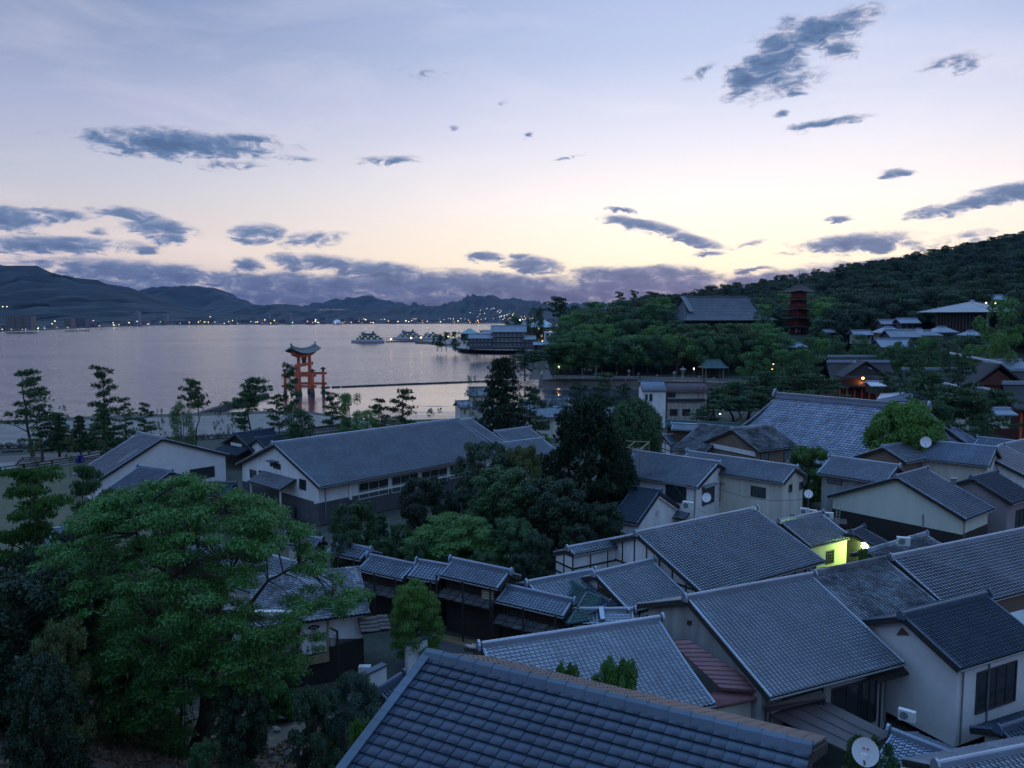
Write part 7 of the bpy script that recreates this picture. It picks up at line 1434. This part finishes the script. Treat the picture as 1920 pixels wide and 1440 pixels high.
while len(lat) < 760:
    x, y = rs.uniform(55, 700), rs.uniform(890, 1450)
    if not inside(x, y): continue
    hole = (((x - 530) / 70) ** 2 + ((y - 1110) / 40) ** 2 < 1 and rs.rand() < .75) or (((x - 560) / 60) ** 2 + ((y - 1050) / 26) ** 2 < 1 and rs.rand() < .6) or (((x - 610) / 55) ** 2 + ((y - 1200) / 55) ** 2 < 1) or (((x - 490) / 40) ** 2 + ((y - 1165) / 22) ** 2 < 1 and rs.rand() < .6) or (y > 1325 and x > 380)
    if hole: continue
    e_ = 1 - min(1, math.hypot((x - 370) / 330, (y - 1140) / 260)); Y = 30 + rs.uniform(-1, 1) * (1.2 + 4.2 * math.sqrt(e_))
    lat.append((x, y, Y))
for x, y in OUT[:18]: lat.append((x + rs.normal() * 6, y + rs.normal() * 6, 30 + rs.normal() * 1.2))
for x, y, Y in lat: q = P3(x, y, Y); Cn.append(q); Rn.append(rs.uniform(.28, .75))
Cn = np.array(Cn); Rn = np.array(Rn)
limbs = [P3(620, 1130, 29), P3(560, 1060, 31), P3(470, 990, 30), P3(360, 950, 31), P3(250, 970, 29), P3(150, 1060, 31), P3(110, 1150, 29), P3(560, 1200, 28), P3(230, 1250, 29), P3(480, 1240, 27.5), P3(330, 1080, 27), P3(410, 1050, 33)]
nodes = []
for L_ in limbs:
    m1 = fork * .55 + L_ * .45 + [rs.normal() * .3, rs.normal() * .3, .35]; m2 = fork * .22 + L_ * .78 + [rs.normal() * .25, rs.normal() * .25, .2]; mb.tube([fork, m1, m2, L_], [.17, .10, .06, .025], 6, False); nodes += [m1, (m1 + m2) / 2, m2, (m2 + L_) / 2, L_]
nodes = np.array(nodes)
for q in Cn:
    j = np.argmin(((nodes - q) ** 2).sum(1)); a = nodes[j]
    if np.linalg.norm(q - a) < 5: mb.tube([a, (a + q) / 2 + [0, 0, .12], q], [.035, .022, .01], 4, False)
mb.build('trunk', TRUNK, CT, True)
V, Fa, r_ = leaves(Cn, Rn, 250000, .13, rs, flat=.34, asp=.36, up_b=.4, droop=.7, shell=.35); meshobj('crown', V, Fa, LM['cherry'], CT, False, r_)
# pines and dark shrubs at the left edge
for k, px, Y, yt, w, lb, lm, nm in [('pn', 10, 34, 885, 230, 'large soft needled pine at the left edge behind the cherry', 'mid', 'pine_tree'), ('pn', 122, 38, 880, 120, 'slim young pine with upright top left of the cherry', 'pine', 'pine_tree'), ('bn', 60, 33, 1010, 190, 'dark evergreen mass under the pines at the left edge', 'juniper', 'broadleaf_tree'), ('bn', -20, 27, 1080, 260, 'black green evergreen at the left edge below the pines', 'juniper', 'broadleaf_tree'),
                                    ('bn2', 50, 24, 1165, 120, 'yellowish shrub below the cherry on the left bank', 'olive', 'shrub'), ('bn', 0, 21, 1235, 140, 'dark fern like shrub on the bank at the left edge', 'juniper', 'shrub'), ('bn', 30, 24, 1320, 150, 'dark undergrowth beneath the cherry', 'juniper', 'shrub'), ('bn2', 330, 19, 1390, 80, 'low leafy seedling at the bottom edge below the cherry', 'dark', 'shrub'),
                                    ('bn', 405, 26.5, 1285, 120, 'dark bush hiding the foot of the cherry trunk', 'juniper', 'shrub'), ('bn', 250, 46, 1010, 150, 'dark garden tree behind the cherry', 'dark', 'broadleaf_tree'), ('bn', 480, 42, 1180, 120, 'dark bush in front of the inn wall', 'cherry', 'shrub')]:
    zz = zn(px, Y); tree(k, px, Y, yt, w, zz, lb, nm, lm, cat='tree' if nm != 'shrub' else 'shrub')
# stones, fallen twigs and a low fence on the slope
STS = mat('slope_stone', (.13, .12, .11), .9, .4, 2, bump=.6, bscale=9, obj_rnd=.5); rg = random.Random(8)
for i in range(42):
    px = rg.uniform(440, 640) if i < 26 else rg.uniform(0, 440); py = rg.uniform(1355, 1440); q = atz(px, py, 8.6)
    for it in range(6): q = atz(px, py, float(near_z(q[0], q[1])))
    o = bpy.data.objects.new('slope_stone', protos[i % 5]); C.objects.link(o); s_ = rg.uniform(.18, .5); o.location = tuple(q); o.scale = (s_ * 1.3, s_, s_); o.rotation_euler = (0, 0, rg.random() * 6)
    tag(o, 'grey stone lying on the bare slope at the bottom left', 'stone', 'loose stones on the bare slope')
gb = np.random.RandomState(3); n_ = 60000; X = gb.uniform(-16, 2, n_); Yv = gb.uniform(12, 34, n_); Zv = near_z(X, Yv); Pn = np.stack([X, Yv, Zv], 1); d_ = gb.normal(size=(n_, 3)); d_[:, 2] = np.abs(d_[:, 2]) * .5; d_ /= np.linalg.norm(d_, axis=1)[:, None]; s_ = np.cross(d_, gb.normal(size=(n_, 3))); s_ /= np.linalg.norm(s_, axis=1)[:, None]; L_ = gb.uniform(.06, .24, (n_, 1))
V = np.stack([Pn, Pn + d_ * L_ * .5 + s_ * L_ * .22, Pn + d_ * L_, Pn + d_ * L_ * .5 - s_ * L_ * .22], 1).reshape(-1, 3); o = meshobj('leaf_litter', V, np.arange(n_ * 4).reshape(-1, 4), mat('litter', (.13, .085, .055), .9, .4, 3, rnd=.8), None, False, gb.rand(n_)); o['kind'] = 'stuff'
q = atz(592, 1426, 9.5); railing('dark wooden railing at the bottom edge left of the nearest roof', [(560, 1450), (632, 1402)], float(near_z(-4, 20)), 1.0, 1.2, WOODDK, name='fence', w=.1)

# ------------------------------------------------------------------ wooded grove, hill, quay pines
QP = [('p1', 985, 290, 655, 46, 'pine on the quay left of the guardian statues'), ('p4', 1005, 300, 660, 60, 'flat topped pine behind the guardian statues'), ('p4', 1035, 305, 650, 50, 'pine leaning at the left end of the grove'), ('p1', 962, 285, 668, 40, 'pine standing left of all quay pines'), ('p1', 1050, 310, 640, 46, 'dark pine at the start of the grove'),
      ('p2', 1090, 148, 720, 60, 'light open pine on the creek bank'), ('p1', 1140, 150, 702, 76, 'tallest light pine on the creek bank'), ('p2', 1178, 148, 722, 50, 'slanting pine on the creek bank left of the tower house'), ('p3', 1125, 146, 750, 50, 'low pine under the tallest creek bank pine')]
for k, px, Y, yt, w, lb in QP: tree(k, px, Y, yt, w, 2.4, lb, 'pine_tree', 'pine' if Y > 200 else 'teal')
gp = random.Random(21)
SP = [(1330, 745, 170), (1362, 728, 168), (1395, 718, 172), (1425, 708, 175), (1460, 700, 178), (1500, 712, 172), (1535, 705, 174), (1575, 712, 172), (1395, 745, 158), (1345, 760, 155), (1440, 738, 160), (1490, 735, 158), (1540, 738, 156), (1585, 742, 152), (1612, 752, 150), (1460, 716, 182), (1515, 690, 190)]
for i, (px, yt, Y) in enumerate(SP): tree(['p4', 'p1', 'p4', 'p3'][i % 4], px, Y, yt, gp.uniform(70, 105), 2.4, 'dark spreading pine between the great temple roof and the shrine', 'pine_tree', 'pine', group='pines between the temple roof and the shrine')
for px, yt, Y, w, lb in [(1750, 672, 150, 80, 'tall layered pine in front of the long shrine gallery'), (1775, 700, 140, 95, 'broad pine below the tall layered pine'), (1835, 668, 150, 75, 'tall layered pine in front of the right shrine roof'), (1825, 730, 122, 130, 'large dark pine with slanting trunks right of the round bright tree'), (1870, 745, 118, 110, 'dark pine right of the slanting trunks'), (1905, 735, 135, 90, 'pine at the right edge above the sandy yard'),
                         (1885, 792, 112, 50, 'small layered pine beside the pale booth'), (1700, 700, 175, 60, 'pine left of the long shrine gallery'), (1800, 760, 116, 90, 'low pine spreading over the small blue roof')]:
    tree('p4' if w > 80 else 'p3', px, Y, yt, w, 2.4, lb, 'pine_tree', 'pine')
cntT = 0
def hill_tree(px, t, key, h, w, lm, label, group, nm='broadleaf_tree'):
    x, y, z = terr(px, t); R_ = NOM['R'].get(key, 4.3); return place(key, (x, y, z - .5), w / (2 * R_), h / 10., label, nm, 'tree', group, lm)
bl_boxes = [(1268, 1432, 352), (1470, 1520, 352), (1720, 1892, 280), (1652, 1765, 300), (1600, 1640, 292)]
def blocked(px, D):
    return any(a - 4 < px < c + 4 and abs(D - Y) < 17 for a, c, Y in bl_boxes)
pts = []
def spot(px, D0, sp): 
    for q in pts:
        if abs(q[0] - px) < sp and abs(q[1] - D0) < sp * .25: return False
    pts.append((px, D0)); return True
key_b = ['b1', 'b2', 'b4', 'b3', 'b2', 'b1']; lms = ['mid', 'dark', 'dark', 'mid', 'teal', 'dark', 'olive', 'bright', 'mid']
tries = 0
while cntT < 150 and tries < 4000:   # the grove above the quay and the slopes around the hall
    tries += 1; px = gp.uniform(1048, 1560); t = gp.uniform(.75, 3.2); x, y, z = terr(px, t)
    if not 304 < y < 420 or blocked(px, y) or not spot(px, y, 23): continue
    if y < 348 and 1270 < px < 1440 and z > 13: continue
    if 1440 < px < 1548 and y < 356 and z > 7: continue
    h = gp.uniform(11, 17); 
    lim = 26 + (594 - (700 if px < 0 else (604 if 1265 < px < 1435 else (632 if 1455 < px < 1535 else 552)))) / F * y
    h = min(h, lim - z) if y < 345 else h
    if h < 4: continue
    hill_tree(px, t, gp.choice(key_b), h, gp.uniform(13, 19), gp.choice(lms), 'leafy tree of the wooded grove between the bay and the hill', 'trees of the grove round the hill hall'); cntT += 1
for px, yt, w, Y, lb, k in [(1052, 560, 52, 470, 'spreading dark pine crown highest over the ryokan roofs', 'p4'), (1005, 575, 40, 500, 'dark round tree at the lit end of the ryokan', 'b2'), (965, 592, 44, 545, 'dark tree left of the tan hotel', 'b2'), (1170, 549, 26, 400, 'pine silhouette on the grove skyline, left of the pair', 'p2'), (1197, 546, 22, 400, 'pine silhouette on the grove skyline, right of the pair', 'p2'), (1232, 550, 36, 400, 'broad pine silhouette on the grove skyline left of the hall', 'p4'),
                          (1115, 566, 50, 420, 'tree on the left shoulder of the grove skyline', 'b1'), (1085, 572, 46, 430, 'lower tree on the left shoulder of the grove skyline', 'b2'), (1448, 583, 46, 338, 'light green ginkgo like tree left of the pagoda', 'b4'), (1905, 560, 90, 225, 'big round tree at the right edge below the three lamps', 'b4'), (1915, 625, 80, 190, 'bright green tree at the right edge', 'b1'), (1830, 628, 80, 215, 'rounded dark tree below the exhibition hall corner', 'b2'), (1770, 632, 66, 225, 'rounded green tree in front of the hillside houses', 'b1'), (1700, 648, 80, 228, 'rounded tree above the main shrine ridge', 'b4'), (1735, 650, 60, 222, 'dark tree right of the rounded tree above the shrine', 'b2'),
                          (1870, 645, 70, 205, 'yellowish green tree left of the bright tree at the right edge', 'b3'), (1600, 640, 60, 250, 'dark tree left of the hillside houses', 'b2'), (1560, 635, 60, 262, 'tree right of the pagoda foot', 'b4'), (1520, 655, 70, 255, 'broad tree above the shrine lamp', 'b1'), (1640, 650, 50, 240, 'low green tree left above the shrine ridge', 'b2'), (1480, 655, 60, 262, 'leafy tree left above the shrine pines', 'b4'), (1425, 660, 60, 270, 'leafy tree on the quay right of the well house', 'b1')]:
    i_ = terr(px, 0); zg = 2.6
    for t in np.linspace(0, 5, 60):
        q = terr(px, t)
        if q[1] <= Y: zg = q[2]
    tree(k, px, Y, yt, w, max(2., zg - .5), lb, 'pine_tree' if k[0] == 'p' else 'broadleaf_tree', {'b4': 'mid', 'b3': 'bright', 'b2': 'dark', 'b1': 'mid'}.get(k, 'pine') if 'bright' not in lb else 'bright')
for i, (px, yt, w) in enumerate([(815, 626, 22), (832, 624, 20), (850, 622, 26), (872, 627, 18), (905, 622, 26), (925, 619, 20), (940, 612, 26), (957, 606, 24), (823, 630, 16), (893, 629, 18)]):
    tree(['b2', 'p4', 'b1'][i % 3], px, [545, 550, 540][i % 3], yt, w, 2.2, 'dark low tree among the ferry terminal roofs across the bay', 'broadleaf_tree' if i % 3 != 1 else 'pine_tree', 'dark', group='trees round the ferry terminal')
# far wood on the hill: instances of the same trees over the slope
def forest(name, key, pts, lm, seed):
    rs = np.random.RandomState(seed); me = bpy.data.meshes.new(name); me.vertices.add(len(pts)); me.vertices.foreach_set('co', np.array([p[:3] for p in pts], np.float32).ravel())
    a = me.attributes.new('scl', 'FLOAT_VECTOR', 'POINT'); a.data.foreach_set('vector', np.array([(p[3], p[3], p[4]) for p in pts], np.float32).ravel()); a = me.attributes.new('rot', 'FLOAT_VECTOR', 'POINT'); a.data.foreach_set('vector', np.array([(0, 0, rs.rand() * 6.28) for p in pts], np.float32).ravel())
    o = bpy.data.objects.new(name, me); C.objects.link(o); o['kind'] = 'stuff'
    g = bpy.data.node_groups.new(name, 'GeometryNodeTree'); g.interface.new_socket('Geometry', in_out='INPUT', socket_type='NodeSocketGeometry'); g.interface.new_socket('Geometry', in_out='OUTPUT', socket_type='NodeSocketGeometry')
    N = g.nodes; gi = N.new('NodeGroupInput'); go = N.new('NodeGroupOutput'); ip = N.new('GeometryNodeInstanceOnPoints'); oi = N.new('GeometryNodeObjectInfo'); oi.transform_space = 'ORIGINAL'; oi.inputs['As Instance'].default_value = False
    cr = [c for c in PROTO[key].children if c.name.startswith('crown')][0]; oi.inputs['Object'].default_value = cr
    na = N.new('GeometryNodeInputNamedAttribute'); na.data_type = 'FLOAT_VECTOR'; na.inputs['Name'].default_value = 'scl'; nr = N.new('GeometryNodeInputNamedAttribute'); nr.data_type = 'FLOAT_VECTOR'; nr.inputs['Name'].default_value = 'rot'
    Lk = g.links.new; Lk(gi.outputs[0], ip.inputs['Points']); Lk(na.outputs[0], ip.inputs['Scale']); Lk(nr.outputs[0], ip.inputs['Rotation']); sm = N.new('GeometryNodeSetMaterial'); sm.inputs['Material'].default_value = LM[lm]; Lk(oi.outputs['Geometry'], sm.inputs[0]); Lk(sm.outputs[0], ip.inputs['Instance']); Lk(ip.outputs[0], go.inputs[0])
    m = o.modifiers.new('scatter', 'NODES'); m.node_group = g; return o
rs = np.random.RandomState(77); groups = {k: [] for k in ('b1', 'b2', 'b3', 'b4', 'p4')}
for i in range(4200):
    px = rs.choice([rs.uniform(1180, 2000), rs.uniform(2000, 3400)], p=[.86, .14]); t = rs.uniform(1.6, 4.9) if px > 1500 else rs.uniform(2.2, 4.9); x, y, z = terr(px, t)
    if y < 385 and px < 1560: continue
    if px > 1560 and (y < 300 and px < 1920 or blocked(px, y)): continue
    if 1500 < px < 1545 and y < 432 or 1440 < px < 1545 and y < 400: continue
    if 1855 < px < 1910 and 288 < y < 335: continue
    if 1180 < px < 1500 and y > 650: continue
    k = rs.choice(['b1', 'b2', 'b3', 'b4', 'p4'], p=[.25, .33, .12, .22, .08]); h = rs.uniform(.95, 1.7); w = rs.uniform(1.1, 2.1); z = z + (fbm(x * .02, y * .02, 3, 4) - .5) * 9 * np.clip((z - 6) / 20, 0, 1)
    groups[k].append((x, y, z - 1, w, h))
for i, (k, p) in enumerate(groups.items()): forest('wooded_slope', k, p, {'b1': 'wood1', 'b2': 'wood2', 'b3': 'teal', 'b4': 'wood1', 'p4': 'wood2'}[k], i)
import os
if os.environ.get('SCENE_LOG'): print('\n'.join(LOG)); print('objects', len(bpy.data.objects), 'tris', sum(len(m.polygons) for m in bpy.data.meshes) * 2)
